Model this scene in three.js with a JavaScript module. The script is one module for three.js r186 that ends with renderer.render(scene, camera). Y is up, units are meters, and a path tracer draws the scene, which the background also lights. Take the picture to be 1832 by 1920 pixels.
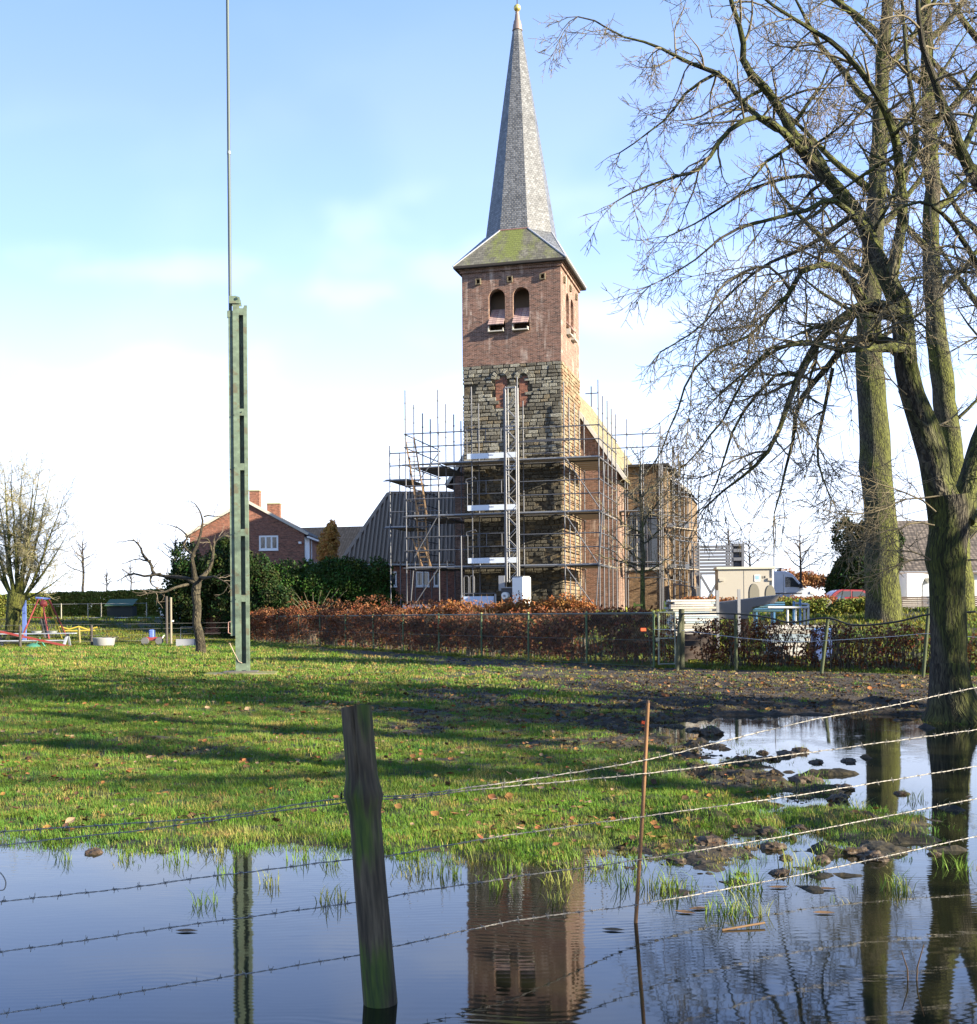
import * as THREE from 'three';
import { mergeGeometries, toCreasedNormals } from 'three/addons/utils/BufferGeometryUtils.js';
import { RoundedBoxGeometry } from 'three/addons/geometries/RoundedBoxGeometry.js';

// ---------------------------------------------------------------- camera, sky, sun, exposure
const scene = new THREE.Scene();
const F = 2200, CX = 916, HY = 1152, EYE = 1.65, ROLL = THREE.MathUtils.degToRad(0.5);   // lens of the photograph (1832 x 1920)
const camera = new THREE.PerspectiveCamera(2 * Math.atan(960 / F) * 180 / Math.PI, 1832 / 1920, 0.1, 6000);
camera.position.set(0, EYE, 0);
camera.up.set(Math.sin(ROLL), Math.cos(ROLL), 0);
camera.lookAt(0, EYE, -10);
camera.setViewOffset(1832, 1920, 0, -192, 1832, 1920);
camera.updateProjectionMatrix();

const renderer = new THREE.WebGLRenderer({ antialias: true });
renderer.toneMapping = THREE.LinearToneMapping;
renderer.toneMappingExposure = 3.6;
renderer.shadowMap.enabled = true;

const SUN_EL = THREE.MathUtils.degToRad(19), SUN_AZ = THREE.MathUtils.degToRad(26);   // azimuth: from +x towards the camera
const sunDir = new THREE.Vector3(Math.cos(SUN_EL) * Math.cos(SUN_AZ), Math.sin(SUN_EL), Math.cos(SUN_EL) * Math.sin(SUN_AZ));
const sun = new THREE.DirectionalLight(new THREE.Color().setRGB(1, 0.88, 0.68), 5);
sun.position.copy(sunDir).multiplyScalar(200).add(new THREE.Vector3(0, 0, -40));
sun.target.position.set(0, 0, -40);
sun.castShadow = true;
Object.assign(sun.shadow.camera, { left: -90, right: 90, top: 90, bottom: -90, near: 1, far: 500 });
sun.shadow.mapSize.set(4096, 4096);
sun.shadow.radius = 1;
scene.add(sun, sun.target);

// random numbers and noise
function rng(seed) { let a = seed >>> 0; return () => { a = (a + 0x6D2B79F5) | 0; let t = Math.imul(a ^ (a >>> 15), 1 | a); t = (t + Math.imul(t ^ (t >>> 7), 61 | t)) ^ t; return ((t ^ (t >>> 14)) >>> 0) / 4294967296; }; }
const hash2 = (x, y, s = 0) => { let h = Math.imul(x, 374761393) + Math.imul(y, 668265263) + Math.imul(s, 1442695041) | 0; h = Math.imul(h ^ (h >>> 13), 1274126177); return ((h ^ (h >>> 16)) >>> 0) / 4294967296; };
function vnoise(x, y, s = 0, per = 0) {
  const xi = Math.floor(x), yi = Math.floor(y), fx = x - xi, fy = y - yi, u = fx * fx * (3 - 2 * fx), v = fy * fy * (3 - 2 * fy);
  const w = per ? (k) => ((k % per) + per) % per : (k) => k;
  const a = hash2(w(xi), w(yi), s), b = hash2(w(xi + 1), w(yi), s), c = hash2(w(xi), w(yi + 1), s), d = hash2(w(xi + 1), w(yi + 1), s);
  return a + (b - a) * u + (c - a) * v + (a - b - c + d) * u * v;
}
function fbm(x, y, oct = 4, s = 0, per = 0) { let a = 0.5, t = 0, n = 0; for (let i = 0; i < oct; i++) { t += a * vnoise(x, y, s + i, per); n += a; a *= 0.5; x *= 2; y *= 2; per *= 2; } return t / n; }
const clamp = (x, a = 0, b = 1) => Math.min(b, Math.max(a, x));
const sstep = (a, b, x) => { const t = clamp((x - a) / (b - a)); return t * t * (3 - 2 * t); };
const lerp = (a, b, t) => a + (b - a) * t;
const V = (x, y, z) => new THREE.Vector3(x, y, z);

// the sky: clear winter blue overhead, milky white towards the horizon with some low cloud
{
  const w = 1024, h = 512, data = new Float32Array(w * h * 4);
  const stops = [[-90, 0.5, 0.5, 0.45], [-1, 0.9, 0.92, 0.92], [0, 1.55, 1.66, 1.80], [6, 1.40, 1.60, 2.0], [11, 0.98, 1.31, 2.0], [17, 0.60, 0.93, 1.80], [23, 0.475, 0.73, 1.42], [28, 0.365, 0.615, 1.15], [45, 0.19, 0.42, 0.95], [90, 0.11, 0.27, 0.68]];
  for (let j = 0; j < h; j++) for (let i = 0; i < w; i++) {
    const el = ((j + 0.5) / h - 0.5) * 180, ph = ((i + 0.5) / w - 0.5) * 2 * Math.PI;
    let k = 1; while (k < stops.length - 1 && el > stops[k][0]) k++;
    const A = stops[k - 1], B = stops[k], t = clamp((el - A[0]) / (B[0] - A[0]));
    let c = [1, 2, 3].map((q) => lerp(A[q], B[q], t));
    const az = ph * 180 / Math.PI, cl = fbm(Math.cos(ph) * 9 + 31, Math.sin(ph) * 9 + el * 0.42 + 7, 5, 5);
    const band = sstep(2, 7, el) * (1 - sstep(13, 24, el));
    const m = band * sstep(0.5, 0.72, cl) * 0.45 + 0.10 * sstep(0.48, 0.72, fbm(Math.cos(ph) * 4 + 3, Math.sin(ph) * 4 + el * 0.12, 5, 9)) * sstep(8, 14, el) * (1 - sstep(20, 34, el));
    const W = [1.24, 1.42, 1.85];
    c = c.map((x, q) => lerp(x, W[q], clamp(m)));
    const o = (j * w + i) * 4; data[o] = c[0] / 3.6; data[o + 1] = c[1] / 3.6; data[o + 2] = c[2] / 3.6; data[o + 3] = 1;
  }
  const t = new THREE.DataTexture(data, w, h, THREE.RGBAFormat, THREE.FloatType);
  t.mapping = THREE.EquirectangularReflectionMapping; t.magFilter = t.minFilter = THREE.LinearFilter; t.wrapS = THREE.RepeatWrapping; t.needsUpdate = true;
  scene.background = t; scene.environment = t;
}

// ---------------------------------------------------------------- helpers
const CR = Math.cos(ROLL), SR = Math.sin(ROLL);
function at(px, py, d) { const u = (px - CX) / F, v = (HY - py) / F; return V((u * CR + v * SR) * d, EYE + (-u * SR + v * CR) * d, -d); }   // the point at distance d that the photograph shows at (px, py)
const names = new Map();
function numbered(n) { const k = names.get(n) ?? 0; names.set(n, k + 1); return k ? `${n}_${String(k).padStart(3, '0')}` : n; }
function tag(o, label, category, group) { o.userData.label = label; o.userData.category = category; if (group) o.userData.group = group; return o; }
function shadows(o) { o.castShadow = o.receiveShadow = true; return o; }
function thing(name, label, category, pos = V(0, 0, 0), turn = 0, group) {
  const g = new THREE.Group(); g.name = numbered(name); scene.add(g); g.position.copy(pos); g.rotation.y = turn; return tag(g, label, category, group);
}
function part(name, geo, mat, parent, pos, rot) { const m = shadows(new THREE.Mesh(geo, mat)); m.name = name; if (pos) m.position.copy(pos); if (rot) m.rotation.set(...rot); parent.add(m); return m; }
function stuff(o) { o.userData.kind = 'stuff'; return o; }
function struct(name, geo, mat) { const m = shadows(new THREE.Mesh(geo, mat)); m.name = name; m.userData.kind = 'structure'; scene.add(m); return m; }
function dup(src, label) { const c = src.clone(); c.name = numbered(src.name.replace(/_\d+$/, '')); c.userData = { ...src.userData }; if (label) c.userData.label = label; scene.add(c); return c; }
const col = (r, g, b) => new THREE.Color().setRGB(r, g, b);
const mat = (r, g, b, roughness = 0.8, extra = {}) => new THREE.MeshStandardMaterial({ color: col(r, g, b), roughness, ...extra });

// a mesh builder for tubes, quads and boxes
class MB {
  constructor() { this.p = []; this.n = []; this.u = []; this.i = []; this.c = null; }
  get count() { return this.p.length / 3; }
  tube(pts, rad, sides = 6, cap = true, colour = null) {
    const N = pts.length; if (N < 2) return this;
    let T = V().subVectors(pts[1], pts[0]).normalize();
    let U = Math.abs(T.y) < 0.9 ? V(0, 1, 0) : V(1, 0, 0); U.sub(T.clone().multiplyScalar(U.dot(T))).normalize();
    let len = 0; const start = this.count;
    for (let k = 0; k < N; k++) {
      if (k) {
        len += pts[k].distanceTo(pts[k - 1]);
        const T2 = k < N - 1 ? V().subVectors(pts[k + 1], pts[k - 1]).normalize() : V().subVectors(pts[k], pts[k - 1]).normalize();
        U.sub(T2.clone().multiplyScalar(U.dot(T2))).normalize(); T = T2;
      }
      const W = V().crossVectors(T, U), r = typeof rad === 'number' ? rad : rad[k];
      for (let s = 0; s <= sides; s++) {
        const a = s / sides * Math.PI * 2, ca = Math.cos(a), sa = Math.sin(a);
        const nx = U.x * ca + W.x * sa, ny = U.y * ca + W.y * sa, nz = U.z * ca + W.z * sa;
        this.p.push(pts[k].x + nx * r, pts[k].y + ny * r, pts[k].z + nz * r); this.n.push(nx, ny, nz);
        this.u.push(s / sides * Math.max(0.06, Math.round(2 * Math.PI * (typeof rad === 'number' ? rad : rad[0]) * 2) / 2), len);
        if (colour) { (this.c ??= []).push(...colour(pts[k], nx, ny, nz, r)); }
      }
    }
    const q = sides + 1;
    for (let k = 0; k < N - 1; k++) for (let s = 0; s < sides; s++) { const a = start + k * q + s; this.i.push(a, a + 1, a + q, a + 1, a + q + 1, a + q); }
    if (cap) for (const e of [0, N - 1]) {
      const b = this.count, s0 = start + e * q, dir = e ? T : V().subVectors(pts[0], pts[1]).normalize();
      for (let s = 0; s < sides; s++) { this.p.push(this.p[(s0 + s) * 3], this.p[(s0 + s) * 3 + 1], this.p[(s0 + s) * 3 + 2]); this.n.push(dir.x, dir.y, dir.z); this.u.push(0, 0); if (colour) this.c.push(...this.c.slice((s0 + s) * 3, (s0 + s) * 3 + 3)); }
      for (let s = 1; s < sides - 1; s++) e ? this.i.push(b, b + s, b + s + 1) : this.i.push(b, b + s + 1, b + s);
    }
    return this;
  }
  bar(a, b, r, sides = 6) { return this.tube([a, b], r, sides); }
  quad(a, b, c, d, uv = null) {   // counter-clockwise
    const n = V().subVectors(b, a).cross(V().subVectors(d, a)).normalize(), s = this.count;
    for (const q of [a, b, c, d]) { this.p.push(q.x, q.y, q.z); this.n.push(n.x, n.y, n.z); }
    const w = a.distanceTo(b), h = a.distanceTo(d); this.u.push(...(uv ?? [0, 0, w, 0, w, h, 0, h])); this.i.push(s, s + 1, s + 2, s, s + 2, s + 3); return this;
  }
  tri(a, b, c, uv = null) {
    const n = V().subVectors(b, a).cross(V().subVectors(c, a)).normalize(), s = this.count;
    for (const q of [a, b, c]) { this.p.push(q.x, q.y, q.z); this.n.push(n.x, n.y, n.z); }
    this.u.push(...(uv ?? [0, 0, a.distanceTo(b), 0, a.distanceTo(b) / 2, a.distanceTo(c)])); this.i.push(s, s + 1, s + 2); return this;
  }
  box(x0, y0, z0, x1, y1, z1) {
    const P = (x, y, z) => V(x, y, z);
    this.quad(P(x0, y0, z1), P(x1, y0, z1), P(x1, y1, z1), P(x0, y1, z1), [x0, y0, x1, y0, x1, y1, x0, y1]);
    this.quad(P(x1, y0, z0), P(x0, y0, z0), P(x0, y1, z0), P(x1, y1, z0), [-x1, y0, -x0, y0, -x0, y1, -x1, y1]);
    this.quad(P(x1, y0, z1), P(x1, y0, z0), P(x1, y1, z0), P(x1, y1, z1), [-z1, y0, -z0, y0, -z0, y1, -z1, y1]);
    this.quad(P(x0, y0, z0), P(x0, y0, z1), P(x0, y1, z1), P(x0, y1, z0), [z0, y0, z1, y0, z1, y1, z0, y1]);
    this.quad(P(x0, y1, z1), P(x1, y1, z1), P(x1, y1, z0), P(x0, y1, z0), [x0, -z1, x1, -z1, x1, -z0, x0, -z0]);
    this.quad(P(x0, y0, z0), P(x1, y0, z0), P(x1, y0, z1), P(x0, y0, z1), [x0, z0, x1, z0, x1, z1, x0, z1]);
    return this;
  }
  geo() {
    const g = new THREE.BufferGeometry();
    g.setAttribute('position', new THREE.Float32BufferAttribute(this.p, 3)); g.setAttribute('normal', new THREE.Float32BufferAttribute(this.n, 3)); g.setAttribute('uv', new THREE.Float32BufferAttribute(this.u, 2));
    if (this.c) g.setAttribute('color', new THREE.Float32BufferAttribute(this.c, 3));
    g.setIndex(this.i); return g;
  }
  build(name, m, parent) { return part(name, this.geo(), m, parent); }
}
const boxGeo = (x0, y0, z0, x1, y1, z1) => new MB().box(x0, y0, z0, x1, y1, z1).geo();
const barGeo = (a, b, r, s = 8) => new MB().bar(a, b, r, s).geo();
function beam(a, b, w, h = w) {   // a square bar from a to b
  const g = new THREE.BoxGeometry(w, h, a.distanceTo(b)); g.applyMatrix4(new THREE.Matrix4().lookAt(b, a, Math.abs(b.y - a.y) > 0.98 * a.distanceTo(b) ? V(1, 0, 0) : V(0, 1, 0))); g.translate((a.x + b.x) / 2, (a.y + b.y) / 2, (a.z + b.z) / 2); return g;
}
// textures: fn(u, v, x, y) -> [r, g, b] in 0..1, sRGB for colours
function tex(w, h, fn, srgb = true, rep = true) {
  const d = new Uint8Array(w * h * 4);
  for (let y = 0; y < h; y++) for (let x = 0; x < w; x++) { const c = fn(x / w, y / h, x, y), o = (y * w + x) * 4; d[o] = clamp(c[0]) * 255; d[o + 1] = clamp(c[1]) * 255; d[o + 2] = clamp(c[2]) * 255; d[o + 3] = 255; }
  const t = new THREE.DataTexture(d, w, h); t.magFilter = THREE.LinearFilter; t.minFilter = THREE.LinearMipmapLinearFilter; t.generateMipmaps = true; if (rep) t.wrapS = t.wrapT = THREE.RepeatWrapping; if (srgb) t.colorSpace = THREE.SRGBColorSpace; t.needsUpdate = true; return t;
}
function scaled(t, sx, sy) { const c = t.clone(); c.repeat.set(sx, sy); c.needsUpdate = true; return c; }
// ---------------------------------------------------------------- ground
function groundPx(px, py, h = 0) { const u = (px - CX) / F, v = (HY - py) / F; return at(px, py, (h - EYE) / (-u * SR + v * CR)); }
const shore = [[-1500, 1545], [-300, 1556], [0, 1562], [110, 1578], [200, 1570], [300, 1584], [420, 1574], [500, 1583], [560, 1576], [640, 1588], [760, 1592], [850, 1588], [900, 1602], [1000, 1608], [1090, 1604], [1150, 1618], [1260, 1612], [1330, 1622], [1375, 1588], [1400, 1572], [1480, 1578], [1530, 1560], [1560, 1572], [1620, 1560], [1640, 1530], [1590, 1515], [1560, 1512], [1500, 1490], [1440, 1478], [1415, 1450], [1400, 1418], [1350, 1405], [1290, 1398], [1262, 1378], [1238, 1362], [1290, 1342], [1400, 1338], [1500, 1336], [1640, 1339], [1740, 1342], [1765, 1356], [1850, 1350], [2400, 1340], [4000, 1325]]
  .map(([x, y]) => { const p = groundPx(x, y); return [p.x, p.z]; });
const landPoly = [...shore, [200, -30], [200, -400], [-200, -400], [-200, -8]];
function shoreDist(x, z) {   // > 0 on land
  let inside = false, best = 1e9;
  for (let i = 0, n = landPoly.length, j = n - 1; i < n; j = i++) {
    const [xi, zi] = landPoly[i], [xj, zj] = landPoly[j];
    if ((zi > z) !== (zj > z) && x < (xj - xi) * (z - zi) / (zj - zi) + xi) inside = !inside;
    const dx = xj - xi, dz = zj - zi, t = clamp(((x - xi) * dx + (z - zi) * dz) / (dx * dx + dz * dz)), ex = x - xi - t * dx, ez = z - zi - t * dz, q = ex * ex + ez * ez;
    if (q < best) best = q;
  }
  return (inside ? 1 : -1) * Math.sqrt(best);
}
const fenceLine = [[-80, 50], [-23.2, 58], [-13.2, 66], [-7.2, 52], [-1.6, 40], [4.42, 31], [8.1, 28], [10.8, 26], [40, 18]];   // x, distance
function fenceDepth(x) { let k = 1; while (k < fenceLine.length - 1 && x > fenceLine[k][0]) k++; const [a, b] = fenceLine[k - 1], [c, e] = fenceLine[k]; return lerp(b, e, (x - a) / (c - a)); }
function groundBase(x, z) {   // without the fine relief
  const d = -z, sd = shoreDist(x, z), t = d - fenceDepth(x);
  let h = sd < 0 ? Math.max(-0.3, sd * 0.07) : 0.20 * (1 - Math.exp(-sd * 0.16));
  h += 1.5 * sstep(3, 27, t);
  if (z > 6) h += sstep(6, 14, z) * 0.9;
  h += 3 * sstep(120, 900, d) * (0.4 + 0.6 * vnoise(x / 260, z / 260, 3));
  return [h, sd];
}
function mudAmount(x, z, sd) {   // trodden bare ground: under the trees, along the hedge and round the flood
  const d = -z, t = fenceDepth(x) - d;
  let m = 0.16 + 0.40 * sstep(-9, 5, x) * sstep(9, 15, d) * sstep(-1, 3, t) + 0.60 * sstep(1, 7, x) * sstep(12, 17, d) + 0.55 * sstep(6, 1.5, t) * sstep(-16, -3, x) + 0.22 * sstep(1.1, 0, Math.abs(sd)) * sstep(-1, 1.5, x);
  if (t < -1) m = 0.35;
  return m;
}
function mudMask(x, z, sd) { const m = mudAmount(x, z, sd), n = 0.6 * fbm(x * 0.9 + 11, z * 0.9, 4, 21) + 0.4 * fbm(x * 3.1, z * 3.1 + 5, 3, 22); return sstep(0.52, 0.64, m * 0.62 + n * 0.62); }
function ground(x, z) {
  const [b, sd] = groundBase(x, z), d = -z;
  if (d > 90 || d < -4) return b;
  const near = 1 - sstep(40, 80, d), right = sstep(0.2, 2.2, x) * (1 - sstep(1.8, 3.2, Math.abs(sd)));
  const clod = Math.pow(fbm(x * 2.6 + 3, z * 2.6, 3, 31), 2.2);
  return b + near * (0.10 * (fbm(x * 1.3, z * 1.3, 3, 30) - 0.5) + 0.075 * (fbm(x * 4.5, z * 4.5, 3, 33) - 0.5)) * sstep(-0.9, 0.6, sd) + near * right * (0.22 * clod + 0.07 * (fbm(x * 11, z * 11, 3, 36) - 0.5) - 0.055) * (sd > -1.6 ? 1 : 0);
}
const GT = tex(512, 512, (u, v) => { const n = fbm(u * 32, v * 32, 4, 40, 32), m = fbm(u * 9, v * 9, 3, 44, 9), q = 0.62 + 0.42 * (n - 0.5) * 1.6 + 0.25 * (m - 0.5); return [q, q * 0.99, q * 0.95]; });
{
  const xs = [], ds = [];
  const NX = 430; for (let i = 0; i <= NX; i++) { const s = i / NX * 2 - 1, a = Math.abs(s); xs.push(Math.sign(s) * (11 * a + 3000 * Math.pow(a, 9))); }
  for (let d = -60; d < 4; d += 3) ds.push(d);
  for (let d = 4; d < 22; d += 0.085) ds.push(d);
  for (let d = 22, s = 0.1; d < 3200; d += s, s *= 1.028) ds.push(d);
  const pos = [], uv = [], cl = [], idx = [];
  for (const d of ds) for (const x of xs) {
    const z = -d, y = d > 300 ? groundBase(x, z)[0] : ground(x, z); pos.push(x, y, z); uv.push(x / 1.7, z / 1.7);
    const [, sd] = groundBase(x, z), m = d < 140 ? mudMask(x, z, sd) : 0, n = fbm(x * 0.55, z * 0.55, 3, 50), f = fbm(x * 6, z * 6, 2, 51);
    const soil = [0.062 + 0.05 * f, 0.045 + 0.035 * f, 0.027 + 0.02 * f], turf = [0.085 + 0.05 * n, 0.095 + 0.05 * n, 0.026 + 0.012 * n];
    const wet = sd < 0 ? 1 : 0, thin = Math.max(m, wet * 0.8);
    cl.push(...[0, 1, 2].map((k) => lerp(turf[k], soil[k], thin)));
  }
  const W = xs.length; for (let j = 0; j < ds.length - 1; j++) for (let i = 0; i < NX; i++) { const a = j * W + i; idx.push(a, a + 1, a + W, a + 1, a + W + 1, a + W); }
  const g = new THREE.BufferGeometry();
  g.setAttribute('position', new THREE.Float32BufferAttribute(pos, 3)); g.setAttribute('uv', new THREE.Float32BufferAttribute(uv, 2)); g.setAttribute('color', new THREE.Float32BufferAttribute(cl, 3)); g.setIndex(idx); g.computeVertexNormals();
  const gm = new THREE.MeshStandardMaterial({ vertexColors: true, map: GT, roughness: 0.95, bumpMap: GT, bumpScale: 0.03 });
  struct('ground', g, gm);
}
// ---------------------------------------------------------------- the flood water
{
  const B = tex(2048, 2048, (u, v) => { const a = fbm(u * 60, v * 95, 3, 60), k = 0.42 + 0.9 * sstep(0.42, 0.66, fbm(u * 5, v * 7, 3, 65)), q = 0.5 + k * ((a - 0.5) * 0.8 + 0.10 * Math.sin((v * 150 + 5 * fbm(u * 14, v * 14, 2, 61)) * 6.283)); return [q, q, q]; }, false);
  const bump = scaled(B, 1, 1);
  const g = new THREE.PlaneGeometry(120, 44, 1, 1); g.rotateX(-Math.PI / 2); g.translate(0, 0, -10);
  const p = g.attributes.position, uv = g.attributes.uv; for (let i = 0; i < p.count; i++) uv.setXY(i, p.getX(i) / 9 + 0.31, p.getZ(i) / 9 + 0.17);
  struct('flood_water', g, new THREE.MeshPhysicalMaterial({ color: col(0.014, 0.0145, 0.007), roughness: 0.03, ior: 1.46, bumpMap: bump, bumpScale: 0.0005 }));
}
// ---------------------------------------------------------------- grass, leaf litter
const leafMat = (rough = 0.85, tr = 0) => new THREE.MeshPhysicalMaterial({ color: 0xffffff, roughness: rough, transmission: tr, thickness: 0, specularIntensity: 0.22, side: THREE.DoubleSide });
function bladesGeo(n, spread, hMin, hMax, w, lean, seed) {
  const R = rng(seed), m = new MB();
  for (let k = 0; k < n; k++) {
    const a = R() * 6.283, r = Math.sqrt(R()) * spread, x = Math.cos(a) * r, z = Math.sin(a) * r, h = lerp(hMin, hMax, R()), b = R() * 6.283, l = lean * (0.3 + R()) * h, dx = Math.cos(b), dz = Math.sin(b), wx = -dz * w / 2, wz = dx * w / 2;
    const P0 = V(x - wx, -0.01, z - wz), P1 = V(x + wx, -0.01, z + wz), Q0 = V(x + dx * l * 0.35 - wx * 0.8, h * 0.6, z + dz * l * 0.35 - wz * 0.8), Q1 = V(x + dx * l * 0.35 + wx * 0.8, h * 0.6, z + dz * l * 0.35 + wz * 0.8), T = V(x + dx * l, h, z + dz * l);
    m.quad(P0, P1, Q1, Q0); m.tri(Q0, Q1, T);
  }
  return m.geo();
}
function scatter(name, parent, geo, m, items) {   // items: [x, y, z, scale, turn, tiltX, colour]
  const im = shadows(new THREE.InstancedMesh(geo, m, items.length)); im.name = name; const o = new THREE.Object3D();
  items.forEach((t, k) => { o.position.set(t[0], t[1], t[2]); o.rotation.set(t[5] ?? 0, t[4] ?? 0, t[7] ?? 0); o.scale.setScalar(t[3]); o.updateMatrix(); im.setMatrixAt(k, o.matrix); im.setColorAt(k, t[6]); });
  im.instanceMatrix.needsUpdate = true; parent.add(im); return stuff(im);
}
const grassMat = leafMat(0.75, 0.25);
{
  const R = rng(77), zones = [[7.5, 13, 230, 0.9, 0], [13, 20, 110, 1.15, 0], [20, 34, 42, 1.4, 1], [34, 68, 10, 2.0, 1]];
  const sets = [[], []];
  for (const [d0, d1, dens, sc, s] of zones) {
    const hw = (d) => 0.46 * d + 1.5, n = Math.round(dens * (d1 - d0) * (hw(d0) + hw(d1)));
    for (let k = 0; k < n; k++) {
      const d = lerp(d0, d1, R()), x = (R() * 2 - 1) * hw(d), z = -d; if (d > fenceDepth(x) + 1.5) continue;
      const [, sd] = groundBase(x, z); if (sd < -0.35 - 0.5 * (R() < 0.1)) continue;
      const m = mudMask(x, z, sd); if (R() < m * 0.78) continue;
      if (sd < 0 && R() < 0.6) continue;
      const y = ground(x, z); if (y < -0.035) continue;
      const tone = fbm(x * 0.7, z * 0.7, 3, 50), dry = R() < 0.10 + 0.35 * m + (d > 24 ? 0.14 : 0) + 0.25 * sstep(0.5, 0.7, fbm(x * 1.7, z * 1.7, 3, 57));
      const c = dry ? col(0.24 + 0.12 * R(), 0.22 + 0.08 * R(), 0.08) : col(lerp(0.075, 0.15, tone) * (0.75 + 0.5 * R()), lerp(0.155, 0.235, tone) * (0.75 + 0.5 * R()), 0.018 + 0.02 * R());
      sets[s].push([x, y, z, sc * (0.6 + 0.65 * R()) * (1 - 0.4 * m), R() * 6.283, 0, c]);
    }
  }
  const holder = new THREE.Group(); holder.name = 'pasture_grass'; scene.add(holder); tag(holder, 'short green pasture grass covering the field', 'grass'); stuff(holder);
  scatter('grass_blades', holder, bladesGeo(26, 0.10, 0.018, 0.060, 0.0048, 1.1, 5), grassMat, sets[0]);
  scatter('far_grass_blades', holder, bladesGeo(14, 0.10, 0.022, 0.062, 0.012, 0.9, 6), grassMat, sets[1]);
  // grass on the banks behind the fence
  const bank = [];
  for (let k = 0; k < 16000; k++) { const x = lerp(-34, 26, R()), d = fenceDepth(x) + 1 + 34 * R() * R(); if (Math.abs(x) > 0.5 * d + 3) continue; const y = ground(x, -d), tt = d - fenceDepth(x); bank.push([x, y, -d, (tt < 9 ? 1.1 : 2) + 1.2 * R(), R() * 6.28, 0, col(0.10 + 0.10 * R(), 0.14 + 0.07 * R(), 0.03)]); }
  scatter('bank_grass_blades', holder, bladesGeo(14, 0.10, 0.022, 0.062, 0.014, 0.9, 7), grassMat, bank);
}
const deadLeafGeo = (() => {   // a curled oval leaf
  const m = new MB(), N = 5, P = (t, s) => { const w = Math.sin(Math.PI * Math.min(1, t * 1.02)) * 0.36 + 0.02; return V(s * w, 0.22 * (t - 0.5) * (t - 0.5) * 2 + 0.35 * s * s * w, t - 0.5); };
  for (let k = 0; k < N; k++) for (const s of [-1, 0]) m.quad(P(k / N, s), P(k / N, s + 1), P((k + 1) / N, s + 1), P((k + 1) / N, s));
  return m.geo();
})();
{
  const R = rng(91), it = [];
  for (let k = 0; k < 9500; k++) {
    const d = 7.6 + 30 * Math.pow(R(), 1.15), x = (R() * 2 - 1) * (0.46 * d + 1.5), z = -d; if (d > fenceDepth(x)) continue;
    const [, sd] = groundBase(x, z); if (sd < -0.1) continue; const m = mudMask(x, z, sd);
    if (fbm(x * 0.8, z * 0.8, 3, 93) < 0.53 - 0.12 * m && R() < 0.75) continue;
    const y = ground(x, z); if (y < 0) continue;
    const q = R(), c = q < 0.5 ? col(0.15 + 0.10 * R(), 0.085 + 0.05 * R(), 0.04) : q < 0.65 ? col(0.26, 0.18, 0.11) : col(0.075, 0.042, 0.025);
    it.push([x, y + 0.025 + 0.02 * R(), z, (0.042 + 0.055 * R() * R()) * (d > 18 ? 1.35 : 1), R() * 6.28, (R() - 0.5) * 1.2, c, (R() - 0.5) * 1.2]);
  }
  const o = scatter('fallen_leaves', scene, deadLeafGeo, leafMat(0.8), it); tag(o, 'brown dead tree leaves strewn over the pasture', 'leaves');
}
// drowned blades along the shore, crumbs of soil on the bare ground
{
  const R = rng(97), it = [], cr = [];
  for (let k = 0; k < 26000 && it.length < 2600; k++) { const d = 6.6 + 11 * R(), x = (R() * 2 - 1) * (0.46 * d + 1), z = -d, sd = shoreDist(x, z); if (sd > 0 || sd < -1.5 || R() > Math.exp(sd * 2.6) || fbm(x * 2.2, z * 2.2, 3, 98) < 0.5) continue; it.push([x, -0.01, z, 0.5 + 0.6 * R(), R() * 6.28, 0, R() < 0.3 ? col(0.20, 0.18, 0.07) : col(0.09 + 0.06 * R(), 0.15 + 0.08 * R(), 0.025)]); }
  const a = scatter('drowned_grass', scene, bladesGeo(5, 0.06, 0.012, 0.055, 0.005, 1.6, 9), grassMat, it); tag(a, 'sparse blades of drowned grass along the edge of the flood', 'grass');
  for (let k = 0; k < 60000 && cr.length < 9000; k++) { const d = 8 + 20 * R(), x = (R() * 2 - 1) * (0.46 * d + 1), z = -d; if (d > fenceDepth(x)) continue; const [, sd] = groundBase(x, z); if (sd < -0.2) continue; const m = mudMask(x, z, sd); if (R() > m * 0.95 + 0.02) continue; const y = ground(x, z); if (y < -0.02) continue; const q = 0.6 + 0.8 * R(); cr.push([x, y + 0.004, z, (0.008 + 0.024 * R() * R() * R()) * (d > 16 ? 1.4 : 1), R() * 6.28, R() * 6.28, R() < 0.06 ? col(0.13, 0.09, 0.05) : col(0.058 * q, 0.042 * q, 0.026 * q), R() * 6.28]); }
  const cg = new THREE.IcosahedronGeometry(1, 1), p = cg.attributes.position; for (let i = 0; i < p.count; i++) { const x = p.getX(i), y = p.getY(i), z = p.getZ(i), n = 0.7 + 0.6 * vnoise(x * 2 + 5, y * 2 + z * 2 + 9, 99); p.setXYZ(i, x * n, y * n * 0.7, z * n); } cg.computeVertexNormals();
  const b = scatter('soil_crumbs', scene, cg, leafMat(0.9), cr); tag(b, 'crumbs of trodden soil on the bare ground', 'soil');
}
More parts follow.
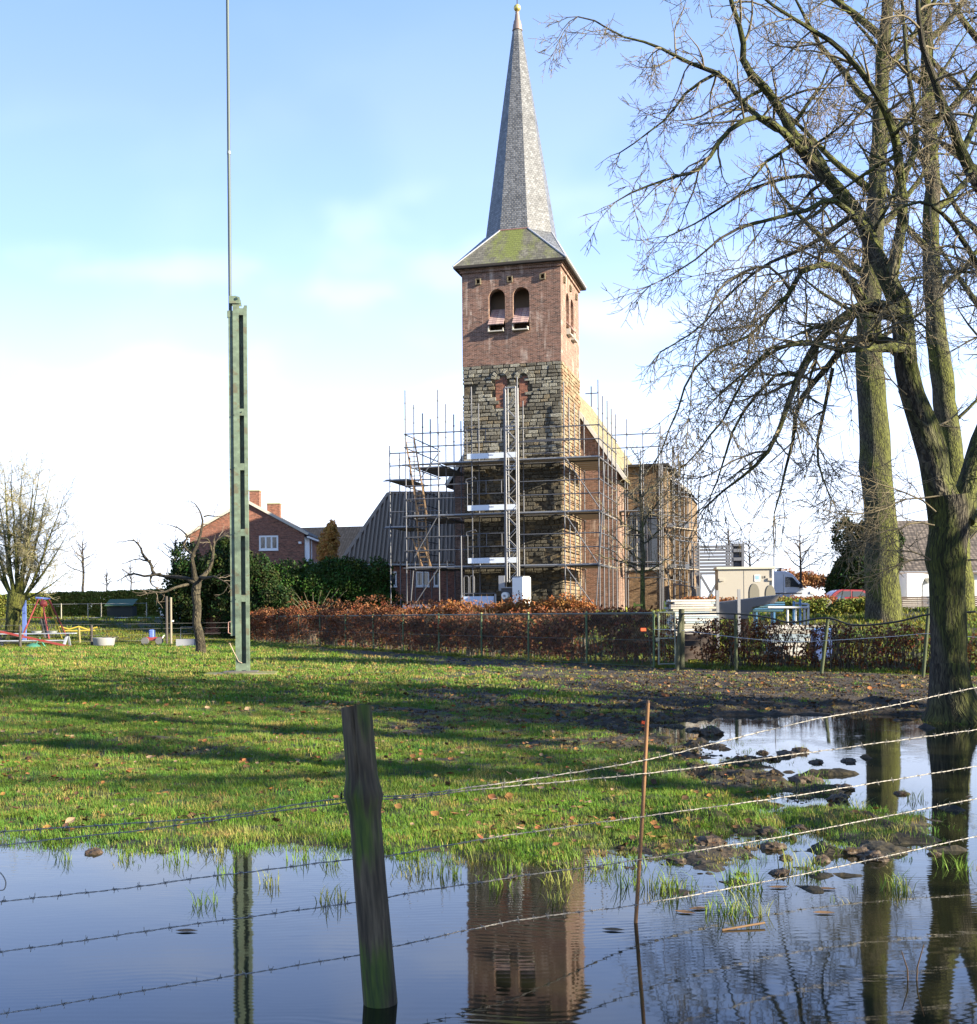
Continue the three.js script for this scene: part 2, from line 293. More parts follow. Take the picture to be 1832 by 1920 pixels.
// clods of mud, tussocks and litter standing out of the flood
const mudMat = (() => { const t = tex(256, 256, (u, v) => { const n = fbm(u * 14, v * 14, 4, 95, 14), q = 0.10 + 0.25 * n; return [q * 1.2, q * 0.97, q * 0.70]; }); return new THREE.MeshStandardMaterial({ map: t, bumpMap: t, bumpScale: 0.02, roughness: 0.62 }); })();
function lump(seed, flat = 0.42) {
  const g = new THREE.IcosahedronGeometry(1, 4), p = g.attributes.position, v = V();
  for (let i = 0; i < p.count; i++) { v.fromBufferAttribute(p, i); const n = 0.5 + 0.62 * fbm(v.x * 1.9 + seed * 7 + 20, v.y * 1.9 + v.z * 2.6 + 9, 5, seed) + 0.75 * (fbm(v.x * 5 + v.y * 3 + 40, v.z * 5 + v.y * 4 + 30, 4, seed + 9) - 0.5); v.multiplyScalar(n); p.setXYZ(i, v.x, v.y * flat, v.z); }
  g.deleteAttribute('uv'); const h = g; const uv = []; for (let i = 0; i < h.attributes.position.count; i++) uv.push(h.attributes.position.getX(i), h.attributes.position.getZ(i) + h.attributes.position.getY(i)); h.setAttribute('uv', new THREE.Float32BufferAttribute(uv, 2));
  return toCreasedNormals(h, 1.1);
}
const tuftMats = [[0.13, 0.22, 0.03], [0.17, 0.25, 0.035], [0.22, 0.24, 0.06]].map((c) => { const m = leafMat(0.6, 0.25); m.color.setRGB(...c); return m; });
const floatMat = leafMat(0.7); floatMat.color.setRGB(0.16, 0.10, 0.055);
const capGeos = [1, 2, 3].map((s) => { const g = bladesGeo(26, 0.55, 0.12, 0.5, 0.035, 1.3, 400 + s); g.translate(0, 0.22, 0); return g; });
const lumps = [1, 2, 3, 4, 5, 6].map((s) => lump(s));
{
  const R = rng(123), spots = [[175, 1600, 38], [1265, 1590, 60], [1330, 1585, 70], [1450, 1590, 52], [1400, 1608, 20], [1475, 1610, 30], [1540, 1615, 36], [1600, 1600, 52], [1640, 1610, 60], [1390, 1640, 26], [1475, 1416, 34], [1500, 1410, 36], [1450, 1424, 34], [1530, 1430, 30], [1592, 1428, 34], [1515, 1468, 60], [1580, 1480, 40], [1690, 1488, 32], [1570, 1500, 46], [1630, 1550, 40], [1430, 1412, 26], [1330, 1376, 48], [1300, 1370, 30], [310, 1595, 36], [960, 1645, 30], [1270, 1615, 44], [1500, 1555, 46], [1440, 1560, 50], [1350, 1605, 26], [1750, 1602, 30], [1460, 1638, 40]];
  spots.forEach(([px, py, w], k) => {
    const p = groundPx(px, py), r = w / F * -p.z * 0.62;
    const m = part(numbered('mud_clod'), lumps[k % 6], mudMat, scene, V(p.x, -0.006, p.z), [0.3 * (R() - 0.5), R() * 6, 0.3 * (R() - 0.5)]); m.scale.set(r * (0.8 + 0.3 * R()), r * (0.9 + 0.5 * R()), r * 0.9);
    tag(m, k === 0 ? 'lone brown clod of earth in the water at the left' : 'dark clod of wet mud standing out of the flood water', 'mud clod', k === 0 ? undefined : 'mud clods in the flood');
    if (k % 2 && w > 28) { const q = part('grass_cap', capGeos[k % 3], tuftMats[k % 3], m); stuff(q); }
  });
  const tufts = [[100, 1580, 1.0], [240, 1610, .4], [395, 1598, 1.1], [330, 1610, .8], [120, 1612, .4], [450, 1580, 1.2], [560, 1612, .7], [620, 1618, .7], [620, 1690, .8], [385, 1695, .6], [760, 1615, 1], [790, 1638, 1.1], [700, 1665, .5], [840, 1640, .7], [905, 1612, .9], [950, 1632, .8], [940, 1665, .8], [1045, 1655, 1], [1050, 1618, 1.4], [1120, 1628, 1.2], [1040, 1690, .5], [1180, 1660, 1.0], [1270, 1672, 1.5], [1240, 1668, 1], [1385, 1655, 1.6], [1400, 1665, 1], [1400, 1712, 1.2], [1380, 1716, .9], [1340, 1712, .4], [1500, 1628, 1.4], [1520, 1640, .8], [1670, 1668, .9], [1690, 1672, .6], [1790, 1630, 1], [1570, 1550, 1.5], [1600, 1520, 1.3], [1540, 1480, 1.1], [1180, 1625, 1.2], [505, 1660, .4], [420, 1640, .5], [1560, 1602, .9], [1715, 1500, .6]];
  tufts.forEach(([px, py, s], k) => {
    const p = groundPx(px, py), o = thing('grass_tuft', 'small tuft of green grass poking out of the flood water', 'grass tuft', V(p.x, 0, p.z), R() * 6, 'grass tufts in the flood');
    if (s > 0.75) { const b = part('root_mound', lumps[k % 6], mudMat, o, V(0, -0.02, 0)); b.scale.set(0.09 * s, 0.055 * s, 0.08 * s); }
    const n = Math.round(26 * s) + 8, g = bladesGeo(n, 0.035 + 0.075 * s, 0.03, 0.085 + 0.04 * s, 0.006, 1.1, 300 + k); g.translate(0, 0.005, 0);
    stuff(part('blades', g, tuftMats[k % 3], o));
  });
  for (const [px, py, a] of [[1310, 1705, 0.4], [1285, 1712, -0.3], [1545, 1713, 0.1], [1550, 1668, 0], [1460, 1665, 0.2], [350, 1747, 0.1], [700, 1750, 0.2], [1150, 1745, 0]]) {
    const p = groundPx(px, py), o = part(numbered('floating_leaf'), deadLeafGeo, floatMat, scene, V(p.x, 0.004, p.z), [0.05, a + 1.4, 0]); o.scale.set(0.07, 0.03, 0.12); tag(o, 'brown dead leaf floating on the flood water', 'leaf', 'leaves on the flood');
  }
  const s1 = groundPx(1395, 1742); const st = part(numbered('floating_stick'), barGeo(V(-0.12, 0, 0.03), V(0.12, 0.015, -0.05), 0.006, 6), floatMat, scene, V(s1.x, 0.004, s1.z)); tag(st, 'short grey stick floating on the water below the grass tussocks', 'stick');
  // two dead stalks standing in the water at the lower right
  const rp = groundPx(1712, 1838), stk = thing('dead_stalk', 'two dark dead plant stalks rising from the water', 'plant stalk', rp);
  part('stem', new MB().tube([V(-0.02, -0.1, 0), V(-0.025, 0.05, 0), V(-0.05, 0.13, 0)], [0.004, 0.0035, 0.002], 5).geo(), floatMat, stk);
  part('stem', new MB().tube([V(0.01, -0.1, 0), V(0.02, 0.06, 0), V(0.045, 0.16, 0.01)], [0.004, 0.0035, 0.002], 5).geo(), floatMat, stk);
}
// ---------------------------------------------------------------- the fence in the foreground
{
  const wood = tex(256, 512, (u, v) => {
    const g = fbm(u * 18, v * 9, 5, 140, 0), s = fbm(u * 46, v * 16, 4, 141), ms = sstep(0.40, 0.74, fbm(u * 7 + 1, v * 6, 5, 142) * 0.8 + 0.2 * s) * Math.pow(0.5 + 0.5 * Math.cos(6.283 * (u - 0.29 - 0.05 * Math.sin(v * 5))), 1.5) * 1.3;
    let c = [0.31 + 0.26 * (g - 0.5) + 0.2 * (s - 0.5), 0.275 + 0.24 * (g - 0.5) + 0.18 * (s - 0.5), 0.215 + 0.2 * (g - 0.5) + 0.14 * (s - 0.5)];
    const mm = clamp(ms); return [lerp(c[0], 0.25 + 0.2 * (s - 0.5), mm * 0.85), lerp(c[1], 0.33 + 0.22 * (s - 0.5), mm * 0.85), lerp(c[2], 0.12, mm * 0.85)];
  });
  const wm = new THREE.MeshStandardMaterial({ map: wood, bumpMap: wood, bumpScale: 0.012, roughness: 0.9 });
  const base = groundPx(714, 1880), top = at(668, 1325, 4.98), o = thing('wooden_fence_post', 'thick weathered wooden fence post green with algae standing in the flood', 'fence post', base);
  const N = 40, pts = [], A = V(0, -0.4, 0).add(V((top.x - base.x) * -0.3, 0, 0)), B = top.clone().sub(base), S = 40, pos = [], uv = [], idx = [];
  for (let k = 0; k <= N; k++) {
    const t = k / N, c = A.clone().lerp(B, t), ty = (c.y - 0) / B.y;   // 0 at the water, 1 at the top
    let r = lerp(0.071, 0.0655, clamp(ty)); r += 0.017 * Math.exp(-Math.pow((ty - 0.705) / 0.035, 2)) + 0.006 * sstep(0.66, 0.7, ty) * (1 - ty);
    for (let s = 0; s <= S; s++) {
      const a = s / S * 6.2832, ca = Math.cos(a), sa = Math.sin(a);
      let q = r * (1 + 0.05 * (fbm(ca * 1.4 + 5, sa * 1.4 + ty * 2.2, 3, 150) - 0.5) + 0.05 * (vnoise(ca * 5 + 9, sa * 5 + ty * 3, 151) - 0.5));
      const da = Math.abs(Math.atan2(Math.sin(a - 1.85 + 0.15 * Math.sin(ty * 9)), Math.cos(a - 1.85 + 0.15 * Math.sin(ty * 9))));
      if (ty > 0.62 && da < 0.09) q *= 1 - 0.3 * (1 - da / 0.09) * sstep(0.62, 0.75, ty);   // drying crack
      const hgt = k === N ? 0.012 * Math.sin(a + 0.6) : 0;
      pos.push(c.x + ca * q, c.y + hgt, c.z + sa * q); uv.push(s / S, 0.01 + t * 0.97);
    }
  }
  for (let k = 0; k < N; k++) for (let s = 0; s < S; s++) { const a = k * (S + 1) + s; idx.push(a, a + S + 1, a + 1, a + 1, a + S + 1, a + S + 2); }
  const e = N * (S + 1), c0 = pos.length / 3; pos.push(B.x, B.y + 0.004, B.z); uv.push(0.5, 0.5); for (let s = 0; s < S; s++) idx.push(e + s, c0, e + s + 1);
  const g = new THREE.BufferGeometry(); g.setAttribute('position', new THREE.Float32BufferAttribute(pos, 3)); g.setAttribute('uv', new THREE.Float32BufferAttribute(uv, 2)); g.setIndex(idx); g.computeVertexNormals();
  part('post', toCreasedNormals(g, 0.9), wm, o);
  for (const [sx, py] of [[-0.078, 1492], [0.08, 1494]]) { const q = at(674, py, 5).sub(base); part('staple', new THREE.TorusGeometry(0.012, 0.003, 6, 10), mat(0.03, 0.028, 0.025, 0.6, { metalness: 0.5 }), o, V(q.x + sx, q.y, q.z), [0, Math.PI / 2, 0]); }

  // rusty rod
  const rb = groundPx(1192, 1730), rt = at(1215, 1318, -rb.z + 0.02), rod = thing('rusty_rod', 'thin leaning rusty steel rod standing in the water and propping the wires', 'rod', V(rb.x, 0, rb.z));
  const rt2 = rt.clone().sub(rod.position), rm = mat(0.20, 0.105, 0.045, 0.75, { metalness: 0.2 });
  part('shaft', new MB().tube([V(-rt2.x * 0.2, -0.25, 0), V(0, 0, 0), rt2.clone().multiplyScalar(0.5).add(V(0.004, 0, 0)), rt2], 0.0105, 8).geo(), rm, rod);
  part('tip', barGeo(rt2, rt2.clone().add(V(0.001, 0.014, 0)), 0.0085, 8), mat(0.10, 0.06, 0.04, 0.8), rod);

  // barbed wire
  const wireMatR = mat(0.27, 0.255, 0.23, 0.5, { metalness: 0.5 }), wireMatL = wireMatR;
  const barb = (() => { const m = new MB(); for (const k of [0, 1]) { const s = k ? 1 : -1; const P = []; for (let j = 0; j <= 8; j++) { const a = j / 8 * 9.4; P.push(V(0.0035 * (j / 4 - 1) + 0.004 * s, 0.0042 * Math.cos(a), 0.0042 * Math.sin(a))); } P.unshift(V(-0.004 + 0.004 * s, 0.016 * s, 0.008)); P.push(V(0.004 + 0.004 * s, -0.014 * s, -0.012)); m.tube(P, 0.0013, 4); } return m.geo(); })();
  const wires = [
    ['R', [[676, 1494, 5.07], [760, 1492, 5.2], [900, 1474, 5.5], [1212, 1424, 6.2], [1500, 1355, 6.9], [1660, 1325, 7.2], [1880, 1282, 7.7]], 'uppermost pale barbed wire running right from the post'],
    ['R', [[676, 1499, 5.08], [760, 1496, 5.22], [900, 1480, 5.5], [1212, 1450, 6.22], [1500, 1413, 6.9], [1880, 1362, 7.7]], 'pale barbed wire second from the top right of the post'],
    ['R', [[690, 1612, 5.07], [820, 1588, 5.3], [1010, 1558, 5.7], [1205, 1531, 6.2], [1500, 1490, 6.9], [1880, 1429, 7.7]], 'pale barbed wire crossing the rod just above the shoreline'],
    ['R', [[698, 1690, 5.07], [760, 1676, 5.2], [960, 1645, 5.6], [1200, 1612, 6.2], [1500, 1562, 6.9], [1880, 1489, 7.7]], 'pale barbed wire crossing the rod just above the tussocks'],
    ['R', [[706, 1780, 5.07], [760, 1770, 5.2], [960, 1727, 5.6], [1195, 1696, 6.2], [1500, 1640, 6.9], [1880, 1558, 7.7]], 'lowest pale barbed wire crossing the rod near the water'],
    ['L', [[-60, 1566, 4.25], [0, 1560, 4.3], [180, 1548, 4.5], [420, 1530, 4.8], [560, 1508, 4.95], [676, 1493, 5.07]], 'uppermost dark slack wire left of the post'],
    ['L', [[-60, 1592, 4.25], [0, 1585, 4.3], [180, 1566, 4.5], [420, 1536, 4.8], [560, 1516, 4.95], [676, 1502, 5.07]], 'dark slack wire second from the top left of the post'],
    ['L', [[-60, 1698, 4.25], [0, 1690, 4.3], [180, 1672, 4.5], [420, 1640, 4.8], [690, 1608, 5.07]], 'dark barbed wire third from the top left of the post'],
    ['L', [[-60, 1793, 4.25], [0, 1785, 4.3], [180, 1760, 4.5], [420, 1725, 4.8], [698, 1688, 5.07]], 'dark barbed wire second from the bottom left of the post'],
    ['L', [[-60, 1908, 4.25], [0, 1901, 4.3], [180, 1872, 4.5], [420, 1832, 4.8], [706, 1786, 5.07]], 'lowest dark barbed wire left of the post just above the water'],
  ];
  const R = rng(201);
  wires.forEach(([side, P, label], wi) => {
    const o = thing('barbed_wire', label, 'barbed wire', V(0, 0, 0), 0, side === 'R' ? 'barbed wires right of the post' : 'barbed wires left of the post'), m = side === 'R' ? wireMatR : wireMatL;
    const W = P.map((p) => at(...p)); if (side === 'R') W.push(W[W.length - 1].clone().add(V(2.0, 0.0, -1.0)).setY(0.30 + 0.22 * (4 - wi))); else W.unshift(W[0].clone().add(V(-1.6, 0.0, 0.75)).setY(0.26 + 0.2 * (9 - wi)));
    const c = new THREE.CatmullRomCurve3(W, false, 'centripetal'), L = c.getLength(), n = Math.round(L / 0.011), s = [[], []], D = V(0, 0, 0);
    for (let k = 0; k <= n; k++) {
      const q = c.getPointAt(k / n), a = k * 0.75, w = 0.004 * (vnoise(k * 0.07, wi * 3.3, 210) - 0.5) + 0.003 * (vnoise(k * 0.23, wi * 5.1, 211) - 0.5);
      q.y += w; for (const e of [0, 1]) s[e].push(q.clone().add(V(0, 0.0019 * Math.cos(a + e * Math.PI), 0.0019 * Math.sin(a + e * Math.PI))));
    }
    for (const e of [0, 1]) part('strand', new MB().tube(s[e], side === 'R' ? 0.0018 : 0.0015, 4).geo(), m, o);
    const step = 0.105; let k0 = 0;
    for (let t = 0.05 + 0.05 * R(); t < L; t += step * (0.9 + 0.25 * R())) { const q = c.getPointAt(t / L), T = c.getTangentAt(t / L), b = part('barb', barb, m, o, q); b.quaternion.setFromUnitVectors(V(1, 0, 0), T); b.rotateX(R() * 6.28); k0++; }
  });
  for (const [x, z, label] of [[5.42, -8.75, 'round wooden fence post outside the picture to the right'], [-3.52, -3.42, 'round wooden fence post outside the picture to the left']]) { const q = thing('wooden_fence_post', label, 'fence post', V(x, 0, z)); part('post', new MB().tube([V(0, -0.35, 0), V(0, 0.6, 0), V(0.01, 1.3, 0)], [0.072, 0.07, 0.066], 16).geo(), wm, q); }
  // loose end of wire at the left edge
  const lw = thing('loose_wire', 'loose loop of dark wire hanging at the left edge', 'wire', V(0, 0, 0));
  part('strand', new MB().tube(new THREE.CatmullRomCurve3([[-30, 1615], [-12, 1628], [4, 1640], [11, 1655], [7, 1668], [-6, 1669]].map(([x, y]) => at(x, y, 4.3))).getPoints(24), 0.0022, 5).geo(), wireMatL, lw);
}
// ---------------------------------------------------------------- masonry and roof materials
const mix3 = (a, b, t) => [lerp(a[0], b[0], t), lerp(a[1], b[1], t), lerp(a[2], b[2], t)];
function brickTex(seed, base, vary, mortar, stain, W = 6.6, H = 6.5, px = 1024) {   // bricks 0.22 x 0.065 m
  const bw = 0.22, bh = 0.065;
  return tex(px, px, (u, v) => {
    const X = u * W, Y = v * H, r = Math.floor(Y / bh), xo = X + (r & 1 ? bw / 2 : 0), c = Math.floor(xo / bw), fx = xo / bw - c, fy = Y / bh - r, mm = fx < 0.06 || fy < 0.17;
    const cc = ((c % 30) + 30) % 30, h = hash2(cc, r, seed), h2 = hash2(cc, r, seed + 1), g = fbm(X * 14, Y * 14, 2, seed + 3);
    let k = base.map((b, q) => b + (h - 0.5) * vary[q] + (g - 0.5) * 0.10);
    if (h2 > 0.9) k = k.map((x) => x * 0.72);
    if (mm) k = mortar.map((x) => x + (g - 0.5) * 0.12);
    const s = stain ? stain(X, Y, u, v) : 0; return s ? mix3(k, [0.74, 0.70, 0.66], s * (0.6 + 0.4 * h)) : k;
  });
}
function brickBump(W = 6.6, H = 6.5, px = 1024) { return tex(px, px, (u, v) => { const X = u * W, Y = v * H, r = Math.floor(Y / 0.065), xo = X + (r & 1 ? 0.11 : 0), fx = xo / 0.22 % 1, fy = Y / 0.065 % 1, q = fx < 0.06 || fy < 0.17 ? 0.1 : 0.75 + 0.25 * hash2(Math.floor(xo / 0.22), r, 8); return [q, q, q]; }, false); }
const BB = brickBump();
// streaks of lime washed down the belfry, patches of lichen
const streak = (X, Y) => { const n = fbm(X * 2.2, Y * 0.5, 4, 401), s = fbm(X * 7, Y * 1.3, 3, 403); return sstep(0.56, 0.8, n * 0.6 + s * 0.45) * 0.75; };
const towerBrick = brickTex(400, [0.435, 0.32, 0.27], [0.16, 0.12, 0.10], [0.60, 0.56, 0.51], streak);
const mTowerBrick = new THREE.MeshStandardMaterial({ map: scaled(towerBrick, 1 / 6.6, 1 / 6.5), bumpMap: scaled(BB, 1 / 6.6, 1 / 6.5), bumpScale: 0.008, roughness: 0.9 });
const redBrick = brickTex(420, [0.50, 0.32, 0.25], [0.16, 0.11, 0.08], [0.52, 0.46, 0.41], null);
const mRedBrick = new THREE.MeshStandardMaterial({ map: scaled(redBrick, 1 / 6.6, 1 / 6.5), bumpMap: scaled(BB, 1 / 6.6, 1 / 6.5), bumpScale: 0.006, roughness: 0.9 });
const stoneTex = tex(512, 512, (u, v) => { const n = fbm(u * 24, v * 24, 4, 430, 24), m = fbm(u * 5, v * 5, 4, 436, 5), l = sstep(0.55, 0.7, fbm(u * 12, v * 12, 4, 441, 12)); const q = 0.42 + 0.40 * (n - 0.5) + 0.3 * (m - 0.5); return mix3([q * 1.0, q * 0.98, q * 0.91], [0.66, 0.66, 0.60], l * 0.5); });
const stoneMats = [[0.95, 0.94, 0.90], [0.62, 0.60, 0.56], [1.45, 1.45, 1.40], [0.46, 0.44, 0.41], [0.95, 0.82, 0.64]].map((c) => new THREE.MeshStandardMaterial({ map: stoneTex, color: col(...c), bumpMap: stoneTex, bumpScale: 0.03, roughness: 0.95 }));
const rubbleTex = tex(1024, 1024, (u, v) => {   // mortar and small rubble between and below the big stones
  const n = fbm(u * 40, v * 70, 4, 450), m = fbm(u * 7, v * 7, 4, 455), k = sstep(0.5, 0.62, fbm(u * 10 + 4, v * 14, 3, 460)); const q = 0.28 + 0.34 * (n - 0.5) + 0.2 * (m - 0.5);
  return mix3([q * 1.12, q, q * 0.78], [q * 1.5, q * 1.2, q * 0.72], k * 0.6);
});
const mRubble = new THREE.MeshStandardMaterial({ map: scaled(rubbleTex, 1 / 6, 1 / 6), bumpMap: scaled(rubbleTex, 1 / 6, 1 / 6), bumpScale: 0.05, roughness: 1 });
const slateTex = tex(1024, 1024, (u, v) => {   // slates 0.2 x 0.13 m on a 5.2 m field
  const r = Math.floor(v * 40), x = u * 26 + (r & 1) * 0.5, c = Math.floor(x), fx = x - c, fy = v * 40 - r, h = hash2(c % 26, r, 470), n = fbm(u * 50, v * 50, 2, 473), e = fy < 0.12 || fx < 0.05 ? 0.62 : 1; const q = (0.40 + 0.13 * (h - 0.5) + 0.10 * (n - 0.5) + 0.06 * (fbm(u * 4, v * 6, 3, 474) - 0.5)) * e; return [q * 0.98, q, q * 1.02];
});
const slateBump = tex(1024, 1024, (u, v) => { const r = Math.floor(v * 40), x = u * 26 + (r & 1) * 0.5, fx = x % 1, fy = v * 40 - r, q = fx < 0.05 ? 0 : 1 - 0.7 * fy + 0.15 * hash2(Math.floor(x) % 26, r, 475); return [q, q, q]; }, false);
const slateMossTex = tex(1024, 512, (u, v) => { const V2 = v * 0.5 + 0.1, r = Math.floor(V2 * 40), x = u * 26 + (r & 1) * 0.5, c = Math.floor(x), fx = x - c, fy = V2 * 40 - r, h = hash2(c % 26, r, 480), n = fbm(u * 60, v * 30, 3, 483), e = fy < 0.12 || fx < 0.05 ? 0.7 : 1; const q = (0.40 + 0.12 * (h - 0.5) + 0.12 * (n - 0.5)) * e; const mo = sstep(0.40, 0.85, 0.75 * fbm(u * 14, v * 3, 4, 485) + 0.45 * Math.exp(-Math.pow((u - 0.5) / 0.16, 2)) + 0.3 * (n - 0.5)) * 0.85; return mix3([q * 1.0, q * 0.98, q * 0.88], [0.42 * e, 0.46 * e, 0.20 * e], mo); });
const mSlate = new THREE.MeshStandardMaterial({ map: scaled(slateTex, 1 / 5.2, 1 / 5.2), bumpMap: scaled(slateBump, 1 / 5.2, 1 / 5.2), bumpScale: 0.02, roughness: 0.42 });
const mSlateMoss = new THREE.MeshStandardMaterial({ map: scaled(slateMossTex, 1 / 6.7, 1 / 3.4), bumpMap: scaled(slateBump, 1 / 5.2, 1 / 5.2), bumpScale: 0.02, roughness: 0.75 });
const mLead = mat(0.42, 0.43, 0.45, 0.4, { metalness: 0.4 }), mDarkWood = mat(0.035, 0.03, 0.027, 0.9), mGreyTrim = mat(0.45, 0.43, 0.38, 0.8);
const tileTex = tex(512, 512, (u, v) => { const r = Math.floor(v * 16), x = u * 16, c = Math.floor(x), fx = x - c, fy = v * 16 - r, h = hash2(c, r, 490), e = fy < 0.14 ? 0.55 : 1, q = (0.8 + 0.35 * (h - 0.5)) * e * (0.75 + 0.25 * Math.sin(fx * Math.PI)); return [q, q, q]; });
const tileMat = (r, g, b, s = 4) => new THREE.MeshStandardMaterial({ map: scaled(tileTex, 1 / s, 1 / s), bumpMap: scaled(tileTex, 1 / s, 1 / s), bumpScale: 0.03, color: col(r, g, b), roughness: 0.85 });
const whitePaint = mat(0.78, 0.78, 0.76, 0.5), windowGlass = new THREE.MeshPhysicalMaterial({ color: col(0.03, 0.035, 0.04), roughness: 0.05, clearcoat: 1 });

const hoodMats = [[0.36, 0.25, 0.23], [0.31, 0.21, 0.20], [0.42, 0.30, 0.26]].map((c) => mat(...c, 0.85));
const mInfill = new THREE.MeshStandardMaterial({ map: scaled(redBrick, 1 / 6.6, 1 / 6.5), bumpMap: scaled(BB, 1 / 6.6, 1 / 6.5), bumpScale: 0.02, roughness: 0.95 });
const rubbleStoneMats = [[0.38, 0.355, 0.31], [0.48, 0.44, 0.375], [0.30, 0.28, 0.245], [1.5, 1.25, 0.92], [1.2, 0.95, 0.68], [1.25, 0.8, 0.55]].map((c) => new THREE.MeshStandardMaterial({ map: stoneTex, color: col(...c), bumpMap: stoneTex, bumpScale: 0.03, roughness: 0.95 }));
const mNaveMoss = tileMat(0.42, 0.36, 0.19, 4), mTranseptBrick = new THREE.MeshStandardMaterial({ map: scaled(brickTex(425, [0.42, 0.34, 0.25], [0.14, 0.12, 0.10], [0.45, 0.41, 0.34], null), 1 / 6.6, 1 / 6.5), bumpMap: scaled(BB, 1 / 6.6, 1 / 6.5), bumpScale: 0.008, roughness: 0.95 });
const mNaveBrick = new THREE.MeshStandardMaterial({ map: scaled(towerBrick, 1 / 6.6, 1 / 6.5), bumpMap: scaled(BB, 1 / 6.6, 1 / 6.5), bumpScale: 0.008, roughness: 0.95 });
// ---------------------------------------------------------------- the church
const TH = THREE.MathUtils.degToRad(14.6), CD = 72.3, CXW = 2.24, CG = 1.55;   // turn, distance, position, ground
const church = thing('church', 'brick and stone village church with slate spire, wrapped in scaffolding', 'church', V(CXW, 0, -CD), -TH);
const cT = Math.cos(TH), sT = Math.sin(TH);
function churchPx(px, py, zl) {   // the point of the church's frame at local depth zl that the photograph shows at (px, py)
  const r = at(px, py, 1).sub(V(0, EYE, 0)), o = V(-CXW, EYE, CD);
  const L = (v) => V(v.x * cT + v.z * sT, v.y, -v.x * sT + v.z * cT), lo = L(o), lr = L(r), t = (zl - lo.z) / lr.z;
  return lo.add(lr.multiplyScalar(t));
}
const TW = 3.0, EAVE = 22.35, BELF = 16.45;
{
  // belfry walls with two arched openings and three framed holes each
  const openings = [[-1.36, -0.36], [0.12, 1.12]], oy0 = 18.35, oy1 = 20.95;
  for (let f = 0; f < 4; f++) {
    const ry = f * Math.PI / 2, side = new THREE.Group(); side.name = ['west_belfry_face', 'south_belfry_face', 'east_belfry_face', 'north_belfry_face'][f].replace(/^(west|south|east|north)_/, ''); side.rotation.y = ry; church.add(side);
    const hw = f % 2 ? TW - 0.5 : TW, s = new THREE.Shape(); s.moveTo(-hw, BELF); s.lineTo(hw, BELF); s.lineTo(hw, EAVE - 0.02); s.lineTo(-hw, EAVE - 0.02); s.closePath();
    for (const [a, b] of openings) { const h = new THREE.Path(), r = (b - a) / 2; h.moveTo(a, oy0); h.lineTo(a, oy1 - r); h.absarc((a + b) / 2, oy1 - r, r, Math.PI, 0, true); h.lineTo(b, oy0); h.closePath(); s.holes.push(h); }
    for (const x of [-1.98, -0.05, 1.93]) { const h = new THREE.Path(); h.moveTo(x - 0.11, 21.34); h.lineTo(x - 0.11, 21.58); h.lineTo(x + 0.11, 21.58); h.lineTo(x + 0.11, 21.34); h.closePath(); s.holes.push(h); }
    const g = new THREE.ExtrudeGeometry(s, { depth: 0.5, bevelEnabled: false, curveSegments: 10 }); g.translate(0, 0, TW - 0.5);
    part('wall', g, mTowerBrick, side);
    for (const x of [-1.98, -0.05, 1.93]) {
      const sh = new THREE.Shape(); sh.moveTo(x - 0.17, 21.28); sh.lineTo(x + 0.17, 21.28); sh.lineTo(x + 0.17, 21.64); sh.lineTo(x - 0.17, 21.64); sh.closePath(); const h = new THREE.Path(); h.moveTo(x - 0.105, 21.345); h.lineTo(x - 0.105, 21.575); h.lineTo(x + 0.105, 21.575); h.lineTo(x + 0.105, 21.345); h.closePath(); sh.holes.push(h);
      const q = new THREE.ExtrudeGeometry(sh, { depth: 0.1, bevelEnabled: false }); q.translate(0, 0, TW + 0.003); part('stone_frame', q, stoneMats[4], side);
    }
    for (const [a, b] of openings) {   // sounding hood: tiled slope and open box below
      const w0 = a + 0.01, w1 = b - 0.03, top = V(0, 19.9, TW - 0.75), low = V(0, 18.78, TW + 0.30), n = 7;
      for (let k = 0; k < n; k++) {
        const A = top.clone().lerp(low, k / n), B = top.clone().lerp(low, (k + 1.12) / n);
        for (let c = 0; c < 4; c++) { const xa = lerp(w0, w1, c / 4) + 0.006, xb = lerp(w0, w1, (c + 1) / 4) - 0.006, m = new MB(), up = V(0, 0.02, 0.016), P = (x, q, y) => V(x, q.y + y, q.z + y * 0.6);
          m.quad(P(xa, B, 0.045), P(xb, B, 0.045), P(xb, A, 0.02), P(xa, A, 0.02)).quad(P(xa, B, 0.0), P(xb, B, 0.0), P(xb, B, 0.045), P(xa, B, 0.045)).quad(P(xb, B, 0), P(xa, B, 0), P(xa, A, 0), P(xb, A, 0)).quad(P(xa, A, 0), P(xa, B, 0), P(xa, B, .045), P(xa, A, .02)).quad(P(xb, B, 0), P(xb, A, 0), P(xb, A, .02), P(xb, B, .045));
          part('hood_tile', m.geo(), hoodMats[(k * 3 + c) % 3], side);
        }
      }
      part('hood_shelf', boxGeo(w0 - 0.01, 18.38, TW - 0.4, w1 - 0.02, 18.44, TW + 0.27), mGreyTrim, side);
      part('hood_bracket', boxGeo(w0 - 0.01, 18.443, TW + 0.003, w0 + 0.05, 18.72, TW + 0.24), mGreyTrim, side);
      part('hood_bracket', boxGeo(w1 - 0.08, 18.443, TW + 0.003, w1 - 0.03, 18.58, TW + 0.24), mGreyTrim, side);
    }
  }
  part('bell_chamber', boxGeo(-1.7, BELF + 0.1, -1.7, 1.7, EAVE - 0.1, 1.7), mat(0.17, 0.13, 0.095, 0.9), church);
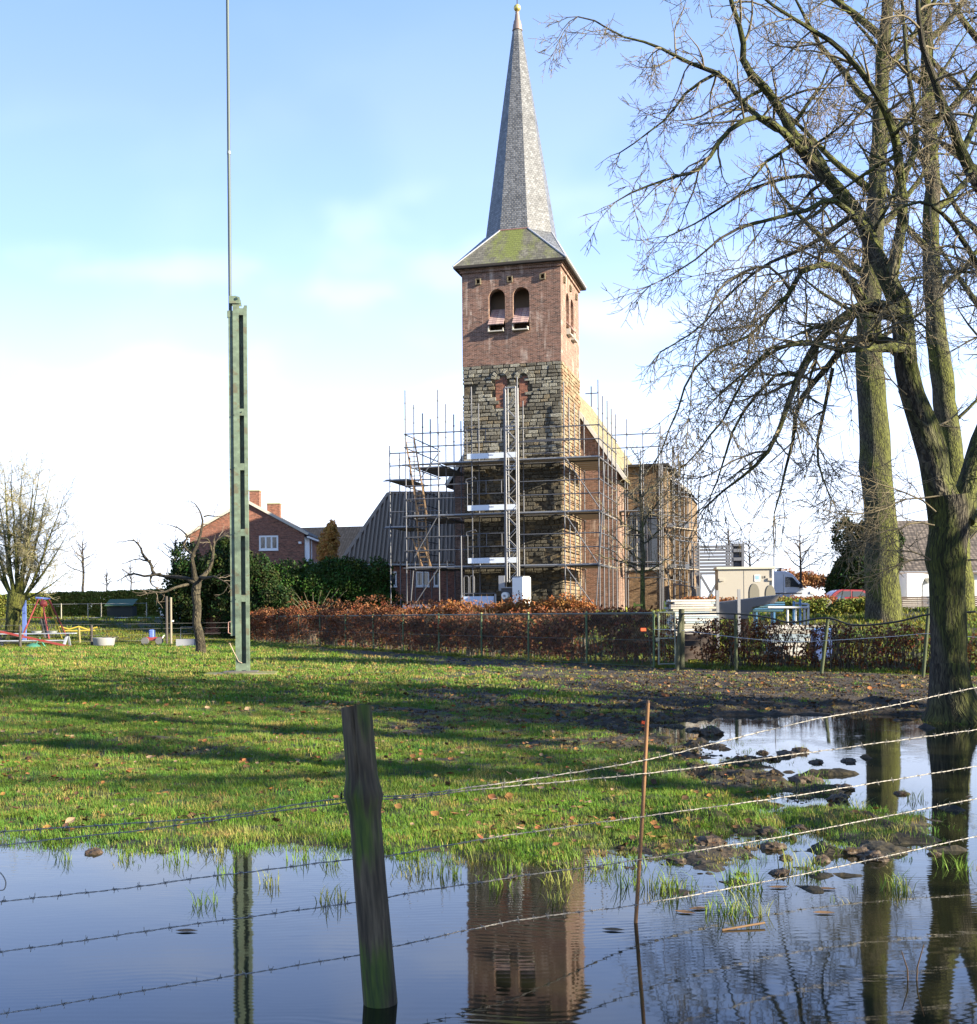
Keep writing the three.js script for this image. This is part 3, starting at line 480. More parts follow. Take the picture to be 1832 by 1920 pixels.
  // corbelled cornice
  for (const [k, o, h0, h1] of [[0, 0.10, 22.0, 22.17], [1, 0.20, 22.17, 22.36]]) {
    const t = TW + o, m = new MB(); m.box(-t, h0, TW + 0.002, t, h1, t); m.box(-t, h0, -t, t, h1, -TW - 0.002); m.box(TW + 0.002, h0, -TW, t, h1, TW); m.box(-t, h0, -TW, -TW - 0.002, h1, TW); m.build('cornice', mTowerBrick, church);
  }
  // skirt roof and octagonal spire
  const E = TW + 0.42, ey = EAVE + 0.03, sy = 24.72, ap = 2.06, tipY = 37.6, tipX = -0.15, O = (k, a, y, lean = 0) => { const an = (k * 45 + 22.5) * Math.PI / 180, r = a / Math.cos(Math.PI / 8); return V(r * Math.sin(an) + lean, y, r * Math.cos(an)); };
  const corner = [V(E, ey, E), V(E, ey, -E), V(-E, ey, -E), V(-E, ey, E)];   // between face 0 (front) and 1 (right) ...
  const m = new MB(), md = new MB(), lead = new MB(), eb_ = new MB();
  for (let f = 0; f < 4; f++) {
    const R_ = corner[f], L_ = corner[(f + 3) % 4], a = O(2 * f - 1, ap, sy), b = O(2 * f, ap, sy);
    const hgt = V().addVectors(a, b).multiplyScalar(.5).distanceTo(V().addVectors(L_, R_).multiplyScalar(.5));
    m.quad(L_, R_, b, a, [0, 0, 2 * E, 0, E + 0.87, hgt, E - 0.87, hgt]);
    const c = O(2 * f + 1, ap, sy); md.tri(R_, c, b, [0.8, 0, 1.7, 3, 0, 3]);
    lead.bar(R_, b, 0.05, 6); lead.bar(R_, c, 0.05, 6);
    // eaves board
    const ea = L_.clone().setY(ey - 0.13), eb = R_.clone().setY(ey - 0.13); eb_.quad(ea, eb, R_, L_);
  }
  m.build('skirt_roof', mSlateMoss, church); md.build('skirt_corner', mSlate, church); lead.build('hip_lead', mLead, church); eb_.build('eaves_board', mDarkWood, church);
  part('soffit', boxGeo(-E + 0.02, ey - 0.16, -E + 0.02, E - 0.02, ey - 0.12, E - 0.02), mDarkWood, church);
  for (let k = 0; k < 8; k++) {   // each face of the spire
    const q = new MB(), a0 = O(k - 1, ap, sy - 0.02), b0 = O(k, ap, sy - 0.02), n = 14;
    for (let i = 0; i < n; i++) { const t0 = i / n, t1 = (i + 1) / n, A = (t) => lerp(ap, 0.27, t), Y = (t) => lerp(sy - 0.02, tipY, t), P = (kk, t) => O(kk, A(t), Y(t), tipX * t), l = 13; q.quad(P(k - 1, t0), P(k, t0), P(k, t1), P(k - 1, t1), [-A(t0) * .414, t0 * l, A(t0) * .414, t0 * l, A(t1) * .414, t1 * l, -A(t1) * .414, t1 * l]); }
    q.build('spire_face', mSlate, church);
  }
  const prof = [[0.30, 0], [0.33, 0.05], [0.30, 0.1], [0.27, 0.4], [0.22, 0.5], [0.24, 0.56], [0.17, 0.7], [0.13, 1.05], [0.10, 1.12], [0.13, 1.17], [0.07, 1.22], [0.05, 1.3]].map(([r, y]) => new THREE.Vector2(r, y)); prof.push(new THREE.Vector2(0, 1.3)); prof.unshift(new THREE.Vector2(0, 0));
  part('spire_cap', new THREE.LatheGeometry(prof, 16), mat(0.26, 0.20, 0.17, 0.5, { metalness: 0.4 }), church, V(tipX, tipY - 0.02, 0));
  part('gilt_ball', new THREE.SphereGeometry(0.22, 20, 14), mat(0.60, 0.50, 0.16, 0.4, { metalness: 0.5 }), church, V(tipX, tipY + 1.42, 0));
  part('finial_rod', barGeo(V(tipX, tipY + 1.6, 0), V(tipX, tipY + 3.6, 0), 0.03), mDarkWood, church);
  part('lead_flashing', boxGeo(-0.95, sy - 0.03, 2.0, 0.95, sy + 0.03, 2.1), mat(0.28, 0.14, 0.12, 0.8), church);

  // stone shaft
  const shaft = part('shaft_core', boxGeo(-2.95, 0.9, -2.95, 2.95, BELF, 2.95), mRubble, church);
  const R = rng(500), variants = []; for (let k = 0; k < 8; k++) { const g = new RoundedBoxGeometry(1, 1, 1, 1, 0.09); const p = g.attributes.position; for (let i = 0; i < p.count; i++) { const x = p.getX(i), y = p.getY(i), z = p.getZ(i); p.setXYZ(i, x + 0.10 * (fbm(x * 2 + k * 3, y * 2 + z, 2, 510 + k) - 0.5), y + 0.2 * (fbm(x * 2 + z + k, y * 2 + 4, 2, 530 + k) - 0.5), z + 0.2 * (fbm(x * 3, y * 3 + z + k * 2, 2, 550 + k) - 0.5)); } g.computeVertexNormals(); variants.push(g); }
  const infill = (x, y) => (x > -1.0 && x < -0.25 && y > 13.9 && y < 15.75) || (x > 0.45 && x < 0.98 && y > 13.9 && y < 15.75);
  let y = BELF - 0.01, row = 0, count = 0; const wallStones = new THREE.Group(); wallStones.name = 'stone_wall'; church.add(wallStones);
  const bulk = [];
  const place = (x, yy, w, h, face, single, dark) => {
    const mtl = stoneMats[dark ? 3 : R() < 0.5 ? 0 : R() < 0.5 ? 1 : R() < 0.5 ? 2 : R() < 0.5 ? 4 : 3], dz = 0.0 + 0.045 * R();
    if (single) { const s = part('stone', variants[Math.floor(R() * 8)], mtl, wallStones, V(x, yy + 0.02 * (R() - 0.5), TW - 0.06 + dz), [0, 0, (R() - 0.5) * 0.08]); s.scale.set(w - 0.015 - 0.03 * R(), h - 0.015 - 0.04 * R(), 0.17); }
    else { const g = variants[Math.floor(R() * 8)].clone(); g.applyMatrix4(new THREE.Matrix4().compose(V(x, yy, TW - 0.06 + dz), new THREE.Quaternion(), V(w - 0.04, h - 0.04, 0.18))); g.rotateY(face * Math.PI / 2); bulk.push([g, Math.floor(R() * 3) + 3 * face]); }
  };
  while (y > 10.9) {
    const h = 0.18 + 0.08 * R(); y -= h;
    for (let x = -TW; x < TW - 0.12;) {
      let w = Math.min(0.30 + 0.5 * R() * R() + 0.1 * R(), TW - x); if (TW - x - w < 0.15) w = TW - x;
      if (!infill(x + w / 2, y + h / 2) && count < 296 && !(x < -2.4 && x + w > -2.75 && y > 14.7 && y < 15.3)) { place(x + w / 2, y + h / 2, w, h, 0, true, R() < 0.12); count++; }
      x += w;
    }
  }
  for (const [a, b] of [[-0.98, -0.27], [0.47, 0.96]]) part('brick_infill', boxGeo(a, 13.9, 2.9, b, 15.7, 2.985), mInfill, church);
  for (const [cx, rr] of [[-0.62, 0.5], [0.72, 0.42]]) for (let k = 0; k < 7; k++) { const a = Math.PI * (0.08 + 0.84 * k / 6), s = part('arch_stone', variants[k], stoneMats[k % 3], wallStones, V(cx + Math.cos(a) * rr, 15.55 + Math.sin(a) * rr, TW + 0.03), [0, 0, a]); s.scale.set(0.26, 0.17, 0.2); }
  // rubble of the lower shaft and of the sunny side, too fine to tell apart singly
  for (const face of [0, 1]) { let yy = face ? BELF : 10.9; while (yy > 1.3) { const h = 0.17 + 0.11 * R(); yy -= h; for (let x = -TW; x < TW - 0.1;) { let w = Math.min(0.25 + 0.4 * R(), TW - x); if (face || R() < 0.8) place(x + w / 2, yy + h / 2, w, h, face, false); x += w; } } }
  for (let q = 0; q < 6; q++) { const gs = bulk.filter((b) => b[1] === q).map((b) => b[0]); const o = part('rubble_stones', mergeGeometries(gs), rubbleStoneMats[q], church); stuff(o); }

  // nave behind the tower
  const nw = 5.85, ne = 10.5, nr = 18.7, z0 = -3.05, z1 = -25.5, mV = new MB();
  const gable = (z, name) => { const s = new THREE.Shape(); s.moveTo(-5.4, 1); s.lineTo(5.4, 1); s.lineTo(5.4, ne); s.lineTo(0, nr - 0.25); s.lineTo(-5.4, ne); s.closePath(); const g = new THREE.ExtrudeGeometry(s, { depth: 0.4, bevelEnabled: false }); g.translate(0, 0, z); part(name, g, mNaveBrick, church); };
  gable(z0 - 0.4, 'nave_gable'); gable(z1, 'nave_gable');
  for (const s of [-1, 1]) {
    part('nave_wall', boxGeo(s > 0 ? 5.0 : -5.4, 1, z1 + 0.41, s > 0 ? 5.4 : -5.0, ne, z0 - 0.41), mNaveBrick, church);
    const q = new MB(), a = V(0, nr, z0 + 0.1), b = V(0, nr, z1 - 0.1), c = V(s * nw, ne - 0.35, z1 - 0.1), d = V(s * nw, ne - 0.35, z0 + 0.1), th = V(0, -0.2, 0);
    const A = a.clone().add(th), B = b.clone().add(th), C = c.clone().add(th), D = d.clone().add(th);
    if (s > 0) { q.quad(d, c, b, a).quad(D, A, B, C).quad(D, d, a, A).quad(C, B, b, c).quad(D, C, c, d); } else { q.quad(c, d, a, b).quad(C, B, A, D).quad(D, A, a, d).quad(C, c, b, B).quad(C, D, d, c); }
    q.build('nave_roof', s > 0 ? mNaveMoss : mSlate, church);
    part('verge_board', beam(V(s * 0.05, nr + 0.0, z0 + 0.16), V(s * (nw + 0.03), ne - 0.42, z0 + 0.16), 0.10, 0.22), mat(0.62, 0.60, 0.54, 0.7), church);
  }
  const cx0 = V(0, nr, z1 + 0.1); part('gable_cross', mergeGeometries([barGeo(cx0, cx0.clone().add(V(0, 1.7, 0)), 0.045), barGeo(cx0.clone().add(V(-0.5, 1.12, 0)), cx0.clone().add(V(0.5, 1.12, 0)), 0.04)]), mDarkWood, church);

  // transept on the sunny side
  const tz = -5.5, tz1 = -12.5, tx0 = 5.41, tx1 = churchPx(1247, 1000, tz).x, te = churchPx(1200, 876, tz).y;
  const tw = new THREE.Shape(); tw.moveTo(tx0, 1); tw.lineTo(tx1, 1); tw.lineTo(tx1, te); tw.lineTo(tx0, te); tw.closePath();
  const win = [[tx1 - 2.5, tx1 - 0.5, 4.6, 8.6]];
  for (const [a, b, c, d] of win) { const h = new THREE.Path(), r = (b - a) / 2; h.moveTo(a, c); h.lineTo(a, d - r); h.absarc((a + b) / 2, d - r, r, Math.PI, 0, true); h.lineTo(b, c); h.closePath(); tw.holes.push(h); }
  const tg = new THREE.ExtrudeGeometry(tw, { depth: 0.4, bevelEnabled: false, curveSegments: 8 }); tg.translate(0, 0, tz - 0.4); part('transept_wall', tg, mTranseptBrick, church);
  for (const [a, b, c, d] of win) { const w = part('window', boxGeo(a + 0.01, c, tz - 0.36, b - 0.01, d - 0.02, tz - 0.3), windowGlass, church); for (let k = 1; k < 3; k++) part('mullion', boxGeo(lerp(a, b, k / 3) - 0.03, c, tz - 0.295, lerp(a, b, k / 3) + 0.03, d - 0.25, tz - 0.24), mGreyTrim, w); part('sill', boxGeo(a - 0.1, c - 0.18, tz - 0.25, b + 0.1, c - 0.01, tz + 0.12), mGreyTrim, w); }
  part('transept_gable', boxGeo(tx1 - 0.4, 1, tz1, tx1, te, tz - 0.41), mTranseptBrick, church);
  part('transept_eave', boxGeo(tx0 + 0.2, te + 0.001, tz1 - 0.1, tx1 + 0.3, te + 0.16, tz + 0.36), mDarkWood, church);
  // lean-to aisle beyond it
  const az = -9.0, ax1 = churchPx(1288, 1000, az).x, ae = churchPx(1288, 918, az).y, s2 = new THREE.Shape(); s2.moveTo(tx1 + 0.01, 1); s2.lineTo(ax1, 1); s2.lineTo(ax1, ae - 0.1); s2.lineTo(tx1 + 0.01, te - 0.5); s2.closePath();
  const g2 = new THREE.ExtrudeGeometry(s2, { depth: 9, bevelEnabled: false }); g2.translate(0, 0, az - 9); part('aisle', g2, mTranseptBrick, church);
  const r1 = new MB(); r1.quad(V(ax1 + 0.3, ae - 0.2, az + 0.2), V(ax1 + 0.3, ae - 0.2, az - 9.2), V(tx1 + 0.02, te - 0.32, az - 9.2), V(tx1 + 0.02, te - 0.32, az + 0.2)); r1.build('aisle_roof', mNaveMoss, church);
  part('verge_board', beam(V(tx1 + 0.05, te - 0.36, az + 0.24), V(ax1 + 0.32, ae - 0.24, az + 0.24), 0.08, 0.2), mat(0.62, 0.60, 0.54, 0.7), church);
}
// ---------------------------------------------------------------- trees
const barkTex = tex(512, 1024, (u, v) => { const n = fbm(u * 26, v * 9, 4, 600), f = Math.abs(fbm(u * 12 + 3 * fbm(u * 4, v * 6, 2, 604), v * 3.2, 4, 606) - 0.5) * 2, q = 0.55 + 0.5 * (n - 0.5) + 0.28 * (sstep(0, 0.22, f) - 0.7); return [q, q, q]; });
const barkMat = (rough = 0.95, bump = 0.05) => new THREE.MeshStandardMaterial({ map: barkTex, vertexColors: true, bumpMap: barkTex, bumpScale: bump * 1.8, roughness: rough });
const mBark = barkMat(), mTwig = new THREE.MeshStandardMaterial({ vertexColors: true, roughness: 0.9 });
// bark grey-brown, algae green in patches, heavier on the weather side and the upper side of limbs
function barkColour(grey, moss, amount, seed) {
  return (p, nx, ny, nz, r) => { const n = fbm(p.x * 1.3 + p.z * 0.9 + seed, p.y * 0.9 + nx * 0.8, 3, seed), m = clamp(sstep(0.30, 0.62, n + 0.10 * nx + 0.10 * ny + 0.06 * nz) * amount); return mix3(grey, moss, m); };
}
class Tree {
  constructor(o) { Object.assign(this, { twigR: 0.006, maxLevel: 3, density: 2.0, droop: 0.12, up: 0.12, wiggle: 0.22, childLen: 0.5, minLen: 0.35, spread: 0.9, seed: 1, sidesTrunk: 14 }, o); this.R = rng(this.seed); this.trunk = new MB(); this.limbs = new MB(); this.twigs = new MB(); }
  line(pts, rad, level) {
    const r = rad[0];
    if (level === 0) this.trunk.tube(pts, rad, this.sidesTrunk, true, this.bark);
    else if (r > 0.03) this.limbs.tube(pts, rad, r > 0.08 ? 9 : 6, true, this.bark);
    else this.twigs.tube(pts, rad, r > 0.012 ? 4 : 3, false, this.twigColour);
  }
  // a limb given by control points and radii; children grow from it
  limb(P, rads, level, { from = 0.25, dens = 1, len = 2.2, wig = 0.05, step = 0.3 } = {}) {
    const c = new THREE.CatmullRomCurve3(P, false, 'centripetal'), L = c.getLength(), n = Math.max(6, Math.round(L / step)), pts = [], rr = [], R = this.R, ph = R() * 50;
    for (let k = 0; k <= n; k++) {
      const t = k / n, q = c.getPoint(t), s = t * (P.length - 1), i = Math.min(P.length - 2, Math.floor(s)); q.x += wig * (vnoise(k * 0.6, ph, 611) - 0.5) * 2; q.y += wig * (vnoise(k * 0.6, ph + 9, 612) - 0.5) * 2; q.z += wig * (vnoise(k * 0.6, ph + 19, 613) - 0.5) * 2;
      pts.push(q); rr.push(lerp(rads[i], rads[i + 1], s - i) * (1 + 0.12 * (vnoise(k * 0.8, ph + 3, 614) - 0.5)));
    }
    this.line(pts, rr, level);
    const cnt = Math.round(L * this.density * dens);
    for (let k = 0; k < cnt; k++) {
      const t = from + (1 - from) * (k + R()) / cnt, j = Math.min(n - 1, Math.floor(t * n)), T = V().subVectors(pts[j + 1], pts[j]).normalize(), r = rr[j];
      this.grow(pts[j], this.turn(T, 0.6 + this.spread * R()), len * (0.45 + 0.75 * R()) * (1 - 0.35 * t), Math.min(r * 0.55, 0.016 + 0.035 * R() * (len / 2)), level + 1);
    }
    { const T = V().subVectors(pts[n], pts[n - 1]).normalize(); if (dens) for (let k = 0; k < 3; k++) this.grow(pts[n], this.turn(T, 0.1 + 0.5 * R()), len * (0.35 + 0.35 * R()), rr[n] * 0.8, level + 1); }
    return this;
  }
  turn(T, a) { const R = this.R, ax = V(R() - 0.5, R() - 0.5, R() - 0.5).cross(T); if (ax.lengthSq() < 1e-6) ax.set(1, 0, 0); return T.clone().applyAxisAngle(ax.normalize(), a); }
  grow(p, dir, len, r, level) {
    const R = this.R; r = Math.max(r, this.twigR); const n = Math.max(3, Math.min(9, Math.round(len / (r > 0.03 ? 0.28 : 0.16)))), s = len / n, pts = [p.clone()], rr = [r], d = dir.clone().normalize(), q = p.clone();
    for (let k = 0; k < n; k++) {
      const t = k / n; d.x += this.wiggle * (R() - 0.5) * 2; d.z += this.wiggle * (R() - 0.5) * 2; d.y += this.wiggle * (R() - 0.5) * 1.6 - this.droop * (1 - t) + this.up * t * 1.6; d.normalize();
      q.addScaledVector(d, s); pts.push(q.clone()); rr.push(Math.max(this.twigR * 0.6, lerp(r, this.twigR * 0.7, (k + 1) / n)));
    }
    this.line(pts, rr, level + 1);
    if (level >= this.maxLevel || len < this.minLen) return;
    const cnt = Math.max(2, Math.round(len * this.density * (level >= 2 ? 4.0 : 2.7)));
    for (let k = 0; k < cnt; k++) {
      const t = 0.2 + 0.8 * (k + R()) / cnt, j = Math.min(n - 1, Math.floor(t * n)), T = V().subVectors(pts[j + 1], pts[j]).normalize();
      this.grow(pts[j], this.turn(T, 0.5 + this.spread * 0.8 * R()), len * this.childLen * (0.55 + 0.8 * R()) * (1 - 0.4 * t), rr[j] * 0.62, level + 1);
    }
  }
  build(name, label, pos, group) {
    const o = thing(name, label, 'tree', pos, 0, group); const sh = (m) => { const g = m.geo(); g.translate(-pos.x, -pos.y, -pos.z); return g; };
    part('trunk', sh(this.trunk), this.barkMaterial ?? mBark, o);
    if (this.limbs.count) stuff(part('limbs', sh(this.limbs), this.barkMaterial ?? mBark, o));
    if (this.twigs.count) stuff(part('twigs', sh(this.twigs), mTwig, o));
    return o;
  }
}
const pxR = (w, d) => w * d / F / 2;
function limbPx(t, list, d, level, opt = {}) { t.limb(list.map(([x, y, , dz]) => at(x, y, d + (dz ?? 0))), list.map(([, , w, dz]) => pxR(w, d + (dz ?? 0))), level, opt); }
function place(px, py, d) { const p = at(px, py, d); p.y = ground(p.x, p.z); return p; }

// --- the old tree at the edge of the flood, right
{
  const D = 17.6, t = new Tree({ seed: 11, twigR: 0.0048, maxLevel: 4, density: 2.15, droop: 0.20, up: 0.17, wiggle: 0.28, childLen: 0.52, minLen: 0.22, sidesTrunk: 28 });
  t.bark = barkColour([0.20, 0.175, 0.125], [0.19, 0.215, 0.04], 1.5, 71); t.twigColour = () => [0.15, 0.125, 0.075];
  // trunk with buttressed foot, burl on the left and hollow folds
  const prof = [[1792, 1366, 210], [1790, 1347, 158], [1786, 1325, 116], [1782, 1292, 96], [1778, 1230, 79], [1777, 1180, 80], [1776, 1120, 80], [1776, 1075, 84], [1774, 1050, 98], [1776, 1020, 92], [1780, 985, 92], [1782, 955, 98], [1780, 930, 96]];
  const pts = [], rr = []; const cv = new THREE.CatmullRomCurve3(prof.map(([x, y]) => at(x, y, D))); for (let k = 0; k <= 60; k++) { pts.push(cv.getPoint(k / 60)); const s = k / 60 * (prof.length - 1), i = Math.min(prof.length - 2, Math.floor(s)); rr.push(pxR(0.80 * lerp(prof[i][2], prof[i + 1][2], s - i), D)); }
  t.trunk.tube(pts, rr, 36, true, t.bark);
  { const P = t.trunk.p, c = pts; for (let i = 0; i < P.length; i += 3) { const y = P[i + 1]; let k = 0; while (k < c.length - 1 && c[k].y < y) k++; const dx = P[i] - c[k].x, dz = P[i + 2] - c[k].z, a = Math.atan2(dz, dx), q = 1 + 0.10 * Math.sin(a * 5 + y * 0.7) * sstep(1.6, 0, y) + 0.16 * (fbm(Math.cos(a) * 2.2 + 4, Math.sin(a) * 2.2 + y * 1.5, 4, 620) - 0.5) + 0.10 * (Math.abs(fbm(a * 2.5 + 8, y * 0.7, 3, 621) - 0.5) * 2 - 0.4); P[i] = c[k].x + dx * q; P[i + 2] = c[k].z + dz * q; } }
  const L = (list, opt, level = 0) => limbPx(t, list.map(([x, y, w, z]) => [x, y, w * 0.82, z]), D, level, opt);
  L([[1776, 985, 72], [1756, 900, 62], [1728, 800, 56], [1703, 700, 52], [1692, 600, 50], [1672, 545, 42], [1640, 470, 37, .2], [1612, 410, 34, .3], [1560, 340, 31, .5], [1508, 288, 27, .6], [1478, 238, 24, .6], [1446, 185, 20, .5], [1400, 118, 16, .4], [1388, 60, 12, .3], [1362, -40, 9, .2]], { from: 0.3, len: 2.0, dens: 0.9 });
  L([[1790, 960, 66], [1772, 900, 40], [1756, 830, 34], [1735, 770, 30], [1712, 705, 26]], { from: 0.4, len: 1.3, dens: 0.5 });
  L([[1690, 590, 44], [1655, 580, 32, -.1], [1620, 573, 27, -.3], [1572, 596, 22, -.5], [1536, 640, 19, -.6], [1502, 705, 16, -.6], [1470, 790, 12, -.6], [1430, 860, 9, -.5], [1385, 905, 6, -.4], [1330, 950, 4, -.4]], { from: 0.15, len: 2.0, dens: 1.5 });
  L([[1698, 660, 40], [1672, 642, 26, .2], [1640, 632, 21, .4], [1592, 642, 18, .6], [1556, 682, 15, .7], [1520, 724, 13, .8], [1496, 760, 10, .8], [1480, 830, 8, .8], [1462, 900, 5, .7], [1455, 960, 3, .7]], { from: 0.2, len: 1.6, dens: 1.4 });
  L([[1690, 650, 30], [1640, 655, 14, -.8], [1580, 655, 12, -1.2], [1530, 640, 9, -1.5], [1470, 650, 7, -1.7], [1400, 690, 5, -1.8], [1330, 760, 3, -1.8]], { from: 0.2, len: 1.6, dens: 1.4 });
  L([[1668, 530, 34], [1682, 470, 27, -.1], [1695, 400, 24, -.2], [1692, 330, 22, -.3], [1682, 270, 20, -.5], [1662, 205, 17, -.7], [1632, 160, 14, -.9], [1595, 112, 13, -1.1], [1550, 72, 11, -1.3], [1496, 44, 8, -1.5], [1440, 5, 6, -1.6], [1380, -50, 4, -1.7]], { from: 0.15, len: 1.9, dens: 1.3 });
  L([[1682, 360, 20], [1710, 290, 14, .3], [1716, 200, 11, .6], [1700, 110, 9, .8], [1690, 0, 6, 1]], { from: 0.15, len: 1.7, dens: 1.3 });
  L([[1562, 342, 24, .5], [1510, 260, 15, .9], [1440, 232, 14, 1.1], [1395, 185, 12, 1.2], [1345, 140, 11, 1.3], [1290, 112, 9, 1.3], [1228, 80, 6, 1.3], [1150, 62, 4, 1.2], [1085, 30, 3, 1.1]], { from: 0.25, len: 1.7, dens: 1.7 });
  L([[1345, 140, 9, 1.3], [1290, 165, 7, 1.4], [1262, 215, 5, 1.4], [1210, 260, 4, 1.4], [1160, 290, 3, 1.4]], { from: 0.1, len: 1.1, dens: 1.7 }, 1);
  L([[1500, 278, 20, .5], [1440, 226, 13, -.2], [1398, 228, 12, -.6], [1345, 268, 10, -.8], [1310, 312, 9, -.9], [1272, 330, 7, -1], [1210, 352, 5, -1.1], [1155, 382, 3, -1.2]], { from: 0.2, len: 1.3, dens: 1.8 });
  L([[1622, 425, 22], [1590, 400, 13, -.6], [1555, 376, 12, -1], [1500, 392, 10, -1.3], [1440, 410, 8, -1.5], [1400, 422, 7, -1.6], [1340, 462, 5, -1.7], [1300, 492, 4, -1.7], [1240, 530, 3, -1.7]], { from: 0.2, len: 1.4, dens: 1.6 });
  L([[1610, 560, 24], [1580, 505, 15, -.6], [1545, 490, 14, -.9], [1505, 510, 12, -1.1], [1475, 552, 11, -1.2], [1440, 605, 9, -1.3], [1395, 640, 7, -1.4], [1340, 650, 6, -1.4], [1295, 705, 5, -1.4], [1262, 780, 4, -1.4], [1240, 850, 3, -1.4]], { from: 0.15, len: 1.6, dens: 1.9 });
  L([[1480, 545, 9, -1.2], [1450, 500, 7, -1.6], [1400, 510, 6, -1.8], [1350, 540, 5, -1.9], [1320, 600, 4, -2], [1300, 680, 3, -2], [1290, 760, 3, -2]], { from: 0.1, len: 1.5, dens: 1.9 }, 1);
  L([[1536, 640, 12, -.6], [1500, 640, 9, -.9], [1440, 670, 8, -1], [1390, 730, 6, -1], [1350, 800, 5, -1], [1310, 850, 4, -1], [1250, 890, 3, -1]], { from: 0.1, len: 1.6, dens: 2.0 }, 1);
  L([[1502, 705, 11, -.6], [1470, 700, 8, -.4], [1420, 740, 7, -.3], [1380, 800, 6, -.2], [1350, 880, 4, -.2], [1330, 940, 3, -.2]], { from: 0.1, len: 1.5, dens: 2.0 }, 1);
  L([[1600, 400, 16, .3], [1560, 430, 11, .8], [1500, 470, 9, 1.2], [1430, 500, 7, 1.5], [1360, 560, 5, 1.7], [1300, 620, 4, 1.8], [1235, 660, 3, 1.8]], { from: 0.1, len: 1.6, dens: 1.8 });
  L([[1560, 345, 12, .5], [1520, 330, 9, 1.4], [1450, 340, 7, 2.0], [1380, 370, 6, 2.3], [1310, 410, 4, 2.5], [1250, 440, 3, 2.6]], { from: 0.1, len: 1.4, dens: 1.8 });
  L([[1560, 690, 9, .7], [1545, 760, 8, .6], [1530, 850, 6, .5], [1545, 900, 4, .4], [1562, 935, 3, .4]], { from: 0.2, len: 1.0, dens: 1.3 }, 1);
  L([[1800, 975, 70], [1822, 890, 46, .2], [1850, 800, 40, .4], [1878, 680, 36, .5], [1885, 520, 34, .5], [1858, 390, 30, .4], [1806, 285, 25, .2], [1770, 205, 20, 0], [1740, 120, 15, -.2], [1722, 20, 11, -.4], [1715, -80, 8, -.5]], { from: 0.25, len: 2.0, dens: 1.1 });
  L([[1880, 600, 24], [1850, 520, 15, -.8], [1810, 450, 12, -1.4], [1770, 400, 9, -1.8], [1720, 380, 7, -2], [1660, 400, 5, -2.2], [1600, 450, 3, -2.3]], { from: 0.1, len: 1.8, dens: 1.5 });
  L([[1805, 285, 16, .2], [1840, 200, 13, .8], [1860, 80, 10, 1.2], [1880, -40, 7, 1.4]], { from: 0.1, len: 1.9, dens: 1.5 });
  L([[1790, 1010, 40], [1850, 960, 34, .5], [1940, 860, 28, 1], [2040, 700, 22, 1.5], [2100, 450, 14, 2], [2140, 200, 8, 2]], { from: 0.2, len: 2.4, dens: 0.9 });
  // low shoots round the fork
  for (const [x, y, dx, dy] of [[1745, 1050, -60, -10], [1745, 1050, -40, -60], [1752, 985, -110, -45], [1755, 960, -90, -110], [1762, 930, -130, -40], [1700, 740, -40, -60], [1820, 1010, 30, -50], [1815, 1050, 50, -10]]) t.grow(at(x, y, D - 0.2), V(dx, -dy * 0.6, 30 * (t.R() - 0.3)), 0.6 + 0.012 * Math.hypot(dx, dy), 0.014, 2);
  t.build('old_tree', 'gnarled bare tree with burled mossy trunk standing at the flood edge', place(1785, 1345, D), 'bare trees');
}
// --- tall straight trees in the churchyard behind it
function tallTree(D, prof, o, label, group, branches) {
  const t = new Tree({ twigR: 0.009, maxLevel: 4, density: 1.3, droop: 0.10, up: 0.13, wiggle: 0.24, childLen: 0.55, minLen: 0.5, sidesTrunk: 26, ...o });
  t.bark = barkColour([0.20, 0.18, 0.12], [0.25, 0.275, 0.05], 1.25, o.seed + 60); t.twigColour = () => [0.17, 0.135, 0.09];
  limbPx(t, prof, D, 0, { from: 0.42, dens: 0.5, len: 3, wig: 0.06, step: 0.5 });
  for (const b of branches) { const [x, y, dx, dy, len, w, dz] = b, p = at(x, y, D), q = [p]; let dir = V(dx, -dy, dz ?? 0).normalize(); const n = 6; for (let k = 0; k < n; k++) { dir.y += 0.10; dir.x += 0.2 * (t.R() - 0.5); dir.z += 0.25 * (t.R() - 0.5); dir.normalize(); q.push(q[k].clone().addScaledVector(dir, len / n)); } t.limb(q, q.map((_, k) => Math.max(0.012, pxR(w, D) * (1 - k / n * 0.9))), 0, { from: 0.12, dens: 1.15, len: len * 0.36, wig: 0.08, step: 0.5 }); }
  const base = prof[0]; return t.build('tall_tree', label, place(base[0], base[1], D), group);
}
tallTree(44, [[1668, 1228, 96], [1662, 1205, 78], [1656, 1150, 68], [1652, 1000, 60], [1642, 850, 57], [1632, 700, 50], [1629, 640, 47], [1634, 500, 38], [1644, 350, 32], [1650, 200, 27], [1660, 50, 23], [1668, -150, 17], [1672, -350, 10], [1675, -480, 5]], { seed: 21 }, 'tall bare tree with thick green trunk behind the hedge', 'bare trees',
  [[1634, 520, -70, -50, 6, 16], [1640, 430, 80, -60, 6, 14, -20], [1644, 360, -80, -40, 6, 15, 20], [1648, 280, 70, -70, 6, 14], [1650, 210, -60, -60, 7, 15, -20], [1655, 140, 60, -60, 6, 14, 20], [1658, 70, -70, -50, 7, 15], [1660, 10, 60, -70, 6, 13], [1664, -60, -60, -60, 6, 13], [1668, -140, 50, -60, 6, 12], [1632, 640, 60, -20, 4, 9, 20], [1630, 600, -50, -30, 4, 10, -20]]);
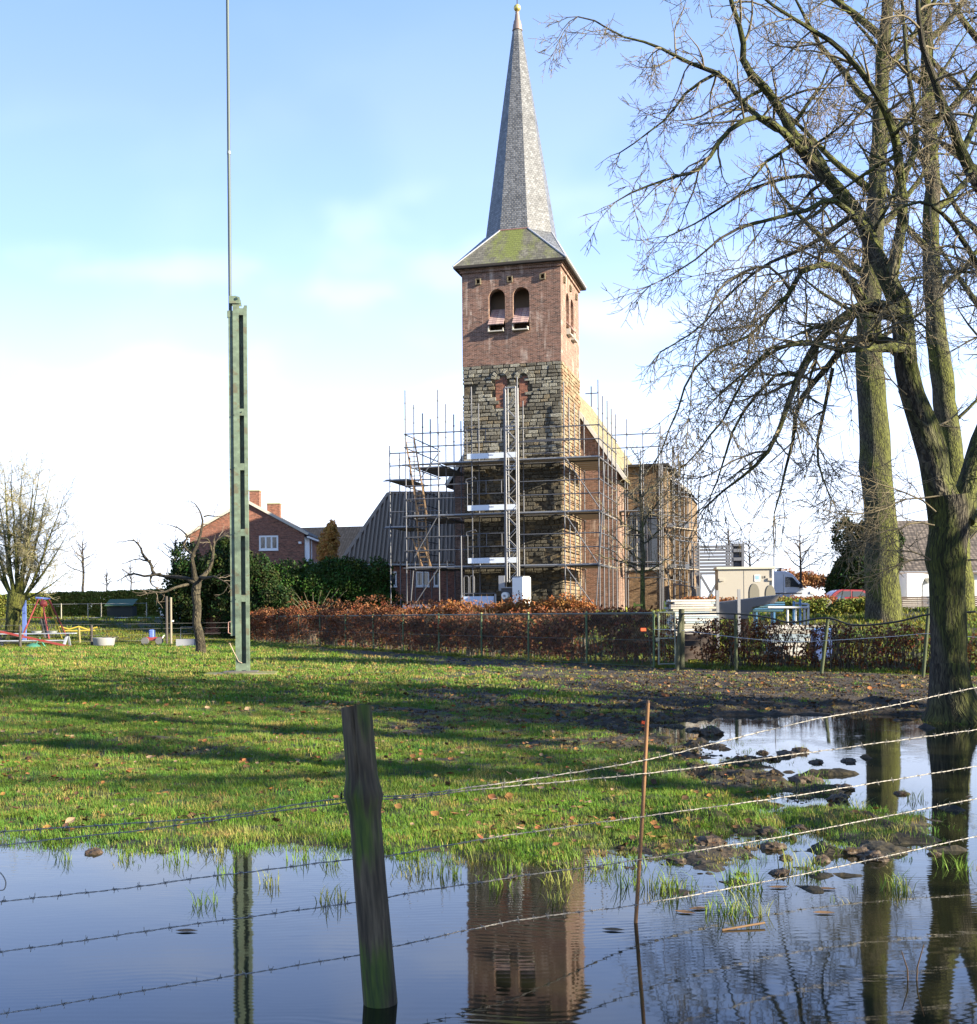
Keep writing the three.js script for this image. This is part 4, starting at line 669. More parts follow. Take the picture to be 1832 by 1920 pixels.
tallTree(47, [[1812, 1240, 66], [1806, 1180, 52], [1798, 1050, 46], [1790, 950, 44], [1782, 850, 42], [1766, 700, 40], [1754, 600, 35], [1748, 480, 31], [1746, 300, 27], [1740, 150, 23], [1735, 0, 19], [1730, -200, 14], [1728, -400, 7]], { seed: 22 }, 'tall bare slender tree behind the gnarled tree', 'bare trees',
  [[1750, 560, 70, -50, 6, 13], [1748, 480, -70, -60, 6, 14, 20], [1747, 400, 70, -60, 7, 14, -20], [1746, 320, -60, -60, 6, 13], [1744, 240, 80, -60, 7, 14, 20], [1740, 160, -70, -60, 6, 12, -20], [1738, 80, 70, -60, 7, 13], [1735, 0, -60, -70, 6, 12], [1733, -80, 60, -70, 6, 12], [1775, 800, 50, -30, 4, 8, 20], [1790, 930, 60, -40, 3, 7]]);
tallTree(52, [[1905, 1235, 60], [1900, 1150, 50], [1892, 900, 44], [1880, 700, 40], [1872, 500, 36], [1866, 300, 30], [1860, 100, 25], [1850, -150, 17], [1845, -350, 8]], { seed: 23 }, 'tall bare tree at the right edge of the churchyard', 'bare trees',
  [[1878, 620, -70, -60, 7, 14], [1870, 480, -80, -60, 7, 14, 20], [1866, 340, -80, -50, 7, 14], [1862, 220, -70, -60, 7, 14, -20], [1860, 100, -80, -60, 7, 14], [1855, 0, -70, -60, 6, 12], [1868, 400, 80, -60, 7, 14], [1862, 160, 80, -60, 7, 14]]);
// --- trees of the same row to the right, outside the picture, whose shade falls across the pasture
const shadeTrees = [[14.2, 2.9, 14, 31, 'ivy-clad roadside tree nearest the camera, right of the picture', 1], [17.5, -6.2, 15, 32, 'bare roadside tree second from the camera, right of the picture', 0], [14.0, -11.8, 15, 33, 'bare roadside tree third from the camera, right of the picture', 0], [22, -13, 16, 34, 'bare roadside tree fourth from the camera, right of the picture', 0], [26, -6, 16, 35, 'ivy-clad tree at the back of the row, right of the picture', 1], [20, -25, 16, 36, 'ivy-clad roadside tree at the hedge, right of the picture', 1], [19.5, -2.2, 15, 38, 'bare roadside tree between the first two, right of the picture', 0], [21.5, -8.2, 16, 39, 'bare roadside tree behind the second one, right of the picture', 0], [18.5, -13.6, 16, 40, 'bare roadside tree beyond the third one, right of the picture', 0], [25, -31, 16, 37, 'bare roadside tree behind the hedge, right of the picture', 0]];
for (const [x, z, h, s, label] of shadeTrees) {
  const t = new Tree({ seed: s, twigR: 0.014, maxLevel: 2, density: 1.25, droop: 0.1, up: 0.13, minLen: 0.7, sidesTrunk: 12, childLen: 0.5 }); t.bark = barkColour([0.17, 0.145, 0.11], [0.115, 0.125, 0.03], 0.7, s); t.twigColour = () => [0.135, 0.105, 0.075];
  const g = ground(x, z), T = [V(x, g - 0.3, z), V(x, g + 2, z), V(x + 0.2, g + h * 0.4, z), V(x - 0.1, g + h * 0.7, z + 0.2), V(x, g + h, z)]; t.limb(T, [0.5, 0.38, 0.3, 0.2, 0.04], 0, { from: 0.3, len: 2.5, dens: 1.0, step: 0.5 });
  for (let k = 0; k < 12; k++) { const a = k * 2.4, y = g + h * (0.20 + 0.055 * k), q = [V(x, y, z)], L = 4.8 - 0.2 * k; for (let i = 1; i <= 5; i++) q.push(V(x + Math.cos(a) * L * i / 5, y + L * 0.55 * i / 5 + 0.25 * (t.R() - 0.5), z + Math.sin(a) * L * i / 5)); t.limb(q, [0.15, 0.12, 0.09, 0.06, 0.04, 0.02], 0, { from: 0.2, len: 2.0, dens: 1.3, step: 0.5 }); }
  t.build('roadside_tree', label, V(x, g, z), 'bare trees');
}
// --- pollard with many upright stems, left edge
{
  const D = 63, t = new Tree({ seed: 41, twigR: 0.0085, maxLevel: 3, density: 2.3, droop: -0.02, up: 0.12, wiggle: 0.14, childLen: 0.5, minLen: 0.6, sidesTrunk: 18 }); t.bark = barkColour([0.24, 0.22, 0.11], [0.29, 0.31, 0.05], 1.7, 91); t.twigColour = () => [0.30, 0.27, 0.15];
  limbPx(t, [[20, 1205, 34], [21, 1190, 27], [24, 1160, 24], [29, 1132, 30], [34, 1112, 34]], D, 0, { dens: 0, step: 0.3 });
  for (const [x, y, w, ex, ey, dz] of [[38, 1115, 12, 62, 900, 0], [32, 1112, 12, 40, 880, 1], [26, 1115, 12, 8, 890, -.5], [40, 1118, 10, 92, 905, .6], [20, 1120, 10, -30, 905, 0], [44, 1122, 9, 118, 935, -.6], [34, 1114, 9, 20, 870, -1], [22, 1120, 9, -50, 930, .6], [42, 1120, 8, 128, 1000, .3], [30, 1114, 9, 75, 880, -1.2], [28, 1118, 9, -10, 880, 1], [44, 1124, 6, 130, 1070, 0.5]]) {
    const P = []; for (let k = 0; k <= 5; k++) { const s = k / 5; P.push([lerp(x, ex, Math.pow(s, 0.8)), lerp(y, ey, s), Math.max(0.8, w * 0.72 * (1 - s * 0.9)), dz * s * 2]); } limbPx(t, P, D, 0, { from: 0.18, dens: 1.9, len: 1.9, wig: 0.06, step: 0.5 });
  }
  t.build('pollard_tree', 'many-stemmed bare tree with yellow-green bark at the left edge', place(21, 1195, D), 'bare trees');
}
// --- old fruit tree beside the mast
{
  const D = 46, t = new Tree({ seed: 51, twigR: 0.009, maxLevel: 2, density: 1.1, droop: 0.02, up: 0.1, wiggle: 0.4, childLen: 0.5, minLen: 0.5, sidesTrunk: 18 }); t.bark = barkColour([0.20, 0.155, 0.11], [0.15, 0.15, 0.06], 0.35, 101); t.twigColour = () => [0.13, 0.105, 0.075];
  const L = (l, o) => limbPx(t, l.map(([x, y, w, z]) => [x, y, w * 0.82, z]), D, 0, { from: 0.3, len: 0.9, dens: 1.6, wig: 0.06, step: 0.25, ...o });
  L([[376, 1228, 27], [374, 1215, 23], [371, 1170, 20], [369, 1130, 19], [368, 1100, 21], [368, 1085, 20]], { dens: 0 });
  L([[369, 1095, 14], [350, 1085, 9], [330, 1080, 8, .5], [305, 1078, 7, .8], [288, 1074, 7, 1], [284, 1058, 7, 1], [272, 1045, 6, 1], [262, 1025, 5, 1], [250, 1013, 3, 1], [234, 1017, 1.6, 1]]);
  L([[300, 1077, 6, .8], [268, 1079, 5, 1], [245, 1076, 4, 1.2], [228, 1086, 2, 1.3]]); L([[286, 1072, 6, 1], [284, 1090, 4, 1], [288, 1100, 2.5, 1]]); L([[356, 1094, 8], [320, 1105, 5, -.5], [295, 1112, 4, -.7], [278, 1110, 2, -.8]]);
  L([[366, 1092, 14], [360, 1060, 9, -.4], [365, 1035, 8, -.5], [374, 1005, 6, -.6], [378, 985, 5, -.6], [381, 970, 4, -.6], [372, 950, 3, -.6], [362, 942, 1.6, -.6]]); L([[380, 968, 4, -.6], [395, 965, 3, -.5], [410, 968, 1.6, -.5]]);
  L([[362, 1045, 7, -.4], [345, 1020, 5, 0], [352, 1008, 4, .2], [335, 990, 3, .3], [315, 982, 1.6, .3]]); L([[284, 1052, 5, 1], [262, 1048, 3, 1.2], [238, 1056, 1.6, 1.3]]);
  L([[372, 1090, 13], [392, 1070, 8, .3], [399, 1040, 7, .4], [405, 1015, 5, .5], [418, 1005, 3, .6], [436, 1012, 1.6, .6]]); L([[376, 1085, 9], [400, 1082, 5, -.8], [420, 1090, 3, -1], [432, 1105, 2, -1]]); L([[400, 1035, 5, .4], [388, 1012, 4, .2], [372, 1010, 2, 0]]);
  t.build('old_fruit_tree', 'small gnarled fruit tree with split trunk left of the mast', place(375, 1225, D), 'bare trees');
}
// --- thin young tree tied between stakes in front of the church
{
  const D = 48, t = new Tree({ seed: 61, twigR: 0.010, maxLevel: 2, density: 1.5, droop: 0.0, up: 0.10, wiggle: 0.2, childLen: 0.5, minLen: 0.4, sidesTrunk: 12 }); t.bark = barkColour([0.20, 0.18, 0.10], [0.20, 0.23, 0.04], 0.95, 111); t.twigColour = () => [0.20, 0.17, 0.10];
  limbPx(t, [[1206, 1150, 9.5], [1206, 1100, 9], [1205, 1040, 8], [1203, 980, 7], [1201, 930, 5], [1200, 890, 3], [1198, 860, 1.5]], D, 0, { from: 0.3, dens: 1.6, len: 1.2, step: 0.3 });
  for (const [y, dx, dy] of [[1075, -60, -45], [1075, 60, -35], [1050, -70, -60], [1020, 55, -50], [1000, -75, -50], [975, 50, -60], [1060, -90, -20], [945, -50, -50], [930, 45, -45], [990, 30, -70]]) { const q = []; for (let k = 0; k <= 4; k++) q.push([1204 + dx * k / 4, y + dy * Math.pow(k / 4, 1.2), Math.max(1, 4 - 0.8 * k), (t.R() - 0.5) * 0.6 * k]); limbPx(t, q, D, 0, { from: 0.2, dens: 2.0, len: 0.9, step: 0.25 }); }
  t.build('young_tree', 'slim young bare tree tied between yellow-green stakes before the church', place(1206, 1150, D), 'bare trees');
}
// --- small bare trees on the skyline
for (const [px, D, top, base, w, s, label] of [[155, 110, 1000, 1112, 5, 71, 'thin bare sapling on the skyline behind the left hedge'], [1500, 95, 985, 1105, 5, 72, 'small round-headed bare tree right of the van'], [1405, 105, 1000, 1090, 4, 73, 'small bare tree above the site cabin roof'], [1366, 100, 985, 1060, 4, 74, 'small bare tree behind the grey slatted trailer'], [200, 120, 1070, 1112, 3, 75, 'low bare shrub on the skyline left of the fruit tree'], [245, 120, 1055, 1110, 3, 76, 'low pale bare shrub on the skyline beside the hedge end'], [328, 100, 1000, 1080, 4, 77, 'bare tree top showing over the ivy']]) {
  const t = new Tree({ seed: s, twigR: 0.013, maxLevel: 3, density: 0.8, droop: 0, up: 0.10, wiggle: 0.26, childLen: 0.55, minLen: 0.5, sidesTrunk: 10, spread: 0.8 }); t.bark = () => [0.13, 0.11, 0.09]; t.twigColour = () => [0.17, 0.14, 0.115];
  const H = (base - top) * D / F; limbPx(t, [[px, base + 8, w], [px + 1, base - (base - top) * 0.35, w * 0.8], [px, base - (base - top) * 0.7, w * 0.5], [px, top, 1]], D, 0, { from: 0.4, dens: 0.8, len: H * 0.25, step: 0.4 });
  const B = at(px, base, D); for (let k = 0; k < 11; k++) { const a = k * 2.4 + t.R(), y = B.y + H * (0.3 + 0.05 * k), L = H * (0.50 - 0.03 * k) * (0.8 + 0.4 * t.R()); t.grow(V(B.x, y, B.z), V(Math.cos(a), 0.55 + 0.3 * t.R(), Math.sin(a)), L, 0.05, 0); }
  t.build('skyline_tree', label, place(px, base, D), 'small bare trees on the skyline');
}
// ---------------------------------------------------------------- scaffolding round the church
const mTube = mat(0.115, 0.12, 0.135, 0.5, { metalness: 0.45 }), mDeck = mat(0.24, 0.20, 0.15, 0.85), mDeckSteel = mat(0.30, 0.31, 0.32, 0.5, { metalness: 0.5 }), mLadder = mat(0.30, 0.19, 0.10, 0.85), mBlue = mat(0.06, 0.17, 0.42, 0.5), mGalv = mat(0.27, 0.275, 0.285, 0.5, { metalness: 0.4 });
const mastTex = tex(128, 512, (u, v) => { const n = fbm(u * 8, v * 30, 4, 720), r = sstep(0.6, 0.74, fbm(u * 5 + 2, v * 18, 4, 724)), q = 0.9 + 0.35 * (n - 0.5); return mix3([0.41 * q, 0.475 * q, 0.40 * q], [0.34, 0.28, 0.2], r * 0.5); }); const mastGreen = new THREE.MeshStandardMaterial({ map: scaled(mastTex, 1, 0.4), roughness: 0.55 });
const GY = CG - 0.25;
const slabTex = tex(256, 128, (u, v) => { const n = fbm(u * 10, v * 10, 4, 690), m = sstep(0.44, 0.56, fbm(u * 5, v * 5, 3, 694)); return mix3([0.45 + 0.2 * (n - 0.5), 0.43 + 0.2 * (n - 0.5), 0.36], [0.42, 0.44, 0.14], m * 0.8); });
function textMat(text, ink, ground_, w = 128, h = 128) { const c = document.createElement('canvas'); c.width = w; c.height = h; const x = c.getContext('2d'); x.clearRect(0, 0, w, h); x.fillStyle = '#000'; x.fillRect(0, 0, w, h); x.fillStyle = '#fff'; x.font = `bold ${Math.round(h * 0.8)}px sans-serif`; x.textAlign = 'center'; x.textBaseline = 'middle'; x.fillText(text, w / 2, h / 2, w * 0.98); const t = new THREE.CanvasTexture(c); return new THREE.MeshStandardMaterial({ color: new THREE.Color(ink), alphaMap: t, transparent: true, roughness: 0.7 }); }
function toWorld(g) { g.rotateY(-TH); g.translate(CXW, 0, -CD); return g; }
{
  const sc = thing('scaffolding', 'steel tube scaffolding with three decks around the foot of the church tower', 'scaffolding', V(CXW, 0, -CD), -TH);
  const xAt = (px, z) => churchPx(px, 1000, z).x, yAt = (py, z) => churchPx(900, py, z).y;
  const Z = [4.9, 3.3, 1.6, 0, -1.7], X = [xAt(762, 4.9), xAt(823, 4.9), xAt(886, 4.9), xAt(971, 4.9), xAt(1059, 4.9), xAt(1124, 4.9)];
  const LV = [yAt(1060, 4.9), yAt(962, 4.9), yAt(863, 4.9)], R = rng(700);
  const tubes = (name, a, b, r = 0.035) => part(name, barGeo(a, b, r, 7), mTube, sc);
  const collar = (x, y, z) => part('coupler', collarGeo, mTube, sc, V(x, y, z));
  const collarGeo = new THREE.CylinderGeometry(0.055, 0.055, 0.07, 8);
  const stand = (x, z, top) => { tubes('standard', V(x, GY, z), V(x, top, z), 0.036); for (const l of LV) if (l < top) collar(x, l + 0.1, z); for (let y = LV[2] + 1.6; y < top - 0.2; y += 0.95) collar(x, y + 0.1 * R(), z); };
  // standards
  X.forEach((x, i) => Z.forEach((z, j) => { if ((i === 2 || i === 3) && j > 1) return; if (i === 4 && j === 1) { stand(x, z, 14.2); return; } if (i === 1 && j > 1 && j < 4) { stand(x, z, 14.2 - 0.15 * j); return; } stand(x, z, 14.9 - 0.2 * R() - (j ? 0.45 : 0) - 0.1 * j); }));
  const xl = xAt(732, 4.4); stand(xl, 4.4, yAt(828, 4.4)); stand(xl, 2.6, yAt(835, 4.4)); stand(xl, 0.6, yAt(835, 4.4));
  // decks of single boards, ledgers below and guard rails above
  const board = (x0, x1, y, z0, z1) => { const n = Math.round((z0 - z1) / 0.31); for (let k = 0; k < n; k++) part('deck_board', boxGeo(Math.min(x0, x1), y - 0.05, z0 - (k + 0.96) * (z0 - z1) / n, Math.max(x0, x1), y, z0 - k * (z0 - z1) / n), k % 3 ? mDeck : mDeckSteel, sc); };
  LV.forEach((y, l) => {
    board(X[1] + 0.04, X[4] - 0.04, y, 4.86, 3.34); board(X[4] + 0.04, X[5] - 0.04, y, 4.86, -1.6); board(X[0] + 0.04, X[1] - 0.04, y - (l === 2 ? 0.02 : 0), 3.26, -1.6);
    if (l < 2) board(X[0] + 0.04, X[1] - 0.04, y, 4.86, 3.4);
    for (const [a, b, z] of [[X[0], X[5], 4.94], [X[0], X[5], 3.26]]) tubes('ledger', V(a - 0.2, y - 0.09, z), V(b + 0.2, y - 0.09, z));
    for (const x of [X[0], X[1], X[4], X[5]]) tubes('transom', V(x + 0.04, y - 0.13, 5.1), V(x + 0.04, y - 0.13, -1.9));
    for (const g of [0.95, 1.75]) { const yy = y + g * 0.98; tubes('guard_rail', V(X[0], yy, 4.95), V(X[2], yy, 4.95)); tubes('guard_rail', V(X[3], yy, 4.95), V(X[5], yy, 4.95)); tubes('guard_rail', V(X[5] + 0.05, yy, 5), V(X[5] + 0.05, yy, -1.7)); tubes('guard_rail', V(X[0] - 0.05, yy, 5), V(X[0] - 0.05, yy, -1.7)); if (l === 2) tubes('guard_rail', V(X[3], yy - 0.45, 3.25), V(X[4] + 0.4, yy - 0.45, 3.25)); }
  });
  for (const py of [892, 982]) { const y = yAt(py, 4.4); board(xl - 0.3, X[0] - 0.05, y, 4.4, 0.4); tubes('ledger', V(xl - 0.4, y - 0.1, 4.45), V(X[1], y - 0.1, 4.45)); }
  for (const py of [843, 867, 955]) tubes('guard_rail', V(xl, yAt(py, 4.4), 4.45), V(X[1], yAt(py, 4.4), 4.45));
  // braces
  for (const [a, b, c, d] of [[822, 850, 783, 905], [822, 965, 777, 1045], [823, 1064, 776, 1136], [1059, 857, 1124, 952], [1059, 963, 1125, 1062], [1060, 1061, 1114, 1136], [1134, 870, 1124, 1060], [775, 1070, 770, 1135], [1128, 965, 1118, 1135]]) tubes('brace', churchPx(a, b, 5.02), churchPx(c, d, 5.02), 0.032);
  // ladders
  for (const [a, b, c, d, z] of [[768, 820, 792, 965, 4.6], [786, 912, 796, 1062, 4.3], [782, 1010, 800, 1062, 4.0]]) {
    const A = churchPx(a, b, z), B = churchPx(c, d, z), w = V(0.27, 0, 0), ld = new THREE.Group(); ld.name = 'ladder'; sc.add(ld);
    for (const s of [-1, 1]) part('stile', beam(A.clone().addScaledVector(w, s), B.clone().addScaledVector(w, s), 0.05, 0.08), mLadder, ld);
    const n = Math.round(A.distanceTo(B) / 0.3); for (let k = 1; k < n; k++) { const q = A.clone().lerp(B, k / n); part('rung', barGeo(q.clone().sub(w), q.clone().add(w), 0.02, 6), mLadder, ld); }
  }
  // scaffold tubes along the transept and its far end
  const TZ = -4.4, tx = [1149, 1177, 1207, 1240].map((p) => xAt(p, TZ));
  tx.forEach((x, i) => { stand(x, TZ, yAt([790, 800, 822, 815][i], TZ)); stand(x, TZ + 1.1, yAt(860, TZ)); });
  for (const py of [828, 852, 935, 975, 1010, 1088]) tubes('guard_rail', V(tx[0], yAt(py, TZ), TZ + 0.05), V(tx[3], yAt(py, TZ), TZ + 0.05));
  for (const py of [968, 1060]) board(tx[0], tx[3], yAt(py, TZ), TZ + 1.1, TZ);
  const EX = [1243, 1252, 1262, 1276, 1290].map((p, i) => [xAt(p, -5 - 0.9 * i), -5 - 0.9 * i]);
  EX.forEach(([x, z], i) => { stand(x, z, yAt([830, 835, 850, 880, 905][i], z)); stand(x + 0.7, z - 0.3, yAt([850, 860, 880, 900, 925][i], z)); });
  for (const py of [890, 930, 975, 1010, 1055, 1090]) { const [a, za] = EX[0], [b, zb] = EX[4]; tubes('guard_rail', V(a, yAt(py, za), za), V(b, yAt(py + 8, zb), zb)); tubes('guard_rail', V(a + 0.7, yAt(py + 10, za), za - 0.3), V(b + 0.7, yAt(py + 18, zb), zb - 0.3)); }
  for (const py of [998, 1072]) { const [a, za] = EX[0], [b, zb] = EX[4], y = yAt(py, za); part('deck_board', beam(V(a + 0.35, y, za - 0.15), V(b + 0.35, y, zb - 0.15), 0.7, 0.05), mDeck, sc); }
  for (const [x] of EX) for (const l of [0, 1]) part('toe_board', boxGeo(x, yAt(l ? 1000 : 1074, -6), -6.5, x + 0.25, yAt(l ? 990 : 1064, -6), -6.46), mDeckSteel, sc);

  // hoist: lattice mast, drive and white cabinet
  const ho = thing('material_hoist', 'galvanised lattice hoist mast with white cabinet in front of the tower', 'hoist', V(CXW, 0, -CD), -TH);
  const hz = 5.55, hx0 = xAt(950, hz), hx1 = xAt(969, hz), hb = yAt(1092, hz), ht = yAt(728, hz), w = hx1 - hx0;
  for (const [x, z] of [[hx0, hz], [hx1, hz], [hx0, hz - w], [hx1, hz - w]]) part('chord', barGeo(V(x, hb, z), V(x, ht, z), 0.032, 7), mGalv, ho);
  part('guide_rail', boxGeo(hx0 - 0.15, GY + 0.3, hz - 0.2, hx0 - 0.08, ht - 0.05, hz - 0.08), mTube, ho);
  { let y = hb, k = 0; const st = 0.62; while (y + st < ht) { for (const z of [hz, hz - w]) part('lacing', barGeo(V(k % 2 ? hx1 : hx0, y, z), V(k % 2 ? hx0 : hx1, y + st, z), 0.022, 5), mGalv, ho); y += st; k++; } for (const py of [730, 802, 808, 876, 882, 958, 1030, 1034]) part('tie', boxGeo(hx0, yAt(py, hz) - 0.03, hz - 0.03, hx1, yAt(py, hz) + 0.03, hz + 0.05), mGalv, ho); }
  const tall = xAt(972, hz + 0.1); part('side_tube', barGeo(V(tall, GY + 1.6, hz + 0.1), V(tall, ht + 0.5, hz + 0.1), 0.035), mTube, ho);
  // cabinet
  { const c = churchPx(978, 1110, hz + 0.8), q = new THREE.Group(); q.name = 'cabinet'; q.position.set(c.x, 0, hz + 0.8); q.rotation.y = TH - 0.72; ho.add(q); const y0 = yAt(1139, hz), y1 = yAt(1085, hz); const g = new RoundedBoxGeometry(0.78, y1 - y0, 0.72, 2, 0.03); g.translate(0, (y0 + y1) / 2, 0); part('shell', g, whitePaint, q);
    part('lid', boxGeo(-0.36, y1 + 0.02, -0.3, 0.36, y1 + 0.07, 0.3), mGalv, q); part('number_plate', new THREE.PlaneGeometry(0.3, 0.34), textMat('5', '#1c1c1c', null), q, V(0.10, lerp(y0, y1, 0.5), 0.364)); }
  // motor and switch box
  { const c = churchPx(948, 1117, hz + 0.7); const q = part('drive_drum', new THREE.CylinderGeometry(0.2, 0.2, 0.3, 18), mat(0.7, 0.7, 0.68, 0.5), ho, V(c.x, c.y, hz + 0.7), [Math.PI / 2, 0, 0.2]); part('drum_hub', new THREE.CylinderGeometry(0.07, 0.07, 0.06, 12), mGalv, q, V(0, 0.17, 0));
    part('drive_housing', boxGeo(c.x - 0.3, GY, hz + 0.2, c.x + 0.35, c.y + 0.42, hz + 0.5), mat(0.05, 0.05, 0.055, 0.6), ho); part('housing_lid', boxGeo(c.x - 0.32, c.y + 0.43, hz + 0.15, c.x + 0.38, c.y + 0.49, hz + 0.6), mGalv, ho); part('switch_panel', boxGeo(c.x - 0.5, c.y + 0.3, hz + 0.2, c.x - 0.15, c.y + 1.15, hz + 0.3), mGalv, ho); }
  // carriage with its sign
  { const a = xAt(865, hz + 0.5), b = xAt(928, hz + 0.5), y0 = yAt(1142, hz + 0.5), y1 = yAt(1118, hz + 0.5), q = new THREE.Group(); q.name = 'carriage'; ho.add(q); part('panel', boxGeo(a + 0.1, y0, hz + 0.45, b - 0.1, y1, hz + 0.5), mat(0.46, 0.56, 0.74, 0.5), q); for (const x of [a, b]) part('post', boxGeo(x - 0.05, GY, hz + 0.4, x + 0.05, y1 + (x === a ? 0.1 : 0.12), hz + 0.53), mGalv, q); part('lettering', new THREE.PlaneGeometry(1.62, 0.2), textMat('STEIN VAN DEN ROTHER', '#2a3350', null, 700, 80), q, V((a + b) / 2, y0 + 0.24, hz + 0.503)); part('rail', barGeo(V(a, y1 + 0.16, hz + 0.46), V(b, y1 + 0.16, hz + 0.46), 0.03), mTube, q); part('pole', barGeo(V(a - 0.02, y1, hz + 0.48), V(a - 0.02, yAt(1005, hz), hz + 0.48), 0.045), mTube, q);
    for (const px of [869, 880]) { const x = xAt(px, hz + 0.3); part('hoop', new MB().tube([V(x, y1, hz + 0.3), V(x, yAt(1083, hz), hz + 0.3), V(x + 0.06, yAt(1080, hz), hz + 0.3), V(x + 0.24, yAt(1080, hz), hz + 0.3), V(x + 0.27, yAt(1083, hz), hz + 0.3), V(x + 0.27, y1, hz + 0.3)], 0.028, 6).geo(), mTube, q); } }
  // landing gates, one on each deck
  [['upper', 855, 'white landing gate of the hoist on the top scaffold deck'], ['middle', 952, 'white landing gate of the hoist on the middle scaffold deck'], ['lower', 1051, 'white landing gate of the hoist on the lowest scaffold deck']].forEach(([, py, label]) => {
    const g = thing('landing_gate', label, 'gate', V(CXW, 0, -CD), -TH, 'hoist landing gates'), z = 5.12, a = xAt(877, z), b = xAt(970, z), y = yAt(py, z);
    part('kick_board', boxGeo(a, y - 0.16, z - 0.02, b, y + 0.15, z + 0.02), mat(0.66, 0.72, 0.80, 0.5), g); part('lettering', new THREE.PlaneGeometry(0.46, 0.13), textMat('Maber', '#27406e', null, 256, 72), g, V((a + b) / 2 - 0.05, y + 0.03, z + 0.024));
    const r0 = y + 0.8, r1 = y + 1.55, c = xAt(898, z); for (const yy of [r0, r1]) part('rail', barGeo(V(a, yy, z), V(hx0, yy, z), 0.026), mTube, g);
    for (const x of [a, c - 0.05, lerp(c, b, 0.2), lerp(c, hx0, 0.78)]) part('bar', barGeo(V(x, x === a ? y - 0.15 : r0, z), V(x, r1, z), 0.022), mTube, g);
    part('arm', new MB().tube([V(a - 0.05, r1 - 0.1, z + 0.1), V(a - 0.04, r1 + 0.1, z + 0.1), V(a + 0.5, r1 + 0.22, z + 0.1), V(a + 0.55, r1 + 0.12, z + 0.1)], 0.028, 6).geo(), mTube, g);
  });
}
